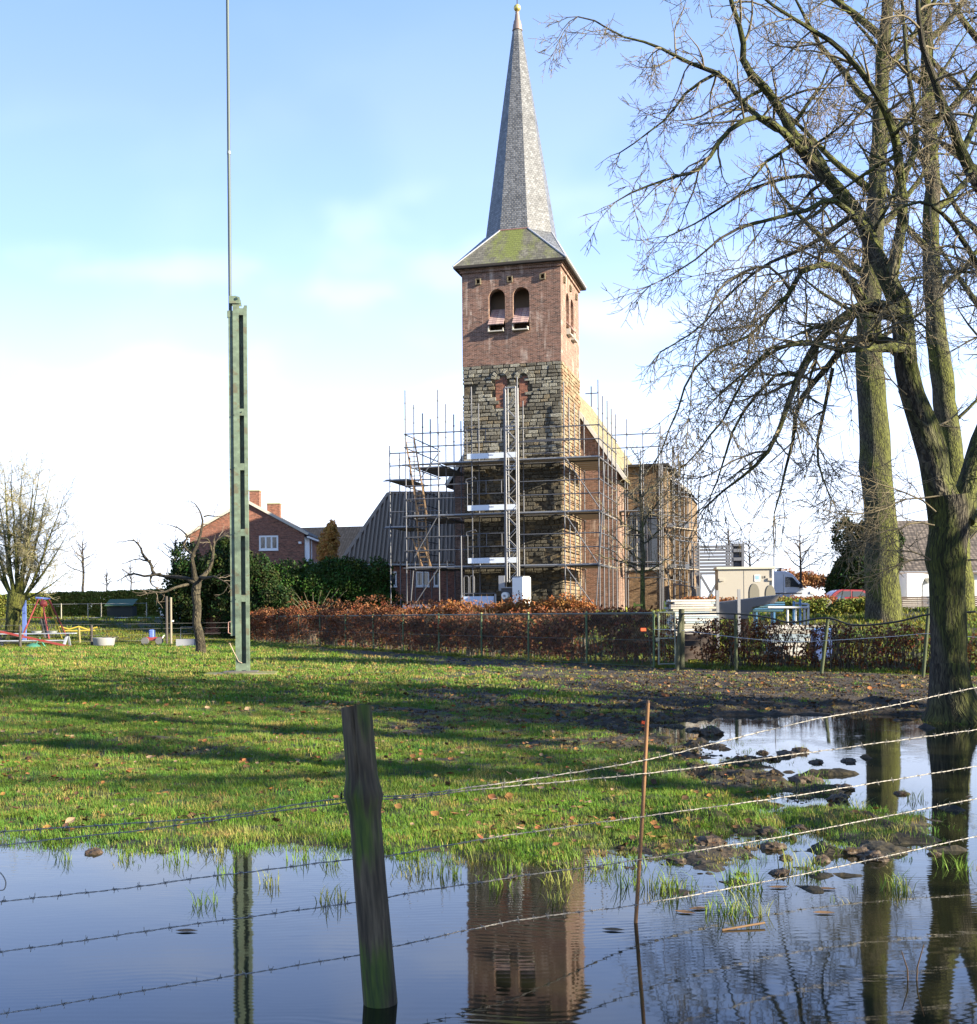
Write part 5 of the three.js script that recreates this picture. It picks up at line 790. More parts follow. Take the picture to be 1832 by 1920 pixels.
// ---------------------------------------------------------------- green tilting mast in the pasture
{
  const D = 29.3, b = place(455, 1266, D), s = D / F, green = mastGreen, dark = mat(0.012, 0.034, 0.032, 0.5), o = thing('tilting_mast', 'tall green steel tilting mast with thin pole on a concrete slab', 'mast', b, 0.12);
  const Y = (py) => at(455, py, D).y - b.y, Xl = (px, py) => (at(px, py, D).x - b.x);
  const ch = (x, w, z0, z1, y0, y1, m, name) => part(name, boxGeo(x, y0, z0, x + w, y1, z1), m, o);
  const yb = 0.14, yt = Y(570);
  // two U channels, open towards each other
  for (const [x, w, dir] of [[-0.16, 0.15, 1], [0.10, 0.08, -1]]) { const g = new MB(); const t = 0.014; g.box(x, yb, -0.11, x + w, yt, -0.11 + t); g.box(x, yb, 0.11 - t, x + w, yt - (dir < 0 ? 0.1 : 0), 0.11); dir > 0 ? g.box(x, yb, -0.11 + t + 0.001, x + t, yt - 0.01, 0.11 - t - 0.001) : g.box(x + w - t, yb, -0.11 + t + 0.001, x + w, yt - 0.11, 0.11 - t - 0.001); g.build('channel', green, o); }
  for (const py of [586, 774, 876, 999, 1122, 1250]) part('batten_plate', boxGeo(-0.012, Y(py) - 0.085, 0.085, 0.102, Y(py) + 0.085, 0.108), green, o);
  for (const py of [774, 876, 999, 1122]) part('batten_plate', boxGeo(-0.012, Y(py) - 0.085, -0.105, 0.102, Y(py) + 0.085, -0.085), green, o);
  part('web_plate', boxGeo(-0.008, yb + 0.1, -0.084, 0.098, yt - 0.12, -0.075), green, o);
  // tilting lower part of the mast: a square tube hanging beside the frame
  ch(-0.275, 0.10, -0.06, 0.06, Y(1192), Y(588), green, 'tilting_tube'); part('tube_strip', boxGeo(-0.172, Y(1190), 0.02, -0.163, Y(590), 0.05), green, o);
  // pivot head
  const hs = new THREE.Shape(); hs.moveTo(-0.24, yt - 0.02); hs.lineTo(-0.24, yt + 0.16); hs.lineTo(-0.08, yt + 0.17); hs.lineTo(0.02, yt + 0.14); hs.lineTo(0.05, yt - 0.02); hs.closePath(); const hg = new THREE.ExtrudeGeometry(hs, { depth: 0.03, bevelEnabled: false }); for (const z of [0.115, -0.145]) { const g = hg.clone(); g.translate(0, 0, z); part('pivot_plate', g, green, o); }
  part('pivot_bolt', new THREE.CylinderGeometry(0.035, 0.035, 0.34, 10), dark, o, V(-0.06, yt + 0.09, 0), [Math.PI / 2, 0, 0]);
  // pole
  const px0 = -0.225; part('pole', new MB().tube([V(px0, Y(592), 0), V(px0, Y(287), 0), V(px0, Y(-200), 0)], [0.042, 0.042, 0.038], 10).geo(), mat(0.075, 0.10, 0.10, 0.6, { metalness: 0.1 }), o);
  part('pole_joint', new THREE.CylinderGeometry(0.05, 0.05, 0.07, 10), mat(0.2, 0.24, 0.24, 0.5), o, V(px0, Y(287), 0)); part('pole_clamp', boxGeo(-0.30, Y(596), -0.07, -0.16, Y(584), 0.07), green, o);
  part('padlock_handle', new MB().tube([V(-0.27, Y(1165), 0.07), V(-0.33, Y(1166), 0.07), V(-0.335, Y(1186), 0.07), V(-0.27, Y(1188), 0.07)], 0.012, 5).geo(), mat(0.35, 0.2, 0.16, 0.6), o);
  part('crank_rope', new MB().tube([V(-0.30, Y(1205), 0.13), V(-0.2, Y(1222), 0.14), V(-0.08, Y(1240), 0.13), V(0.0, Y(1243), 0.12)], 0.010, 5).geo(), mat(0.45, 0.35, 0.26, 0.8), o);
  for (const [x, py] of [[-0.15, 780], [-0.15, 878], [-0.15, 1000], [-0.15, 1124], [0.04, 774]]) part('bolt', new THREE.CylinderGeometry(0.014, 0.014, 0.03, 6), dark, o, V(x, Y(py), 0.118), [Math.PI / 2, 0, 0]);
  part('base_plate', boxGeo(-0.45, 0.106, -0.3, 0.38, 0.138, 0.3), mat(0.10, 0.09, 0.08, 0.8), o);
  const sl = new RoundedBoxGeometry(1.75, 0.2, 1.1, 2, 0.03); sl.translate(-0.02, 0.004, 0.1); part('concrete_slab', sl, new THREE.MeshStandardMaterial({ map: slabTex, roughness: 0.95 }), o);
}
const mBarkPlain = mat(0.13, 0.11, 0.08, 0.95), ribMat = new THREE.MeshPhysicalMaterial({ color: col(0.25, 0.185, 0.135), roughness: 1, specularIntensity: 0.1 }), sleeperMats = [[0.075, 0.055, 0.045], [0.095, 0.07, 0.055], [0.06, 0.047, 0.04]].map((c) => mat(...c, 0.95));
// ---------------------------------------------------------------- hedges and shrubs
const leafGeo = (() => { const m = new MB(); m.quad(V(0, 0, -0.5), V(0.32, 0.06, 0), V(0, 0.02, 0.5), V(-0.32, 0.06, 0)); return m.geo(); })();
const clusterGeo = (n, seed, leaf = 0.5) => { const R = rng(seed), gs = []; for (let k = 0; k < n; k++) { const g = leafGeo.clone(); g.scale(leaf, leaf, leaf); g.rotateX(R() * 6.28); g.rotateY(R() * 6.28); g.rotateZ(R() * 6.28); g.translate((R() - 0.5), (R() - 0.5), (R() - 0.5)); gs.push(g); } return mergeGeometries(gs); };
const beechGeo = clusterGeo(5, 801, 0.62), denseGeo = clusterGeo(7, 802, 0.55), copperMat = leafMat(0.7, 0.3), greenLeafMat = leafMat(0.55, 0.12);
const copper = (R) => { const q = R(); return q < 0.45 ? col(0.17 + 0.08 * R(), 0.062 + 0.03 * R(), 0.03) : q < 0.9 ? col(0.09 + 0.04 * R(), 0.04 + 0.015 * R(), 0.024) : col(0.34, 0.17, 0.08); };
// beech hedge behind the wire fence
{
  const R = rng(810), path = [[478, 66], [560, 58], [660, 51], [760, 45.5], [880, 40.3], [990, 36.8], [1100, 34], [1228, 31.6]].map(([px, d]) => place(px, 1200, d + 0.9));
  const run = new THREE.CatmullRomCurve3(path), L = run.getLength();
  const o = thing('beech_hedge', 'copper-leaved beech hedge behind the green wire fence', 'hedge', path[0]), off = path[0];
  const stems = new MB(), it = [];
  for (let k = 0; k < 260; k++) { const p = run.getPointAt(R()), b = V(p.x + (R() - .5) * .4, ground(p.x, p.z), p.z + (R() - .5) * .5), h = 1.0 + 0.7 * R(); stems.tube([b, b.clone().add(V((R() - .5) * .2, h * .5, (R() - .5) * .2)), b.clone().add(V((R() - .5) * .5, h, (R() - .5) * .4))], [0.022, 0.016, 0.006], 4, false); }
  for (let k = 0; k < 17000; k++) {
    const t = R(), p = run.getPointAt(t), w = (R() + R() - 1) * 0.5, tall = 1.42 + 0.22 * vnoise(t * 60, 1, 812) + (t < 0.55 ? 0.25 * vnoise(t * 25, 4, 813) : -0.14), shoot = R() < 0.05, y = shoot ? tall + 0.45 * R() * (t > 0.2 && t < 0.75 ? 1.2 : 0.4) : 0.12 + (tall - 0.12) * Math.pow(R(), 0.8);
    if (y < 0.35 && R() < 0.6) continue; if (fbm(t * 90, y * 3, 3, 815) < 0.38) continue;
    it.push([p.x + w - off.x, ground(p.x, p.z) + y - off.y, p.z + (R() + R() - 1) * 0.5 - off.z, 0.13 + 0.07 * R(), R() * 6.28, R() * 6.28, copper(R), R() * 6.28]);
  }
  const sg = stems.geo(); sg.translate(-off.x, -off.y, -off.z); stuff(part('stems', sg, mat(0.10, 0.085, 0.06, 0.9), o)); scatter('dead_leaves', o, beechGeo, copperMat, it);
}
{ // taller back row with sunlit shoots
  const R = rng(820), path = [[560, 71], [660, 66], [760, 62], [880, 58], [1000, 55], [1100, 53]].map(([px, d]) => place(px, 1200, d)), run = new THREE.CatmullRomCurve3(path), off = path[0], o = thing('tall_beech_hedge', 'taller sunlit orange beech hedge between the wire fence and the church', 'hedge', off), it = [], st = new MB();
  for (let k = 0; k < 11000; k++) { const t = R(), p = run.getPointAt(t), tall = 0.25 + 0.6 * fbm(t * 30, 2, 3, 822), y = R() < 0.12 ? tall + 0.5 * R() * R() : tall * Math.pow(R(), 0.6); it.push([p.x + (R() - .5) * 0.9 - off.x, ground(p.x, p.z) + y - off.y, p.z + (R() - .5) * 0.9 - off.z, 0.15 + 0.1 * R(), R() * 6.28, R() * 6.28, col(0.24 + 0.12 * R(), 0.10 + 0.05 * R(), 0.04), R() * 6.28]); }
  for (let k = 0; k < 200; k++) { const t = R(), p = run.getPointAt(t), b = V(p.x, ground(p.x, p.z), p.z), h = 0.6 + 0.7 * R(); st.tube([b, b.clone().add(V((R() - .5) * .5, h, (R() - .5) * .5))], [0.02, 0.006], 4, false); }
  const sg = st.geo(); sg.translate(-off.x, -off.y, -off.z); stuff(part('stems', sg, mat(0.26, 0.15, 0.07, 0.9), o)); scatter('dead_leaves', o, beechGeo, copperMat, it);
}
{ // thin see-through hedge right of the gate
  const R = rng(830), path = [[1250, 31.5], [1380, 30.4], [1555, 28.8], [1740, 27.3], [1900, 26]].map(([px, d]) => place(px, 1250, d + 0.7)), run = new THREE.CatmullRomCurve3(path), off = path[0], o = thing('thin_beech_hedge', 'thin see-through beech hedge right of the wooden gate post', 'hedge', off), it = [], st = new MB();
  for (let k = 0; k < 230; k++) { const t = R(), p = run.getPointAt(t); if (t > 0.02 && t < 0.13) continue; const b = V(p.x + (R() - .5) * .3, ground(p.x, p.z), p.z + (R() - .5) * .4), h = (1.15 + 0.3 * R()) * (1 - 0.25 * t); st.tube([b, b.clone().add(V((R() - .5) * .3, h * .5, (R() - .5) * .2)), b.clone().add(V((R() - .5) * .6, h, (R() - .5) * .5))], [0.016, 0.011, 0.004], 4, false); }
  for (let k = 0; k < 8600; k++) { const t = R(), p = run.getPointAt(t); if (t > 0.035 && t < 0.12 && R() < 0.93) continue; const dens = t < 0.035 ? 0.9 : lerp(0.36, 0.17, t), y = (0.15 + 1.2 * R()) * (1 - 0.25 * t); if (R() > dens || fbm(t * 70, y * 4, 3, 835) < 0.42) continue; it.push([p.x + (R() - .5) * 0.6 - off.x, ground(p.x, p.z) + y - off.y, p.z + (R() - .5) * 0.7 - off.z, 0.10 + 0.06 * R(), R() * 6.28, R() * 6.28, copper(R), R() * 6.28]); }
  const sg = st.geo(); sg.translate(-off.x, -off.y, -off.z); stuff(part('stems', sg, mat(0.085, 0.072, 0.05, 0.9), o)); scatter('dead_leaves', o, beechGeo, copperMat, it);
}
// foliage in lobes: points spread through the outer shell of a union of blobs
function foliage(name, label, category, pos, blobs, n, size, colour, geo = denseGeo, m = greenLeafMat, seed = 840, extra) {
  const R = rng(seed), o = thing(name, label, category, pos), it = []; blobs = blobs.flatMap((b) => Array.from({ length: 6 }, () => { const k = 0.42 + 0.3 * R(); return [b[0] + (R() - 0.5) * b[3] * 1.3, b[1] + (R() - 0.45) * b[4] * 1.3, b[2] + (R() - 0.5) * b[5] * 1.3, b[3] * k, b[4] * k, b[5] * k]; }));
  for (let k = 0; k < n; k++) {
    const b = blobs[Math.floor(R() * blobs.length)], u = R() * 2 - 1, a = R() * 6.2832, s = Math.sqrt(1 - u * u), q = 0.72 + 0.28 * Math.pow(R(), 0.5), w = q * (0.62 + 0.75 * fbm(Math.cos(a) * s * 2.5 + b[0] + 9, u * 2.5 + Math.sin(a) * s * 2 + b[1], 3, seed));
    const p = [b[0] + Math.cos(a) * s * b[3] * w, b[1] + u * b[4] * w, b[2] + Math.sin(a) * s * b[5] * w]; if (p[1] < 0.02) continue;
    it.push([p[0], p[1], p[2], size * (0.7 + 0.7 * R()), R() * 6.28, R() * 6.28, colour(R), R() * 6.28]);
  }
  scatter('foliage', o, geo, m, it); if (extra) extra(o, R); return o;
}
const darkGreen = (R) => col(0.016 + 0.024 * R(), 0.032 + 0.032 * R(), 0.010 + 0.008 * R());
{
  const b = (px, py, d, rx, ry, rz, o) => { const p = at(px, py, d).sub(o); return [p.x, p.y, p.z, rx, ry, rz]; };
  const o1 = place(400, 1180, 71);
  foliage('ivy_thicket', 'dark evergreen thicket of ivy behind the fruit tree', 'shrub', o1, [b(330, 1097, 72, 1.1, 1.5, 1.2, o1), b(365, 1082, 72, 1.2, 1.6, 1.3, o1), b(400, 1067, 72, 1.3, 1.7, 1.4, o1), b(435, 1057, 72, 1.4, 1.5, 1.4, o1), b(470, 1084, 72, 1.4, 1.5, 1.4, o1), b(510, 1104, 72, 1.5, 1.5, 1.4, o1), b(420, 1112, 72, 2.2, 1.6, 1.4, o1), b(350, 1127, 72, 1.5, 1.5, 1.2, o1), b(480, 1144, 72, 1.8, 1.7, 1.3, o1)], 14000, 0.28, darkGreen, denseGeo, greenLeafMat, 841);
  const o2 = place(620, 1150, 73);
  foliage('conifer_hedge', 'dark green conifer hedge in front of the barn', 'hedge', o2, [520, 555, 590, 625, 660, 695, 712].map((px, k) => b(px, 1098 + (k === 6 ? 8 : 0) + (k === 0 ? 8 : 0), 74, 1.15, 1.35 - (k === 6 ? 0.3 : 0), 1.2, o2)).concat([540, 600, 660, 705].map((px) => b(px, 1122, 73.5, 1.5, 1.2, 1.3, o2))), 13000, 0.27, (R) => col(0.026 + 0.03 * R(), 0.055 + 0.05 * R(), 0.016), denseGeo, greenLeafMat, 842, (o, R) => { const m = new MB(); for (let k = 0; k < 9; k++) { const a = -0.9 + k * 0.22; m.tube([V(-0.8, 0, 1.6), V(-0.8 + a * 1.0, 1.2, 1.7), V(-0.8 + a * 2.4, 2.1 + 0.3 * R(), 1.7)], [0.04, 0.03, 0.01], 5, false); } stuff(part('bare_shoots', m.geo(), mat(0.11, 0.10, 0.06, 0.9), o)); });
  const o3 = place(1610, 1120, 78);
  foliage('dark_evergreen', 'large dark rounded evergreen tree behind the tall green trunk', 'tree', o3, [b(1590, 1075, 78, 1.1, 1.7, 1.4, o3), b(1615, 1040, 78, 1.3, 1.9, 1.5, o3), b(1642, 1015, 78, 1.0, 1.9, 1.5, o3), b(1662, 1000, 78, 0.7, 1.2, 1.2, o3), b(1635, 1070, 78, 1.4, 1.6, 1.5, o3), b(1578, 1095, 78, 0.7, 0.9, 1, o3)], 12000, 0.29, darkGreen, denseGeo, greenLeafMat, 843, (o) => part('trunk', barGeo(V(0.8, 0, 0), V(0.9, 3.2, 0), 0.2), mBarkPlain, o));
  const o4 = place(617, 1100, 92);
  foliage('orange_shrub', 'upright orange-brown shrub between the house and the barn', 'shrub', o4, [b(617, 1030, 92, 0.65, 1.5, 0.7, o4), b(620, 1005, 92, 0.35, 0.9, 0.5, o4), b(612, 1050, 92, 0.75, 1.2, 0.8, o4)], 2600, 0.26, (R) => col(0.42 + 0.14 * R(), 0.24 + 0.08 * R(), 0.08), beechGeo, copperMat, 844, (o, R) => { const m = new MB(); for (let k = 0; k < 14; k++) m.tube([V(0, 0, 0), V((R() - .5) * .6, 2, (R() - .5) * .5), V((R() - .5) * 1.2, 4.4 * (0.6 + 0.4 * R()), (R() - .5) * .8)], [0.04, 0.025, 0.008], 4, false); stuff(part('stems', m.geo(), mBarkPlain, o)); });
  const o5 = place(1380, 1130, 62);
  foliage('low_beech_hedge', 'low orange-brown hedge running in front of the parked vehicles', 'hedge', o5, [1290, 1310, 1330, 1350, 1465, 1480, 1495, 1510, 1525, 1540, 1555, 1570, 1585, 1600, 1615, 1630, 1645].map((px, k) => b(px, 1136 + 2 * (k % 2), 66, 0.9, 0.42, 0.7, o5)), 6000, 0.19, (R) => col(0.20 + 0.1 * R(), 0.085 + 0.04 * R(), 0.04), beechGeo, copperMat, 845);
  { // clipped hedge: a box of small leaves with slightly wavering faces
    const R = rng(846), a = place(-60, 1150, 85), e = place(322, 1150, 86.5), o = thing('clipped_hedge', 'long clipped green hedge on the bank behind the playground', 'hedge', a), it = [], L = e.x - a.x;
    for (let k = 0; k < 15000; k++) { const t = R(), x = t * L, top = at(lerp(-60, 322, t), lerp(1121, 1108, t), lerp(85, 86.5, t)).y - a.y + 0.12 * (fbm(t * 40, 3, 2, 849) - 0.5), g = lerp(a.y, e.y, t) - a.y, f = R(); const y = f < 0.3 ? top : lerp(g + 0.05, top, R()), z = (f < 0.3 ? R() - 0.5 : f < 0.85 ? 0.5 : -0.5) * 0.9; it.push([x, y + 0.1 * (R() - 0.5), lerp(0, e.z - a.z, t) + z + 0.12 * (R() - 0.5), 0.22 * (0.7 + 0.6 * R()), R() * 6.28, R() * 6.28, col(0.12 + 0.08 * R(), 0.15 + 0.06 * R(), 0.035), R() * 6.28]); }
    scatter('foliage', o, denseGeo, greenLeafMat, it); const st = new MB(); for (let k = 0; k < 60; k++) { const x = L * (k + R()) / 60; st.bar(V(x, 0, lerp(0, e.z - a.z, x / L)), V(x + 0.2 * (R() - 0.5), 1.0, lerp(0, e.z - a.z, x / L)), 0.02, 4); } stuff(part('stems', st.geo(), mBarkPlain, o));
  }
  const o7 = place(1540, 1110, 100);
  foliage('far_beech_hedge', 'far brown hedge on the skyline right of the van', 'hedge', o7, [1480, 1505, 1530, 1555].map((px) => b(px, 1090, 100, 1.0, 0.75, 0.6, o7)), 1500, 0.3, (R) => col(0.26 + 0.1 * R(), 0.13 + 0.05 * R(), 0.07), beechGeo, copperMat, 847);
  const o8 = place(1530, 1150, 46);
  foliage('low_box_border', 'low green border plants between the headstones', 'shrub', o8, [1480, 1500, 1530, 1570, 1600, 1620].map((px) => b(px, 1140, 47, 0.5, 0.3, 0.4, o8)), 1600, 0.16, (R) => col(0.10 + 0.08 * R(), 0.13 + 0.06 * R(), 0.03), denseGeo, greenLeafMat, 848);
}
// old brick garden wall under the ivy
{ const a = at(310, 1150, 72.5), g = thing('garden_wall', 'old dark brick garden wall behind the fruit tree', 'wall', place(420, 1180, 72.6)); part('wall', boxGeo(-1.2, -0.2, -0.3, 4.4, 2.5, 0.05), new THREE.MeshStandardMaterial({ map: scaled(redBrick, 1 / 6.6, 1 / 6.5), roughness: 1 }), g); part('coping', boxGeo(-1.25, 2.501, -0.35, 4.45, 2.58, 0.1), mat(0.2, 0.19, 0.17, 0.9), g); }

// ---------------------------------------------------------------- green wire fence
{
  const posts = [[478, 66.2], [520, 61.6], [560, 58], [600, 54.9], [648, 51.6], [700, 48.4], [756, 45.4], [823, 42.4], [903, 39.3], [991, 36.6], [1100, 33.9], [1226, 31.2]].map(([px, d]) => { const p = at(px, 1200, d); p.y = ground(p.x, p.z); return p; });
  const o = thing('wire_fence', 'green chain-link fence with steel posts along the pasture', 'fence', posts[0]), gm = mat(0.07, 0.12, 0.05, 0.6), wm = mat(0.13, 0.16, 0.14, 0.5, { metalness: 0.4 }), off = posts[0], topY = EYE + 0.03;
  posts.forEach((p, k) => { const q = p.clone().sub(off); part('post', barGeo(q.clone().setY(q.y - 0.1), V(q.x, topY - off.y, q.z), 0.03, 8), gm, o); part('post_cap', new THREE.SphereGeometry(0.036, 8, 5), mat(0.28, 0.33, 0.12, 0.7), o, V(q.x, topY - off.y, q.z)); });
  const mesh = new MB(), wires = new MB();
  for (let k = 0; k < posts.length - 1; k++) {
    const a = posts[k].clone().sub(off), b = posts[k + 1].clone().sub(off), L = Math.hypot(b.x - a.x, b.z - a.z), H = topY - off.y - 0.06, at2 = (t, y) => V(lerp(a.x, b.x, t), lerp(a.y, b.y, t) + y * ((H - lerp(a.y, b.y, t)) / 1.45), lerp(a.z, b.z, t));
    for (const y of [0.05, 0.75, 1.45]) wires.bar(at2(0, y), at2(1, y), 0.005, 4);
    const st = 0.10; for (const s of [1, -1]) for (let x = -1.45; x < L + 1.45; x += st) { let x0 = x, y0 = 0.05, x1 = x + 1.4, y1 = 1.45; if (x1 < 0 || x0 > L) continue; if (x0 < 0) { y0 -= x0; x0 = 0; } if (x1 > L) { y1 -= x1 - L; x1 = L; } const A = s > 0 ? [x0, y0] : [L - x0, y0], B = s > 0 ? [x1, y1] : [L - x1, y1]; mesh.bar(at2(A[0] / L, A[1]), at2(B[0] / L, B[1]), 0.0021, 3); }
  }
  for (let k = 0; k < posts.length - 1; k++) part('top_rail', barGeo(V(posts[k].x - off.x, topY - off.y - 0.03, posts[k].z - off.z), V(posts[k + 1].x - off.x, topY - off.y - 0.03, posts[k + 1].z - off.z), 0.018, 6), wm, o);
  stuff(part('wire_mesh', mesh.geo(), wm, o)); stuff(part('tension_wires', wires.geo(), wm, o));
  // gate and its wooden post
  const gp = at(1231, 1200, 31.1); gp.y = ground(gp.x, gp.z); const g = thing('steel_gate', 'narrow steel mesh gate beside the dark wooden gate post', 'gate', gp), w = at(1268, 1200, 30.9).x - gp.x, Hh = topY - gp.y - 0.02, fm = mat(0.22, 0.24, 0.19, 0.5, { metalness: 0.3 });
  for (const x of [0.06, w]) part('stile', barGeo(V(x, 0.08, 0), V(x, Hh, 0), 0.022), fm, g); for (const y of [0.1, 0.78, Hh]) part('rail', barGeo(V(0.06, y, 0), V(w, y, 0), 0.02), fm, g); const gmesh = new MB(); for (let x = 0.1; x < w; x += 0.055) gmesh.bar(V(x, 0.1, 0), V(x, Hh, 0), 0.0028, 3); stuff(part('wire_mesh', gmesh.geo(), wm, g)); part('latch', boxGeo(-0.02, 0.7, -0.03, 0.08, 0.8, 0.03), fm, g);
  part('warning_ribbon', boxGeo(-0.42, 0.98, 0.02, -0.28, 1.06, 0.05), mat(0.75, 0.10, 0.03, 0.7), g);
  const wp = at(1277, 1200, 30.4); wp.y = ground(wp.x, wp.z); const woodP = thing('gate_post', 'dark wooden gate post with a leaning strut', 'post', wp), wmt = mat(0.065, 0.07, 0.04, 0.95); const pg = new MB().tube([V(0, -0.1, 0), V(0.01, 0.6, 0), V(0.02, topY + 0.06 - wp.y, 0)], [0.085, 0.08, 0.075], 12).geo(); part('post', pg, wmt, woodP); part('strut', new MB().tube([V(-0.16, -0.1, 0.25), V(-0.03, topY - 0.25 - wp.y, 0.05)], 0.055, 9).geo(), wmt, woodP);
  // posts with slack cable and wire to the right
  const rp = [[1380, 29.6, 1150], [1553, 27.9, 1158], [1742, 26.4, 1140], [1930, 25, 1120]].map(([px, d, top]) => { const p = at(px, 1200, d); p.y = ground(p.x, p.z); p.top = at(px, top, d); return p; });
  const pl = ['round green post left of the planks behind the thin hedge', 'leaning green post in the thin hedge left of the thick trunk', 'leaning green post against the gnarled trunk', 'green post outside the picture right of the gnarled trunk'];
  rp.forEach((p, k) => { const q = thing('hedge_post', pl[k], 'post', V(p.x, p.y, p.z), 0, 'posts of the slack fence'); part('post', new MB().tube([V(k === 1 ? -0.18 : k === 2 ? -0.15 : 0, -0.1, 0), V(0, p.top.y - p.y, 0)], 0.042, 8).geo(), mat(0.06, 0.075, 0.035, 0.9), q); });
  const cab = (pts, r, label, m) => { const c = thing('fence_cable', label, 'cable', pts[0], 0, 'cables of the slack fence'); part('cable', new MB().tube(new THREE.CatmullRomCurve3(pts.map((p) => p.clone().sub(pts[0]))).getPoints(60), r, 6).geo(), m, c); };
  cab([at(1277, 1151, 30.35), at(1380, 1151, 29.5), at(1440, 1158, 28.9), at(1480, 1167, 28.5), at(1553, 1159, 27.8), at(1600, 1172, 27.4), at(1680, 1166, 26.8), at(1742, 1152, 26.3), at(1830, 1147, 25.7)], 0.022, 'thick dark cable sagging between the green posts', mat(0.03, 0.032, 0.028, 0.8));
  cab([at(1226, 1180, 31), at(1277, 1182, 30.3), at(1380, 1195, 29.5), at(1480, 1203, 28.5), at(1553, 1201, 27.8), at(1680, 1193, 26.8), at(1742, 1188, 26.3), at(1832, 1195, 25.7)], 0.007, 'thin bright wire below the slack cable', mat(0.45, 0.46, 0.47, 0.4, { metalness: 0.5 }));
}
// ---------------------------------------------------------------- houses and barn
function gableHouse(o, w, dp, eave, ridge, wallMat, roofMat, over = 0.35) {   // gable towards +z, ridge along z
  const s = new THREE.Shape(); s.moveTo(-w / 2, -0.3); s.lineTo(w / 2, -0.3); s.lineTo(w / 2, eave); s.lineTo(0, ridge - 0.12); s.lineTo(-w / 2, eave); s.closePath();
  const g = new THREE.ExtrudeGeometry(s, { depth: dp, bevelEnabled: false }); g.translate(0, 0, -dp); part('wall', g, wallMat, o);
  const k = (ridge - eave) / (w / 2), out = [];
  for (const sg of [-1, 1]) { const q = new MB(), e = V(sg * (w / 2 + over), eave - k * over + 0.06, 0), r = V(0, ridge + 0.06, 0), z0 = 0.18, z1 = -dp - 0.18, P = (p, z, y = 0) => V(p.x, p.y + y, z); const f = sg > 0; f ? q.quad(P(e, z0), P(e, z1), P(r, z1), P(r, z0)) : q.quad(P(e, z1), P(e, z0), P(r, z0), P(r, z1)); f ? q.quad(P(e, z0, -.14), P(r, z0, -.14), P(r, z1, -.14), P(e, z1, -.14)) : q.quad(P(e, z1, -.14), P(r, z1, -.14), P(r, z0, -.14), P(e, z0, -.14)); f ? q.quad(P(e, z0, -.14), P(e, z0), P(r, z0), P(r, z0, -.14)) : q.quad(P(r, z0, -.14), P(r, z0), P(e, z0), P(e, z0, -.14)); f ? q.quad(P(e, z1, -.14), P(e, z1), P(e, z0), P(e, z0, -.14)) : q.quad(P(e, z0, -.14), P(e, z0), P(e, z1), P(e, z1, -.14)); out.push(q.build('roof', roofMat, o)); }
  return out;
}
function windowOn(o, x, y, w, h, z, panes = 2, bar = 0.07) {
  const q = new THREE.Group(); q.name = 'window'; q.position.set(x, y, z); o.add(q);
  const m = new MB(); for (const s of [-1, 1]) { m.box(s * (w / 2) - bar / 2, -h / 2, 0.003, s * (w / 2) + bar / 2, h / 2, 0.06); } m.box(-w / 2 + bar / 2, h / 2 - bar, 0.003, w / 2 - bar / 2, h / 2, 0.06); m.box(-w / 2 + bar / 2, -h / 2, 0.003, w / 2 - bar / 2, -h / 2 + bar, 0.06); for (let k = 1; k < panes; k++) m.box(-w / 2 + w * k / panes - bar / 2, -h / 2 + bar, 0.003, -w / 2 + w * k / panes + bar / 2, h / 2 - bar, 0.05); m.build('frame', whitePaint, q);
  for (let k = 0; k < panes; k++) part('pane', boxGeo(-w / 2 + w * k / panes + bar / 2 + 0.004, -h / 2 + bar + 0.004, 0.008, -w / 2 + w * (k + 1) / panes - bar / 2 - 0.004, h / 2 - bar - 0.004, 0.022), windowGlass, q);
  part('sill', boxGeo(-w / 2 - 0.08, -h / 2 - 0.09, 0.003, w / 2 + 0.08, -h / 2 - 0.005, 0.12), whitePaint, q); return q;
}
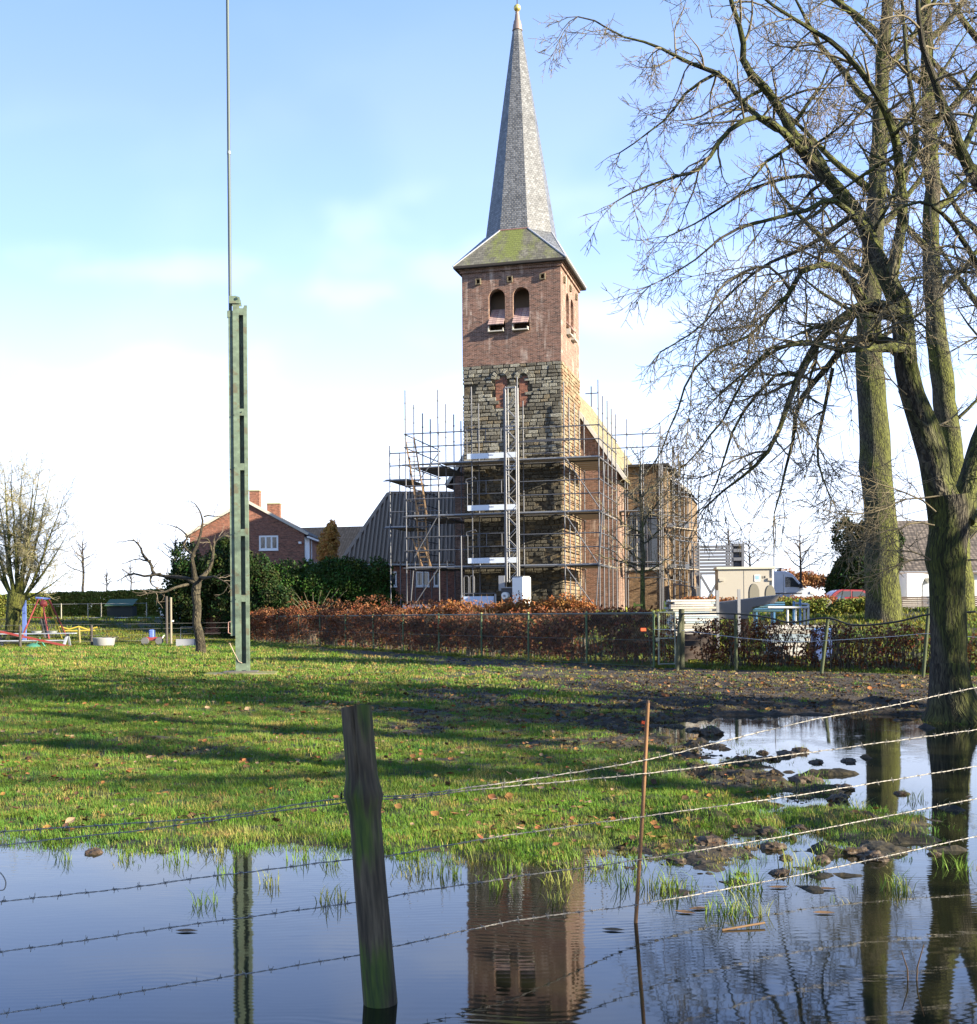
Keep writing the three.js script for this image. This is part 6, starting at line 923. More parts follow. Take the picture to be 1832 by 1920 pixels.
{
  const D = 95, c = at(463, 1000, D), gy = ground(c.x, c.z), o = thing('brick_house', 'red brick house with chimneys and white window behind the mast', 'house', V(c.x, gy, -D), -0.02), Y = (py) => at(463, py, D).y - gy, eave = Y(1000), ridge = Y(942), k = D / F;
  gableHouse(o, 9.3, 10, eave, ridge, mRedBrick, tileMat(0.17, 0.145, 0.125, 4));
  for (const s of [-1, 1]) part('verge', beam(V(s * 0.05, ridge + 0.08, 0.2), V(s * 5.0, eave - 0.12, 0.2), 0.07, 0.22), mat(0.5, 0.46, 0.38, 0.8), o);
  const ch = (x, z, y0, y1, w) => { part('chimney', boxGeo(x - w / 2, y0, z - 0.4, x + w / 2, y1, z + 0.35), mRedBrick, o); part('chimney_cap', boxGeo(x - w / 2 - 0.04, y1 + 0.001, z - 0.45, x + w / 2 + 0.04, y1 + 0.09, z + 0.4), mat(0.30, 0.30, 0.16, 0.9), o); };
  ch(0.62, -0.36, ridge - 1.0, Y(921), 0.82); ch(1.1, -5.6, ridge - 1.2, Y(934), 1.1);
  windowOn(o, (504 - 463) * k, Y(1018), 1.42, 1.15, 0.003, 3, 0.13);
  part('wall_lamp', boxGeo(4.25, Y(1021), 0.003, 4.45, Y(1017), 0.42), whitePaint, o); part('corner_panel', boxGeo(4.66, Y(1060), -2.2, 4.70, Y(1008), -0.1), whitePaint, o); part('gutter', boxGeo(4.9, eave - 0.42, -10, 5.06, eave - 0.3, 0.2), whitePaint, o); part('downpipe', barGeo(V(4.78, 0, -2.6), V(4.78, eave - 0.4, -2.6), 0.05), whitePaint, o);
  const an = part('annex', boxGeo(4.72, -0.3, -6, 7.6, Y(1060), -1.2), mRedBrick, o); part('annex_fascia', boxGeo(4.72, Y(1059), -6.1, 7.7, Y(1054), -1.1), whitePaint, o);
  const c2 = at(635, 1020, 112), g2 = ground(c2.x, c2.z), h2 = thing('dark_roofed_house', 'house with dark tiled roof behind the brick house', 'house', V(c2.x, g2, -112), Math.PI / 2 - 0.2), Y2 = (py) => at(635, py, 112).y - g2;
  gableHouse(h2, 8, 13, Y2(1048), Y2(987), mRedBrick, tileMat(0.02, 0.021, 0.027, 4)); h2.position.x += 6.3; part('roof_vent', barGeo(V(0, Y2(990), -7), V(0, Y2(975), -7), 0.12), mDarkWood, h2);
}
{ // barn with ribbed roof
  const D = 84, a = at(638, 1057, D), b = at(905, 1057, D), r0 = at(729, 926, D + 7), r1 = at(905, 926, D + 7), gy = ground(a.x, a.z), pos = V(a.x, gy, -D), L = (p) => p.clone().sub(pos), o = thing('barn', 'long barn with ribbed brown roof left of the church tower', 'barn', pos);
  const A = L(a), B = L(b), C = L(r1), E = L(r0); const m = new MB(); m.quad(A, B, C, E); m.quad(L(at(638, 1057, D + 14)), A, E, E.clone().add(V(0, 0, -0.1))); m.build('roof', ribMat, o);
  const n = 34, up = V().subVectors(B, A).cross(V().subVectors(E, A)).normalize().multiplyScalar(0.07), hipX = E.x / (B.x - A.x);
  for (let k = 0; k <= n; k++) { const t = k / n, s = t < hipX ? t / hipX : 1, lo = A.clone().lerp(B, t), ridgeP = E.clone().lerp(C, t < hipX ? 0 : (t - hipX) / (1 - hipX)), hi = t < hipX ? A.clone().lerp(E, 0.12 + 0.86 * s) : ridgeP; const slope = t < hipX ? A.clone().lerp(E, s) : ridgeP; part('roof_rib', beam(lo.clone().add(up), slope.clone().add(up), 0.13, 0.24), ribMat, o); }
  part('ridge_cap', beam(E.clone().add(V(0, 0.1, 0)), C.clone().add(V(0, 0.1, 0)), 0.35, 0.16), ribMat, o); part('hip_cap', beam(A.clone().add(up), E.clone().add(up), 0.3, 0.16), ribMat, o);
  const wl = boxGeo(A.x + 0.35, -0.4, -6, B.x, A.y - 0.05, -0.4); part('wall', wl, mRedBrick, o); part('plinth', boxGeo(A.x + 0.33, -0.4, -0.399, B.x, 0.75, -0.34), whitePaint, o); part('gutter', barGeo(A.clone().add(V(0, -0.08, 0.08)), B.clone().add(V(0, -0.08, 0.08)), 0.08), mat(0.30, 0.28, 0.25, 0.7), o);
  for (const [px, w] of [[732, 0.75], [792, 0.85], [818, 0.3]]) { const q = at(px, 1085, D).sub(pos); windowOn(o, q.x, q.y, w, 1.05, -0.399, w > 0.5 ? 2 : 1, 0.09); }
}
{ // white bungalow with tiled roof at the right
  const D = 86, a = at(1640, 1078, D), gy = ground(a.x, a.z), pos = V(a.x, gy, -D), o = thing('white_bungalow', 'white bungalow with brown tiled roof at the right edge', 'house', pos), Y = (py) => at(1740, py, D).y - gy, X = (px) => at(px, 1080, D).x - pos.x, m = new MB();
  const e0 = V(X(1680), Y(1072), 0.5), e1 = V(X(2050), Y(1072), 0.5), q0 = V(X(1712), Y(962), -7), q1 = V(X(2050), Y(962), -7); m.quad(e0, e1, q1, q0); m.tri(e0.clone().add(V(0, 0, -13)), e0, q0); m.build('roof', tileMat(0.19, 0.155, 0.125, 5), o);
  part('wall', boxGeo(X(1692), -0.5, -8, X(2040), Y(1073), 0), whitePaint, o); part('eave', beam(e0.clone().add(V(0, -0.1, 0)), e1.clone().add(V(0, -0.1, 0)), 0.18, 0.16), mat(0.12, 0.10, 0.09, 0.8), o);
  const ps = new THREE.Shape(), px0 = X(1686), px1 = X(1742), yT = Y(1080), yB = Y(1120); ps.moveTo(px0, yB); ps.lineTo(px0, yT + 0.15); ps.lineTo(px0 + 0.9, yT + 0.15); ps.quadraticCurveTo(px1 - 0.1, yT + 0.1, px1, yT - 0.5); ps.lineTo(px1 - 0.12, yT - 0.55); ps.quadraticCurveTo(px1 - 0.35, yT - 0.1, px0 + 1.25, yT - 0.2); ps.quadraticCurveTo(px0 + 0.9, yT - 1.0, px0 + 0.75, yB); ps.closePath();
  const pg = new THREE.ExtrudeGeometry(ps, { depth: 1.6, bevelEnabled: false, curveSegments: 10 }); pg.translate(0, 0, 0.02); part('arched_porch', pg, whitePaint, o);
  part('door', boxGeo(X(1730), -0.4, 0.003, X(1752), Y(1085), 0.05), mat(0.42, 0.46, 0.55, 0.5), o); windowOn(o, X(1762), Y(1098), 0.9, 1.2, 0.003, 1);
  const gp = at(1590, 1100, 84), gg = thing('garage', 'low white garage with flat grey roof beside the red car', 'garage', V(gp.x, ground(gp.x, gp.z), -84)), gw = at(1660, 1100, 84).x - gp.x, gh = at(1600, 1085, 84).y - gg.position.y; part('wall', boxGeo(0, -0.4, -5, gw, gh - 0.55, 0), mat(0.55, 0.55, 0.58, 0.7), gg); part('fascia', boxGeo(-0.12, gh - 0.549, -5.1, gw + 0.1, gh, 0.1), mat(0.10, 0.105, 0.10, 0.8), gg); part('roof_edge', boxGeo(-0.14, gh + 0.001, -5.12, gw + 0.12, gh + 0.07, 0.13), mat(0.6, 0.6, 0.55, 0.6), gg); part('door', boxGeo(gw * 0.45, -0.4, 0.003, gw * 0.85, gh - 0.62, 0.04), mat(0.42, 0.43, 0.48, 0.6), gg); part('downpipe', barGeo(V(0.5, 0, 0.16), V(0.5, gh, 0.16), 0.05), mat(0.2, 0.22, 0.26, 0.6), gg);
}
{ // sleeper wall at the right
  const D = 62, a = at(1640, 1150, D), pos = place(1640, 1180, D), o = thing('sleeper_wall', 'dark wall of stacked timber sleepers with grey posts at the right', 'wall', pos), w = at(1960, 1150, D).x - pos.x, top = at(1740, 1118, D).y - pos.y;
  const n = 7; for (let k = 0; k < n; k++) for (let j = 0; j < 4; j++) part('sleeper', boxGeo(w * j / 4 + 0.01, top * k / n + 0.008, -0.14 - 0.02 * ((k + j) % 2), w * (j + 1) / 4 - 0.01, top * (k + 1) / n - 0.008, 0.02 * ((k * 7 + j * 3) % 3)), sleeperMats[(k * 5 + j * 3) % 3], o);
  for (const px of [1755, 1819, 1900]) { const x = at(px, 1150, D).x - pos.x; part('post', boxGeo(x - 0.07, -0.1, 0.06, x + 0.07, top + 0.15, 0.2), mat(0.26, 0.30, 0.36, 0.5, { metalness: 0.3 }), o); }
}

// ivy on the trees that stand outside the picture, right
for (const [x, z, h, s, , ivy] of shadeTrees) if (ivy) { const p = V(x, ground(x, z), z), bl = []; for (let k = 0; k < 8; k++) bl.push([0.3 * Math.sin(k * 2), 1 + k * 1.25, 0.3 * Math.cos(k * 2), 0.9 + 0.6 * (k % 3), 0.95, 0.9 + 0.5 * ((k + 1) % 3)]); foliage('tree_ivy', `dark ivy clothing the roadside tree ${['nearest the camera', '', '', '', 'at the back of the row', 'at the hedge'][s - 31]}, right of the picture`, 'ivy', p, bl, 5000, 0.3, darkGreen, denseGeo, greenLeafMat, 860 + s); }
// ---------------------------------------------------------------- building site and churchyard at the right
const boardMats = [[0.44, 0.41, 0.36], [0.32, 0.30, 0.26], [0.52, 0.50, 0.46], [0.26, 0.32, 0.36]].map((c) => mat(...c, 0.8)), mBlueTube = mat(0.05, 0.16, 0.32, 0.5), mStone = mat(0.12, 0.115, 0.095, 0.95), mGreyPaint = mat(0.115, 0.125, 0.15, 0.7);
{
  // site cabin
  const D = 74, b = place(1347, 1130, D), X = (px) => at(px, 1100, D).x - b.x, Y = (py) => at(1400, py, D).y - b.y, o = thing('site_cabin', 'cream site cabin with a small blue label right of the church', 'cabin', b, -0.10), w = X(1448), h = Y(1067);
  const cream = mat(0.40, 0.37, 0.31, 0.7); part('front_wall', boxGeo(0, -0.2, -2.2, w, h, 0), cream, o); part('roof', boxGeo(-0.1, h + 0.002, -2.35, w + 0.12, h + 0.14, 0.12), mat(0.55, 0.53, 0.42, 0.6), o); part('corner_post', boxGeo(w - 0.08, -0.2, 0.003, w + 0.03, h, 0.06), whitePaint, o); part('panel_seam', boxGeo(w * 0.47, 0, 0.003, w * 0.475, h, 0.015), mat(0.3, 0.28, 0.24, 0.7), o); part('label_plate', boxGeo(w * 0.66, h * 0.70, 0.003, w * 0.76, h * 0.86, 0.03), whitePaint, o); part('label_print', boxGeo(w * 0.675, h * 0.745, 0.031, w * 0.745, h * 0.835, 0.036), mat(0.25, 0.42, 0.68, 0.5), o); part('lettering', new THREE.PlaneGeometry(0.42, 0.26), textMat('LB', '#2c2c2c', null, 128, 80), o, V(w * 0.83, h * 0.8, 0.01)); for (const x of [0.06, w * 0.9]) part('lashing_point', boxGeo(x, h * 0.72, 0.003, x + 0.3, h * 0.78, 0.09), cream, o);
  // slatted grey trailer standing on braced legs
  const D2 = 80, b2 = place(1300, 1130, D2), X2 = (px) => at(px, 1060, D2).x - b2.x, Y2 = (py) => at(1340, py, D2).y - b2.y, t = thing('slatted_tower_unit', 'grey slatted steel unit on braced legs left of the site cabin', 'steel unit', b2, -0.12), n = 9, y0 = Y2(1078), y1 = Y2(1022), wx = X2(1372);
  for (let k = 0; k < n; k++) { const ya = lerp(y0, y1, k / n); part('slat', boxGeo(0.1, ya + 0.02, -0.06, wx, ya + (y1 - y0) / n - 0.03, 0), mGreyPaint, t); } for (const x of [0, wx * 0.12, wx * 0.86, wx]) part('upright', boxGeo(x - 0.07, x === 0 || x === wx ? y0 - 0.1 : y0, -0.12, x + 0.07, y1 + 0.1, -0.061), mGreyPaint, t);
  part('leg', boxGeo(wx * 0.08, -0.3, -0.1, wx * 0.08 + 0.3, y0, 0.05), mGreyPaint, t); part('leg', boxGeo(wx * 0.8, -0.3, -0.1, wx * 0.8 + 0.3, y0, 0.05), mGreyPaint, t); part('brace', beam(V(wx * 0.18, y0, 0.1), V(wx * 0.72, 0, 0.1), 0.16), mGreyPaint, t); part('brace', beam(V(wx * 0.72, y0, 0.13), V(wx * 0.18, 0, 0.13), 0.16), mGreyPaint, t);
  const ex = X2(1394); part('end_frame', mergeGeometries([boxGeo(wx + 0.08, y1 - 0.1, -1.2, ex, y1 + 0.08, 0), boxGeo(ex - 0.18, y0 + 0.4, -1.2, ex, y1 - 0.11, 0), boxGeo(wx + 0.08, Y2(1036), -0.3, ex - 0.19, Y2(1030), 0), boxGeo(wx + 0.08, Y2(1052), -0.3, ex - 0.19, Y2(1046), 0)]), mGreyPaint, t); part('dark_interior', boxGeo(wx + 0.08, y0 + 0.2, -1.4, ex - 0.2, y1 - 0.12, -0.4), mGreyPaint, t);
}
{ // van, seen from the side, nose to the right
  const D = 82, b = place(1452, 1120, D), s = D / F, o = thing('white_van', 'silver-white panel van with roof rack behind the site cabin', 'van', b.add(V(0, 0.35, 0)), -0.1), paint = new THREE.MeshPhysicalMaterial({ color: col(0.50, 0.55, 0.63), roughness: 0.35, clearcoat: 0.6 }), black = mat(0.02, 0.02, 0.022, 0.6);
  const sh = new THREE.Shape(); sh.moveTo(-2.3, 0.35); sh.lineTo(2.55, 0.35); sh.quadraticCurveTo(2.75, 0.5, 2.7, 0.95); sh.lineTo(2.0, 1.2); sh.quadraticCurveTo(1.5, 1.9, 1.25, 2.15); sh.quadraticCurveTo(1.0, 2.35, 0.6, 2.38); sh.lineTo(-2.2, 2.4); sh.quadraticCurveTo(-2.35, 2.35, -2.35, 2.2); sh.closePath();
  const g = new THREE.ExtrudeGeometry(sh, { depth: 1.7, bevelEnabled: true, bevelThickness: 0.08, bevelSize: 0.06, bevelSegments: 3, curveSegments: 10 }); g.translate(0, 0, -1.78); part('body', g, paint, o);
  const wn = new THREE.Shape(); wn.moveTo(0.75, 1.35); wn.lineTo(1.85, 1.3); wn.lineTo(1.25, 2.0); wn.lineTo(0.75, 2.05); wn.closePath(); const wg = new THREE.ExtrudeGeometry(wn, { depth: 0.02, bevelEnabled: false }); wg.translate(0, 0, 0.003); part('side_window', wg, windowGlass, o);
  for (const x of [-1.45, 1.75]) { const q = part('wheel', new THREE.CylinderGeometry(0.34, 0.34, 0.22, 20), black, o, V(x, 0.3, -0.05), [Math.PI / 2, 0, 0]); part('rim', new THREE.CylinderGeometry(0.2, 0.2, 0.02, 14), mGalv, q, V(0, 0.12, 0)); }
  part('door_seam', boxGeo(-1.0, 0.5, 0.003, -0.98, 2.2, 0.012), black, o); part('door_seam', boxGeo(0.62, 0.5, 0.003, 0.64, 2.2, 0.012), black, o); part('side_strip', boxGeo(-2.2, 0.85, 0.003, 1.9, 0.93, 0.03), mat(0.1, 0.1, 0.11, 0.7), o); part('mirror', boxGeo(1.7, 1.25, 0.05, 1.9, 1.55, 0.25), black, o); part('headlight', boxGeo(2.45, 0.85, -0.25, 2.74, 1.0, 0.06), whitePaint, o); part('bumper', boxGeo(2.3, 0.33, -1.6, 2.82, 0.55, 0.07), black, o);
  for (const x of [-1.7, -0.5, 0.4]) part('rack_bar', boxGeo(x, 2.46, -1.6, x + 0.08, 2.62, -0.1), black, o); part('rack_rail', boxGeo(-1.9, 2.621, -0.2, 0.7, 2.68, -0.12), black, o);
}
{ // red car
  const D = 72, b = place(1612, 1128, D).add(V(0, -0.12, 0)), o = thing('red_car', 'red hatchback car parked in front of the garage', 'car', b, 0.05), red = new THREE.MeshPhysicalMaterial({ color: col(0.22, 0.018, 0.02), roughness: 0.35, clearcoat: 0.7 }), black = mat(0.02, 0.02, 0.022, 0.6), yo = -0.1;
  const sh = new THREE.Shape(); sh.moveTo(-1.8, 0.3); sh.lineTo(1.9, 0.3); sh.quadraticCurveTo(2.05, 0.5, 1.98, 0.72); sh.quadraticCurveTo(1.7, 0.9, 1.0, 0.95); sh.lineTo(-1.85, 0.98); sh.quadraticCurveTo(-1.95, 0.6, -1.8, 0.3); const g = new THREE.ExtrudeGeometry(sh, { depth: 1.45, bevelEnabled: true, bevelThickness: 0.1, bevelSize: 0.06, bevelSegments: 3, curveSegments: 8 }); g.translate(0, yo, -1.5); part('body', g, red, o);
  const ca = new THREE.Shape(); ca.moveTo(-1.75, 0.95); ca.lineTo(1.05, 0.95); ca.quadraticCurveTo(0.5, 1.35, 0.2, 1.42); ca.lineTo(-1.1, 1.45); ca.quadraticCurveTo(-1.6, 1.35, -1.75, 0.95); const cg = new THREE.ExtrudeGeometry(ca, { depth: 1.2, bevelEnabled: true, bevelThickness: 0.08, bevelSize: 0.03, bevelSegments: 2 }); cg.translate(0, yo + 0.04, -1.38); part('cabin', cg, red, o);
  const w1 = new THREE.Shape(); w1.moveTo(-1.5, 1.02); w1.lineTo(-0.5, 1.02); w1.lineTo(-0.5, 1.36); w1.lineTo(-1.1, 1.37); w1.closePath(); const w2 = new THREE.Shape(); w2.moveTo(-0.4, 1.02); w2.lineTo(0.72, 1.02); w2.lineTo(0.18, 1.34); w2.lineTo(-0.4, 1.36); w2.closePath(); for (const q of [w1, w2]) { const e = new THREE.ExtrudeGeometry(q, { depth: 0.02, bevelEnabled: false }); e.translate(0, yo + 0.04, -0.095); part('side_window', e, windowGlass, o); }
  const ws = new MB(); ws.quad(V(1.02, 0.96 + yo + .05, -0.2), V(1.02, 0.96 + yo + .05, -1.3), V(0.28, 1.42 + yo + .05, -1.2), V(0.28, 1.42 + yo + .05, -0.3)); ws.build('windscreen', windowGlass, o);
  for (const x of [-1.2, 1.25]) { const q = part('wheel', new THREE.CylinderGeometry(0.3, 0.3, 0.2, 18), black, o, V(x, 0.2, 0.0), [Math.PI / 2, 0, 0]); part('rim', new THREE.CylinderGeometry(0.18, 0.18, 0.02, 12), mGalv, q, V(0, 0.11, 0)); } part('headlight', boxGeo(1.78, 0.68 + yo, -0.1, 2.02, 0.82 + yo, 0.09), whitePaint, o);
}
{ // stacked scaffold boards, tubes, frames
  const R = rng(900);
  const stack = (name, label, px0, px1, pyTop, D, rows, cols, turn, dip) => { const a = place(px0, 1200, D), o = thing(name, label, 'board stack', a, turn), w = at(px1, 1150, D).x - at(px0, 1150, D).x, top = at(px0, pyTop, D).y - a.y, hb = (top - dip) / rows; for (let k = 0; k < rows; k++) for (let j = 0; j < cols; j++) { const dx = 0.25 * (R() - 0.5); part('board', boxGeo(dx, dip + k * hb + 0.008, -j * 0.24 - 0.22, w + 0.35 * (R() - 0.5), dip + (k + 1) * hb - 0.008, -j * 0.24), boardMats[Math.floor(R() * 4)], o); } for (const x of [0.3, w - 0.4]) part('bearer', boxGeo(x, -0.05, -cols * 0.24, x + 0.1, dip, 0), mLadder, o); return o; };
  stack('plank_stack', 'tall stack of pale scaffold boards behind the gate post', 1262, 1340, 1124, 37, 15, 3, 0.1, 0.62);
  stack('plank_stack', 'lower stack of pale boards seen through the thin hedge', 1445, 1512, 1172, 34, 7, 3, -0.05, 0.12);
  stack('plank_stack', 'small stack of thin boards beside the blue crate', 1508, 1560, 1172, 36, 4, 2, 0, 0.5);
  // grey slab skip leaning on the stacks
  const a = place(1325, 1180, 39), sk = thing('grey_skip', 'weathered grey tipping trough beside the stacked boards', 'trough', a), P = (px, py, z = 0) => { const q = at(px, py, 39); return V(q.x - a.x, q.y - a.y, z); };
  { const s = new THREE.Shape(); [[1322, 1160], [1322, 1134], [1368, 1128], [1462, 1116], [1452, 1130], [1410, 1138], [1400, 1160]].forEach(([x, y], k) => { const q = P(x, y); k ? s.lineTo(q.x, q.y) : s.moveTo(q.x, q.y); }); s.closePath(); const g = new THREE.ExtrudeGeometry(s, { depth: 1.2, bevelEnabled: true, bevelSize: 0.02, bevelThickness: 0.02, bevelSegments: 1 }); g.translate(0, 0, -1.2); part('hull', g, mat(0.17, 0.16, 0.15, 0.9), sk); for (const x of [0.1, 1.3]) part('bearer', boxGeo(x, -0.1, -1, x + 0.1, P(1322, 1160).y, -0.1), mLadder, sk); }
  const pole = (px, py, d, label) => { const q = place(px, 1180, d), o = thing('steel_stake', label, 'post', q, 0, 'steel stakes among the boards'); part('shaft', boxGeo(-0.045, -0.1, -0.03, 0.045, at(px, py, d).y - q.y, 0.03), mGalv, o); }; pole(1346, 1107, 37.5, 'pale steel stake at the end of the tall board stack'); pole(1386, 1105, 37.5, 'blue-grey steel stake in the middle of the grey trough');
  // bundle of blue tubes
  const tb = place(1412, 1180, 40), bt = thing('tube_bundle', 'bundle of blue scaffold tubes right of the grey trough', 'tube bundle', tb), ty = at(1412, 1146, 40).y - tb.y, tw = at(1462, 1146, 40).x - tb.x; for (let r = 0; r < 5; r++) for (let c = 0; c < 5; c++) part('tube', barGeo(V(0, ty + r * 0.07, -c * 0.08), V(tw + 0.2 * R(), ty + r * 0.07, -c * 0.08), 0.034, 7), r % 2 ? mBlueTube : mat(0.05, 0.12, 0.16, 0.5), bt); for (const x of [0.1, 0.7]) part('trestle', boxGeo(x, -0.1, -0.4, x + 0.06, ty - 0.036, 0.02), mBlueTube, bt);
  // white and blue frames
  const fr = place(1474, 1180, 38), ff = thing('frame_pile', 'white and blue steel frames stacked behind the thin hedge', 'steel frame', fr), Q = (px, py, z = 0) => { const q = at(px, py, 38); return V(q.x - fr.x, q.y - fr.y, z); }; const wfm = mat(0.46, 0.47, 0.47, 0.6);
  part('rail', barGeo(Q(1440, 1139), Q(1516, 1139, -0.05), 0.04), wfm, ff); part('rail', barGeo(Q(1490, 1131, -0.2), Q(1518, 1133, -0.2), 0.04), wfm, ff); for (const [x, y0, y1, m] of [[1478, 1180, 1139, wfm], [1490, 1180, 1127, mBlueTube], [1502, 1180, 1123, mBlueTube], [1517, 1180, 1132, wfm], [1510, 1180, 1139, wfm], [1493, 1180, 1140, wfm]]) part('upright', barGeo(Q(x, y0, -0.1), Q(x, y1, -0.1), 0.04), m, ff);
  // blue crate, brown skip
  const bc = place(1528, 1200, 33), cr = thing('blue_crate', 'blue plastic crate behind the thin hedge', 'crate', bc), cw = at(1560, 1190, 33).x - bc.x, c1 = at(1540, 1181, 33).y - bc.y; { const m = new MB(); m.box(0, 0, -0.4, cw, 0.03, 0).box(0, 0.031, -0.02, cw, c1, 0).box(0, 0.031, -0.4, cw, c1, -0.38).box(0, 0.031, -0.379, 0.02, c1, -0.021).box(cw - 0.02, 0.031, -0.379, cw, c1, -0.021); m.build('shell', mat(0.03, 0.065, 0.2, 0.6), cr); part('rim', boxGeo(-0.02, c1 + 0.001, 0.001, cw + 0.02, c1 + 0.05, 0.03), mat(0.06, 0.15, 0.42, 0.5), cr); }
  const wb = place(1280, 1240, 34), ws = thing('timber_box', 'dark timber box with pale rim below the tall board stack', 'timber box', wb), ww = at(1335, 1200, 34).x - wb.x, w1 = at(1300, 1188, 34).y - wb.y; for (let k = 0; k < 4; k++) part('plank', boxGeo(0, 0.1 + k * (w1 - 0.1) / 4, -0.03, ww, 0.1 + (k + 0.94) * (w1 - 0.1) / 4, 0), sleeperMats[k % 3], ws); part('back', boxGeo(0, 0.1, -1, ww, w1 * 0.95, -0.95), sleeperMats[0], ws); part('rim', boxGeo(-0.04, w1 + 0.002, -0.1, ww + 0.04, w1 + 0.05, 0.04), mat(0.30, 0.22, 0.17, 0.8), ws); for (const x of [0.05, ww - 0.15]) part('skid', boxGeo(x, -0.1, -0.9, x + 0.1, 0.098, 0), sleeperMats[2], ws);
}
{ // headstones
  const hs = [[1414, 1125, 30, 60, 'rounded', 'dark upright boulder headstone before the site cabin'], [1444, 1124, 26, 62, 'rounded', 'slim dark headstone at the right end of the site cabin'], [1498, 1150, 24, 50, 'rounded', 'low grey boulder headstone left of the thick trunk'], [1548, 1150, 22, 50, 'rounded', 'low rounded headstone between the frames and the red car'], [1578, 1148, 30, 49, 'white', 'small white upright headstone in front of the red car']];
  for (const [px, py, h, D, kind, label] of hs) { const p = place(px, py, D), o = thing('headstone', label, 'headstone', p, 0.2, 'headstones'), H = Math.max(0.5, at(px, py - h, D).y - p.y), w = kind === 'white' ? 0.3 : 0.55; const s = new THREE.Shape(); s.moveTo(-w / 2, -0.1); s.lineTo(w / 2, -0.1); s.lineTo(w / 2 * 0.92, H * 0.75); s.quadraticCurveTo(w * 0.3, H, 0, H); s.quadraticCurveTo(-w * 0.4, H, -w / 2 * 0.95, H * 0.7); s.closePath(); const g = new THREE.ExtrudeGeometry(s, { depth: 0.14, bevelEnabled: true, bevelSize: 0.02, bevelThickness: 0.02, bevelSegments: 2 }); g.translate(0, 0, -0.09); part('slab', g, kind === 'white' ? mat(0.62, 0.60, 0.54, 0.9) : mStone, o); part('foot', boxGeo(-w * 0.6, -0.1, -0.2, w * 0.6, 0.06, 0.16), mStone, o); }
  // yellow-green tree stakes
  for (const [px, py, label] of [[1174, 1138, 'leaning yellow-green stake left of the young tree'], [1190, 1130, 'yellow-green stake with a tie left of the young tree'], [1247, 1127, 'yellow-green stake right of the young tree']]) { const p = place(px, 1150, 47.8), y = at(px, py, 47.8).y - p.y, o = thing('tree_stake', label, 'stake', p, 0, 'stakes of the young tree'); part('stake', barGeo(V(0, -0.1, 0), V(0, y, 0), 0.045), mat(0.34, 0.38, 0.05, 0.85), o); if (px === 1190) part('tie', boxGeo(0.045, y - 0.14, -0.02, 0.34, y - 0.06, 0.02), mat(0.30, 0.36, 0.06, 0.85), o); }
  // lamp post and overhead cable
  const lp = place(1452, 1110, 88), l = thing('lamp_post', 'thin grey street lamp post behind the van', 'lamp post', lp), ly = at(1452, 975, 88).y - lp.y; part('pole', new MB().tube([V(0, -0.1, 0), V(0, ly * 0.5, 0), V(0, ly, 0)], [0.07, 0.055, 0.04], 8).geo(), mat(0.16, 0.18, 0.22, 0.6), l); part('arm', barGeo(V(0, ly, 0), V(0.5, ly + 0.15, 0), 0.03), mat(0.16, 0.18, 0.22, 0.6), l); part('lantern', boxGeo(0.45, ly + 0.1, -0.12, 1.0, ly + 0.22, 0.12), mat(0.3, 0.31, 0.32, 0.5), l);
  const oc = thing('overhead_cable', 'overhead cable sagging from the church to the right', 'cable', V(0, 0, 0)); part('cable', new MB().tube(new THREE.CatmullRomCurve3([at(1285, 1014, 68), at(1360, 1018, 64), at(1440, 1012, 60), at(1530, 1000, 55), at(1640, 978, 50), at(1780, 945, 46)]).getPoints(50), 0.012, 5).geo(), mat(0.04, 0.04, 0.045, 0.7), oc);
}
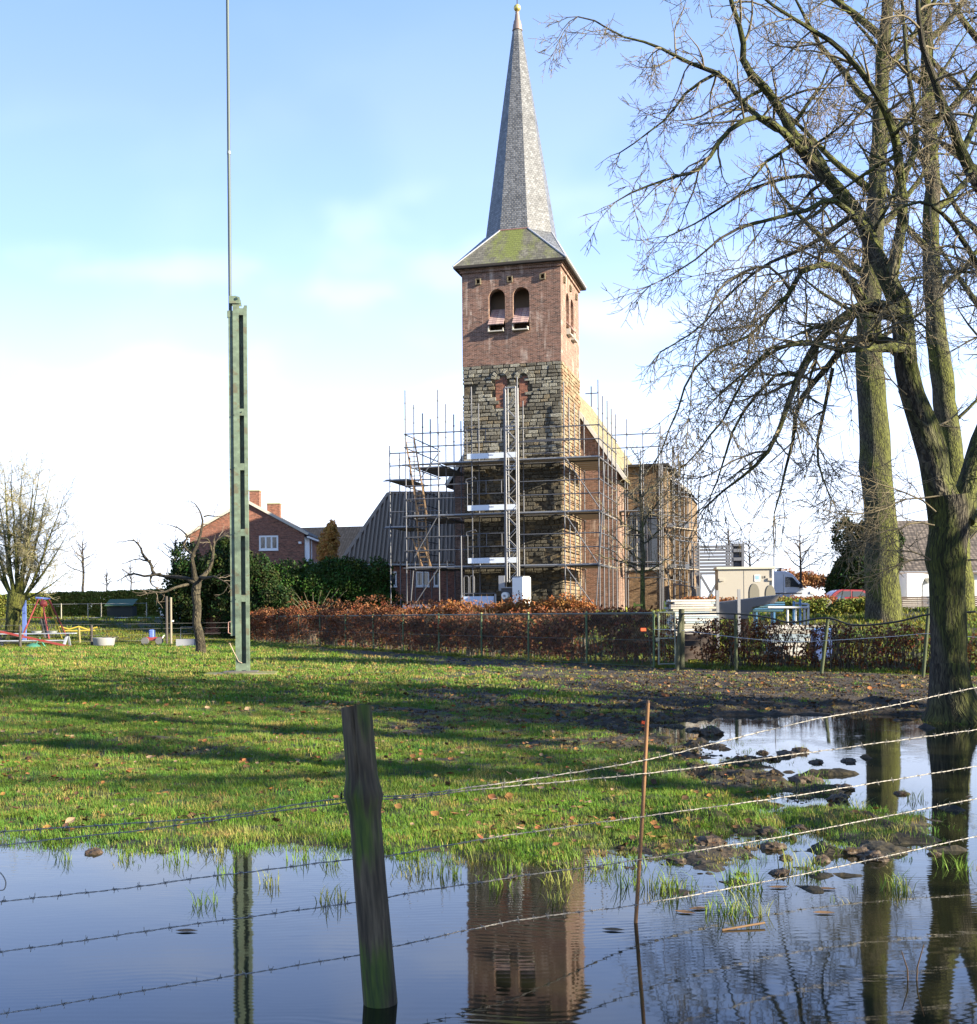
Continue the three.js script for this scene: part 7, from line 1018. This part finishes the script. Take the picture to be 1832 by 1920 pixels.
// ---------------------------------------------------------------- playground and garden at the left
{
  const D = 62, Rm = mat(0.26, 0.04, 0.035, 0.6), Ym = mat(0.50, 0.38, 0.05, 0.5), Bm = mat(0.10, 0.16, 0.42, 0.5);
  const b = place(80, 1195, D), W = (px, py, z = 0) => { const q = at(px, py, D); return V(q.x - b.x, q.y - b.y, z); }, sw = thing('climbing_frame', 'red and yellow A-shaped swing frame in the left garden', 'swing frame', b);
  for (const [x0, x1, m, z] of [[74, 48, Rm, 0.6], [76, 66, Ym, -0.9], [80, 100, Rm, 0.6], [88, 104, Ym, -0.9], [90, 118, Rm, -0.7]]) part('leg', barGeo(W(x0, 1123, z * 0.2), W(x1, 1198, z), 0.045), m, sw); part('top_bar', barGeo(W(68, 1121, 0.1), W(92, 1123, -0.2), 0.06), Bm, sw); part('cross_bar', barGeo(W(60, 1158, 0.3), W(101, 1158, 0.3), 0.03), Rm, sw); part('seat_shell', new THREE.SphereGeometry(0.2, 12, 8, 0, Math.PI), Rm, sw, W(83, 1132, 0.1)); part('slide_board', beam(W(84, 1160, 0.2), W(96, 1196, 0.5), 0.35, 0.05), mat(0.05, 0.05, 0.045, 0.8), sw);
  const bp = place(46, 1185, 66), bl = thing('blue_post', 'blue playground post beside the pollard trunk', 'post', bp); part('post', boxGeo(-0.1, -0.1, -0.06, 0.1, at(46, 1121, 66).y - bp.y, 0.06), Bm, bl); part('rail', barGeo(V(-0.35, at(46, 1123, 66).y - bp.y, 0), V(0.3, at(46, 1123, 66).y - bp.y, 0), 0.03), Bm, bl);
  const pt = place(60, 1215, 59.5), tb = thing('garden_table', 'long grey garden table in front of the swing frame', 'table', pt), T = (px, py) => { const q = at(px, py, 59.5); return V(q.x - pt.x, q.y - pt.y, 0); }, gm2 = mat(0.30, 0.33, 0.38, 0.7), l = T(-20, 1188), r = T(136, 1188); for (let k = 0; k < 4; k++) part('top_slat', boxGeo(l.x, l.y - 0.05, -0.1 - k * 0.2, r.x, l.y, 0.08 - k * 0.2), gm2, tb); for (const x of [l.x + 0.4, r.x - 0.35]) { part('leg', beam(V(x, l.y - 0.05, -0.3), V(x - 0.05, -0.05, 0.25), 0.1), gm2, tb); part('leg', beam(V(x, l.y - 0.05, -0.3), V(x - 0.05, -0.05, -0.8), 0.1), gm2, tb); } part('stretcher', barGeo(V(l.x + 0.4, l.y * 0.45, 0), V(r.x - 0.35, l.y * 0.45, 0), 0.04), gm2, tb); for (const px of [66, 95]) part('bowl', new THREE.CylinderGeometry(0.28, 0.2, 0.1, 14), mat(0.35, 0.37, 0.36, 0.5), tb, V(T(px, 1187).x, l.y + 0.052, -0.2));
  const sp = place(75, 1205, 58.8), ss = thing('seesaw', 'long red seesaw beam leaning down beside the garden table', 'seesaw', sp), S = (px, py) => { const q = at(px, py, 58.8); return V(q.x - sp.x, q.y - sp.y, 0); }; part('beam', beam(S(-10, 1182), S(134, 1213), 0.09, 0.1), Rm, ss); part('pivot', new MB().tube([V(-0.3, -0.05, 0), V(0, S(60, 1197).y, 0), V(0.3, -0.05, 0)], 0.05, 6).geo(), mat(0.05, 0.22, 0.14, 0.6), ss); part('base_dome', new THREE.SphereGeometry(0.5, 14, 6, 0, 6.283, 0, 1.4), mat(0.04, 0.17, 0.12, 0.6), ss, V(-0.3, -0.28, 0.1));
  const cp = place(150, 1190, 64), cc = thing('carousel_bars', 'yellow curved play bars right of the swing frame', 'play bars', cp), C = (px, py) => { const q = at(px, py, 64); return V(q.x - cp.x, q.y - cp.y, 0); }; part('bar', new MB().tube([C(112, 1175), C(130, 1180), C(148, 1175), C(166, 1181), C(182, 1176)], 0.045, 6).geo(), Ym, cc); part('bar', new MB().tube([C(120, 1183), C(150, 1183), C(178, 1182)], 0.035, 6).geo(), Ym, cc); part('stand', barGeo(V(0, -0.1, 0), C(148, 1176), 0.06), mat(0.2, 0.17, 0.06, 0.7), cc);
  const tp = place(195, 1212, 59), tu = thing('old_tub', 'old white enamel tub standing on the grass', 'tub', tp); part('shell', new THREE.LatheGeometry([[0, 0], [0.42, 0], [0.5, 0.1], [0.55, 0.42], [0.58, 0.46], [0.54, 0.46], [0.5, 0.42], [0.46, 0.1], [0, 0.08]].map(([x, y]) => new THREE.Vector2(x, y)), 20), mat(0.26, 0.265, 0.26, 0.6), tu); part('dark_lid', boxGeo(-0.1, 0.47, -0.5, 0.6, 0.5, 0.3), mat(0.06, 0.055, 0.05, 0.8), tu);
  const yp = place(287, 1200, 62), to = thing('ride_on_toy', 'red and blue plastic ride-on toy on the grass', 'toy', yp); part('body', new RoundedBoxGeometry(0.9, 0.22, 0.4, 2, 0.08), Rm, to, V(0, 0.3, 0)); part('seat', new RoundedBoxGeometry(0.28, 0.5, 0.35, 2, 0.08), Bm, to, V(-0.05, 0.55, 0)); for (const x of [-0.35, 0.4]) part('wheel', new THREE.CylinderGeometry(0.2, 0.2, 0.12, 14), mat(0.12, 0.12, 0.12, 0.7), to, V(x, 0.2, 0.24), [Math.PI / 2, 0, 0]); part('handlebar', barGeo(V(0.45, 0.3, 0), V(0.6, 0.5, 0), 0.03), whitePaint, to);
  const bt = place(350, 1200, 58), bx = thing('water_trough', 'white water trough with a wire hoop behind the fruit tree', 'trough', bt); { const m = new MB(); const w = 0.45; m.box(-w, 0.02, -0.3, w, 0.06, 0.3).box(-w, 0.061, 0.27, w, 0.36, 0.3).box(-w, 0.061, -0.3, w, 0.36, -0.27).box(-w, 0.061, -0.269, -w + 0.03, 0.36, 0.269).box(w - 0.03, 0.061, -0.269, w, 0.36, 0.269); m.build('shell', mat(0.28, 0.29, 0.31, 0.7), bx); part('hoop', new MB().tube([V(-0.3, 0.3, 0), V(-0.28, 0.95, 0), V(0.3, 0.95, 0), V(0.4, 0.9, 0)], 0.015, 5).geo(), mGalv, bx); part('foot', boxGeo(-0.4, -0.06, -0.25, 0.4, 0.019, 0.25), mGalv, bx); }
  const gb = place(228, 1150, 83), gt = thing('green_shed', 'low dark green shed roof in front of the clipped hedge', 'shed', gb), gw = at(255, 1130, 83).x - gb.x, gh = at(228, 1123, 83).y - gb.y, gx = at(202, 1130, 83).x - gb.x; { const m = new MB(); m.quad(V(gx, gh - 0.45, 0.7), V(gw, gh - 0.45, 0.7), V(gw, gh, -0.5), V(gx, gh, -0.5)).quad(V(gw, gh - 0.5, 0.7), V(gx, gh - 0.5, 0.7), V(gx, gh - 0.45, 0.7), V(gw, gh - 0.45, 0.7)); m.build('roof', mat(0.05, 0.10, 0.05, 0.7), gt); part('wall', boxGeo(gx + 0.1, -0.3, -0.5, gw - 0.1, gh - 0.52, 0.5), mat(0.03, 0.035, 0.03, 0.9), gt); }
  const wp = place(306, 1140, 82), fp = thing('white_pot', 'white flower pot at the end of the clipped hedge', 'flower pot', wp); part('pot', new THREE.LatheGeometry([[0, 0], [0.16, 0], [0.26, 0.5], [0.3, 0.52], [0.3, 0.58], [0.24, 0.58], [0.22, 0.5], [0, 0.45]].map(([x, y]) => new THREE.Vector2(x, y + 0.1)), 18), whitePaint, fp); part('saucer', new THREE.CylinderGeometry(0.24, 0.2, 0.1, 16), mat(0.4, 0.2, 0.12, 0.8), fp, V(0, 0.049, 0));
  // stock fence along the far side of the pasture
  const pts = [[-40, 57.2, 1168], [38, 58, 1172], [172, 59.8, 1172], [313, 62, 1118], [478, 66.4, 1152]].map(([px, d, top]) => { const p = place(px, 1210, d); p.top = at(px, top, d).y; return p; });
  const f = thing('stock_fence', 'wire stock fence with dark posts along the far left of the pasture', 'fence', pts[0]), O = pts[0], dm = mat(0.06, 0.052, 0.045, 0.9); pts.slice(0, 4).forEach((p) => part('post', barGeo(V(p.x - O.x, p.y - O.y - 0.1, p.z - O.z), V(p.x - O.x, p.top - O.y, p.z - O.z), 0.07), dm, f)); for (let k = 0; k < 4; k++) for (const y of [0.25, 0.55, 0.85, 1.12]) part('wire', barGeo(V(pts[k].x - O.x, pts[k].y + y - O.y, pts[k].z - O.z + 0.075), V(pts[k + 1].x - O.x, pts[k + 1].y + y - O.y, pts[k + 1].z - O.z + 0.075), 0.005, 4), mat(0.14, 0.145, 0.14, 0.6, { metalness: 0.3 }), f);
  const pp = place(321, 1205, 61.5), pw = thing('pale_pole', 'pale wooden pole beside the dark fence post', 'pole', pp); part('pole', barGeo(V(0, -0.1, 0), V(0, at(321, 1120, 61.5).y - pp.y, 0), 0.06), mat(0.22, 0.19, 0.14, 0.9), pw); part('insulator', boxGeo(0.05, 1.2, -0.03, 0.14, 1.28, 0.03), whitePaint, pw);
  const g2 = [[20, 80], [115, 80.5], [165, 81], [190, 81.3], [275, 82]].map(([px, d]) => place(px, 1150, d)), f2 = thing('garden_fence', 'thin wire garden fence on the bank before the clipped hedge', 'fence', g2[0]); g2.forEach((p) => part('post', barGeo(p.clone().sub(g2[0]).add(V(0, -0.1, 0)), p.clone().sub(g2[0]).add(V(0, 1.05, 0)), 0.035), mat(0.35, 0.33, 0.26, 0.8), f2)); for (let k = 0; k < 4; k++) part('wire', barGeo(g2[k].clone().sub(g2[0]).add(V(0, 1, 0.04)), g2[k + 1].clone().sub(g2[0]).add(V(0, 1, 0.04)), 0.012, 4), mGalv, f2);
  const path = struct('garden_path', (() => { const m = new MB(); for (let k = 0; k < 24; k++) { const x0 = -38 + k, x1 = x0 + 1, d = 81.6; m.quad(V(x0, ground(x0, -d + 0.6) + 0.03, -d + 0.6), V(x1, ground(x1, -d + 0.6) + 0.03, -d + 0.6), V(x1, ground(x1, -d - 0.6) + 0.03, -d - 0.6), V(x0, ground(x0, -d - 0.6) + 0.03, -d - 0.6)); } return m.geo(); })(), mat(0.36, 0.33, 0.28, 0.95));
}

renderer.render(scene, camera);
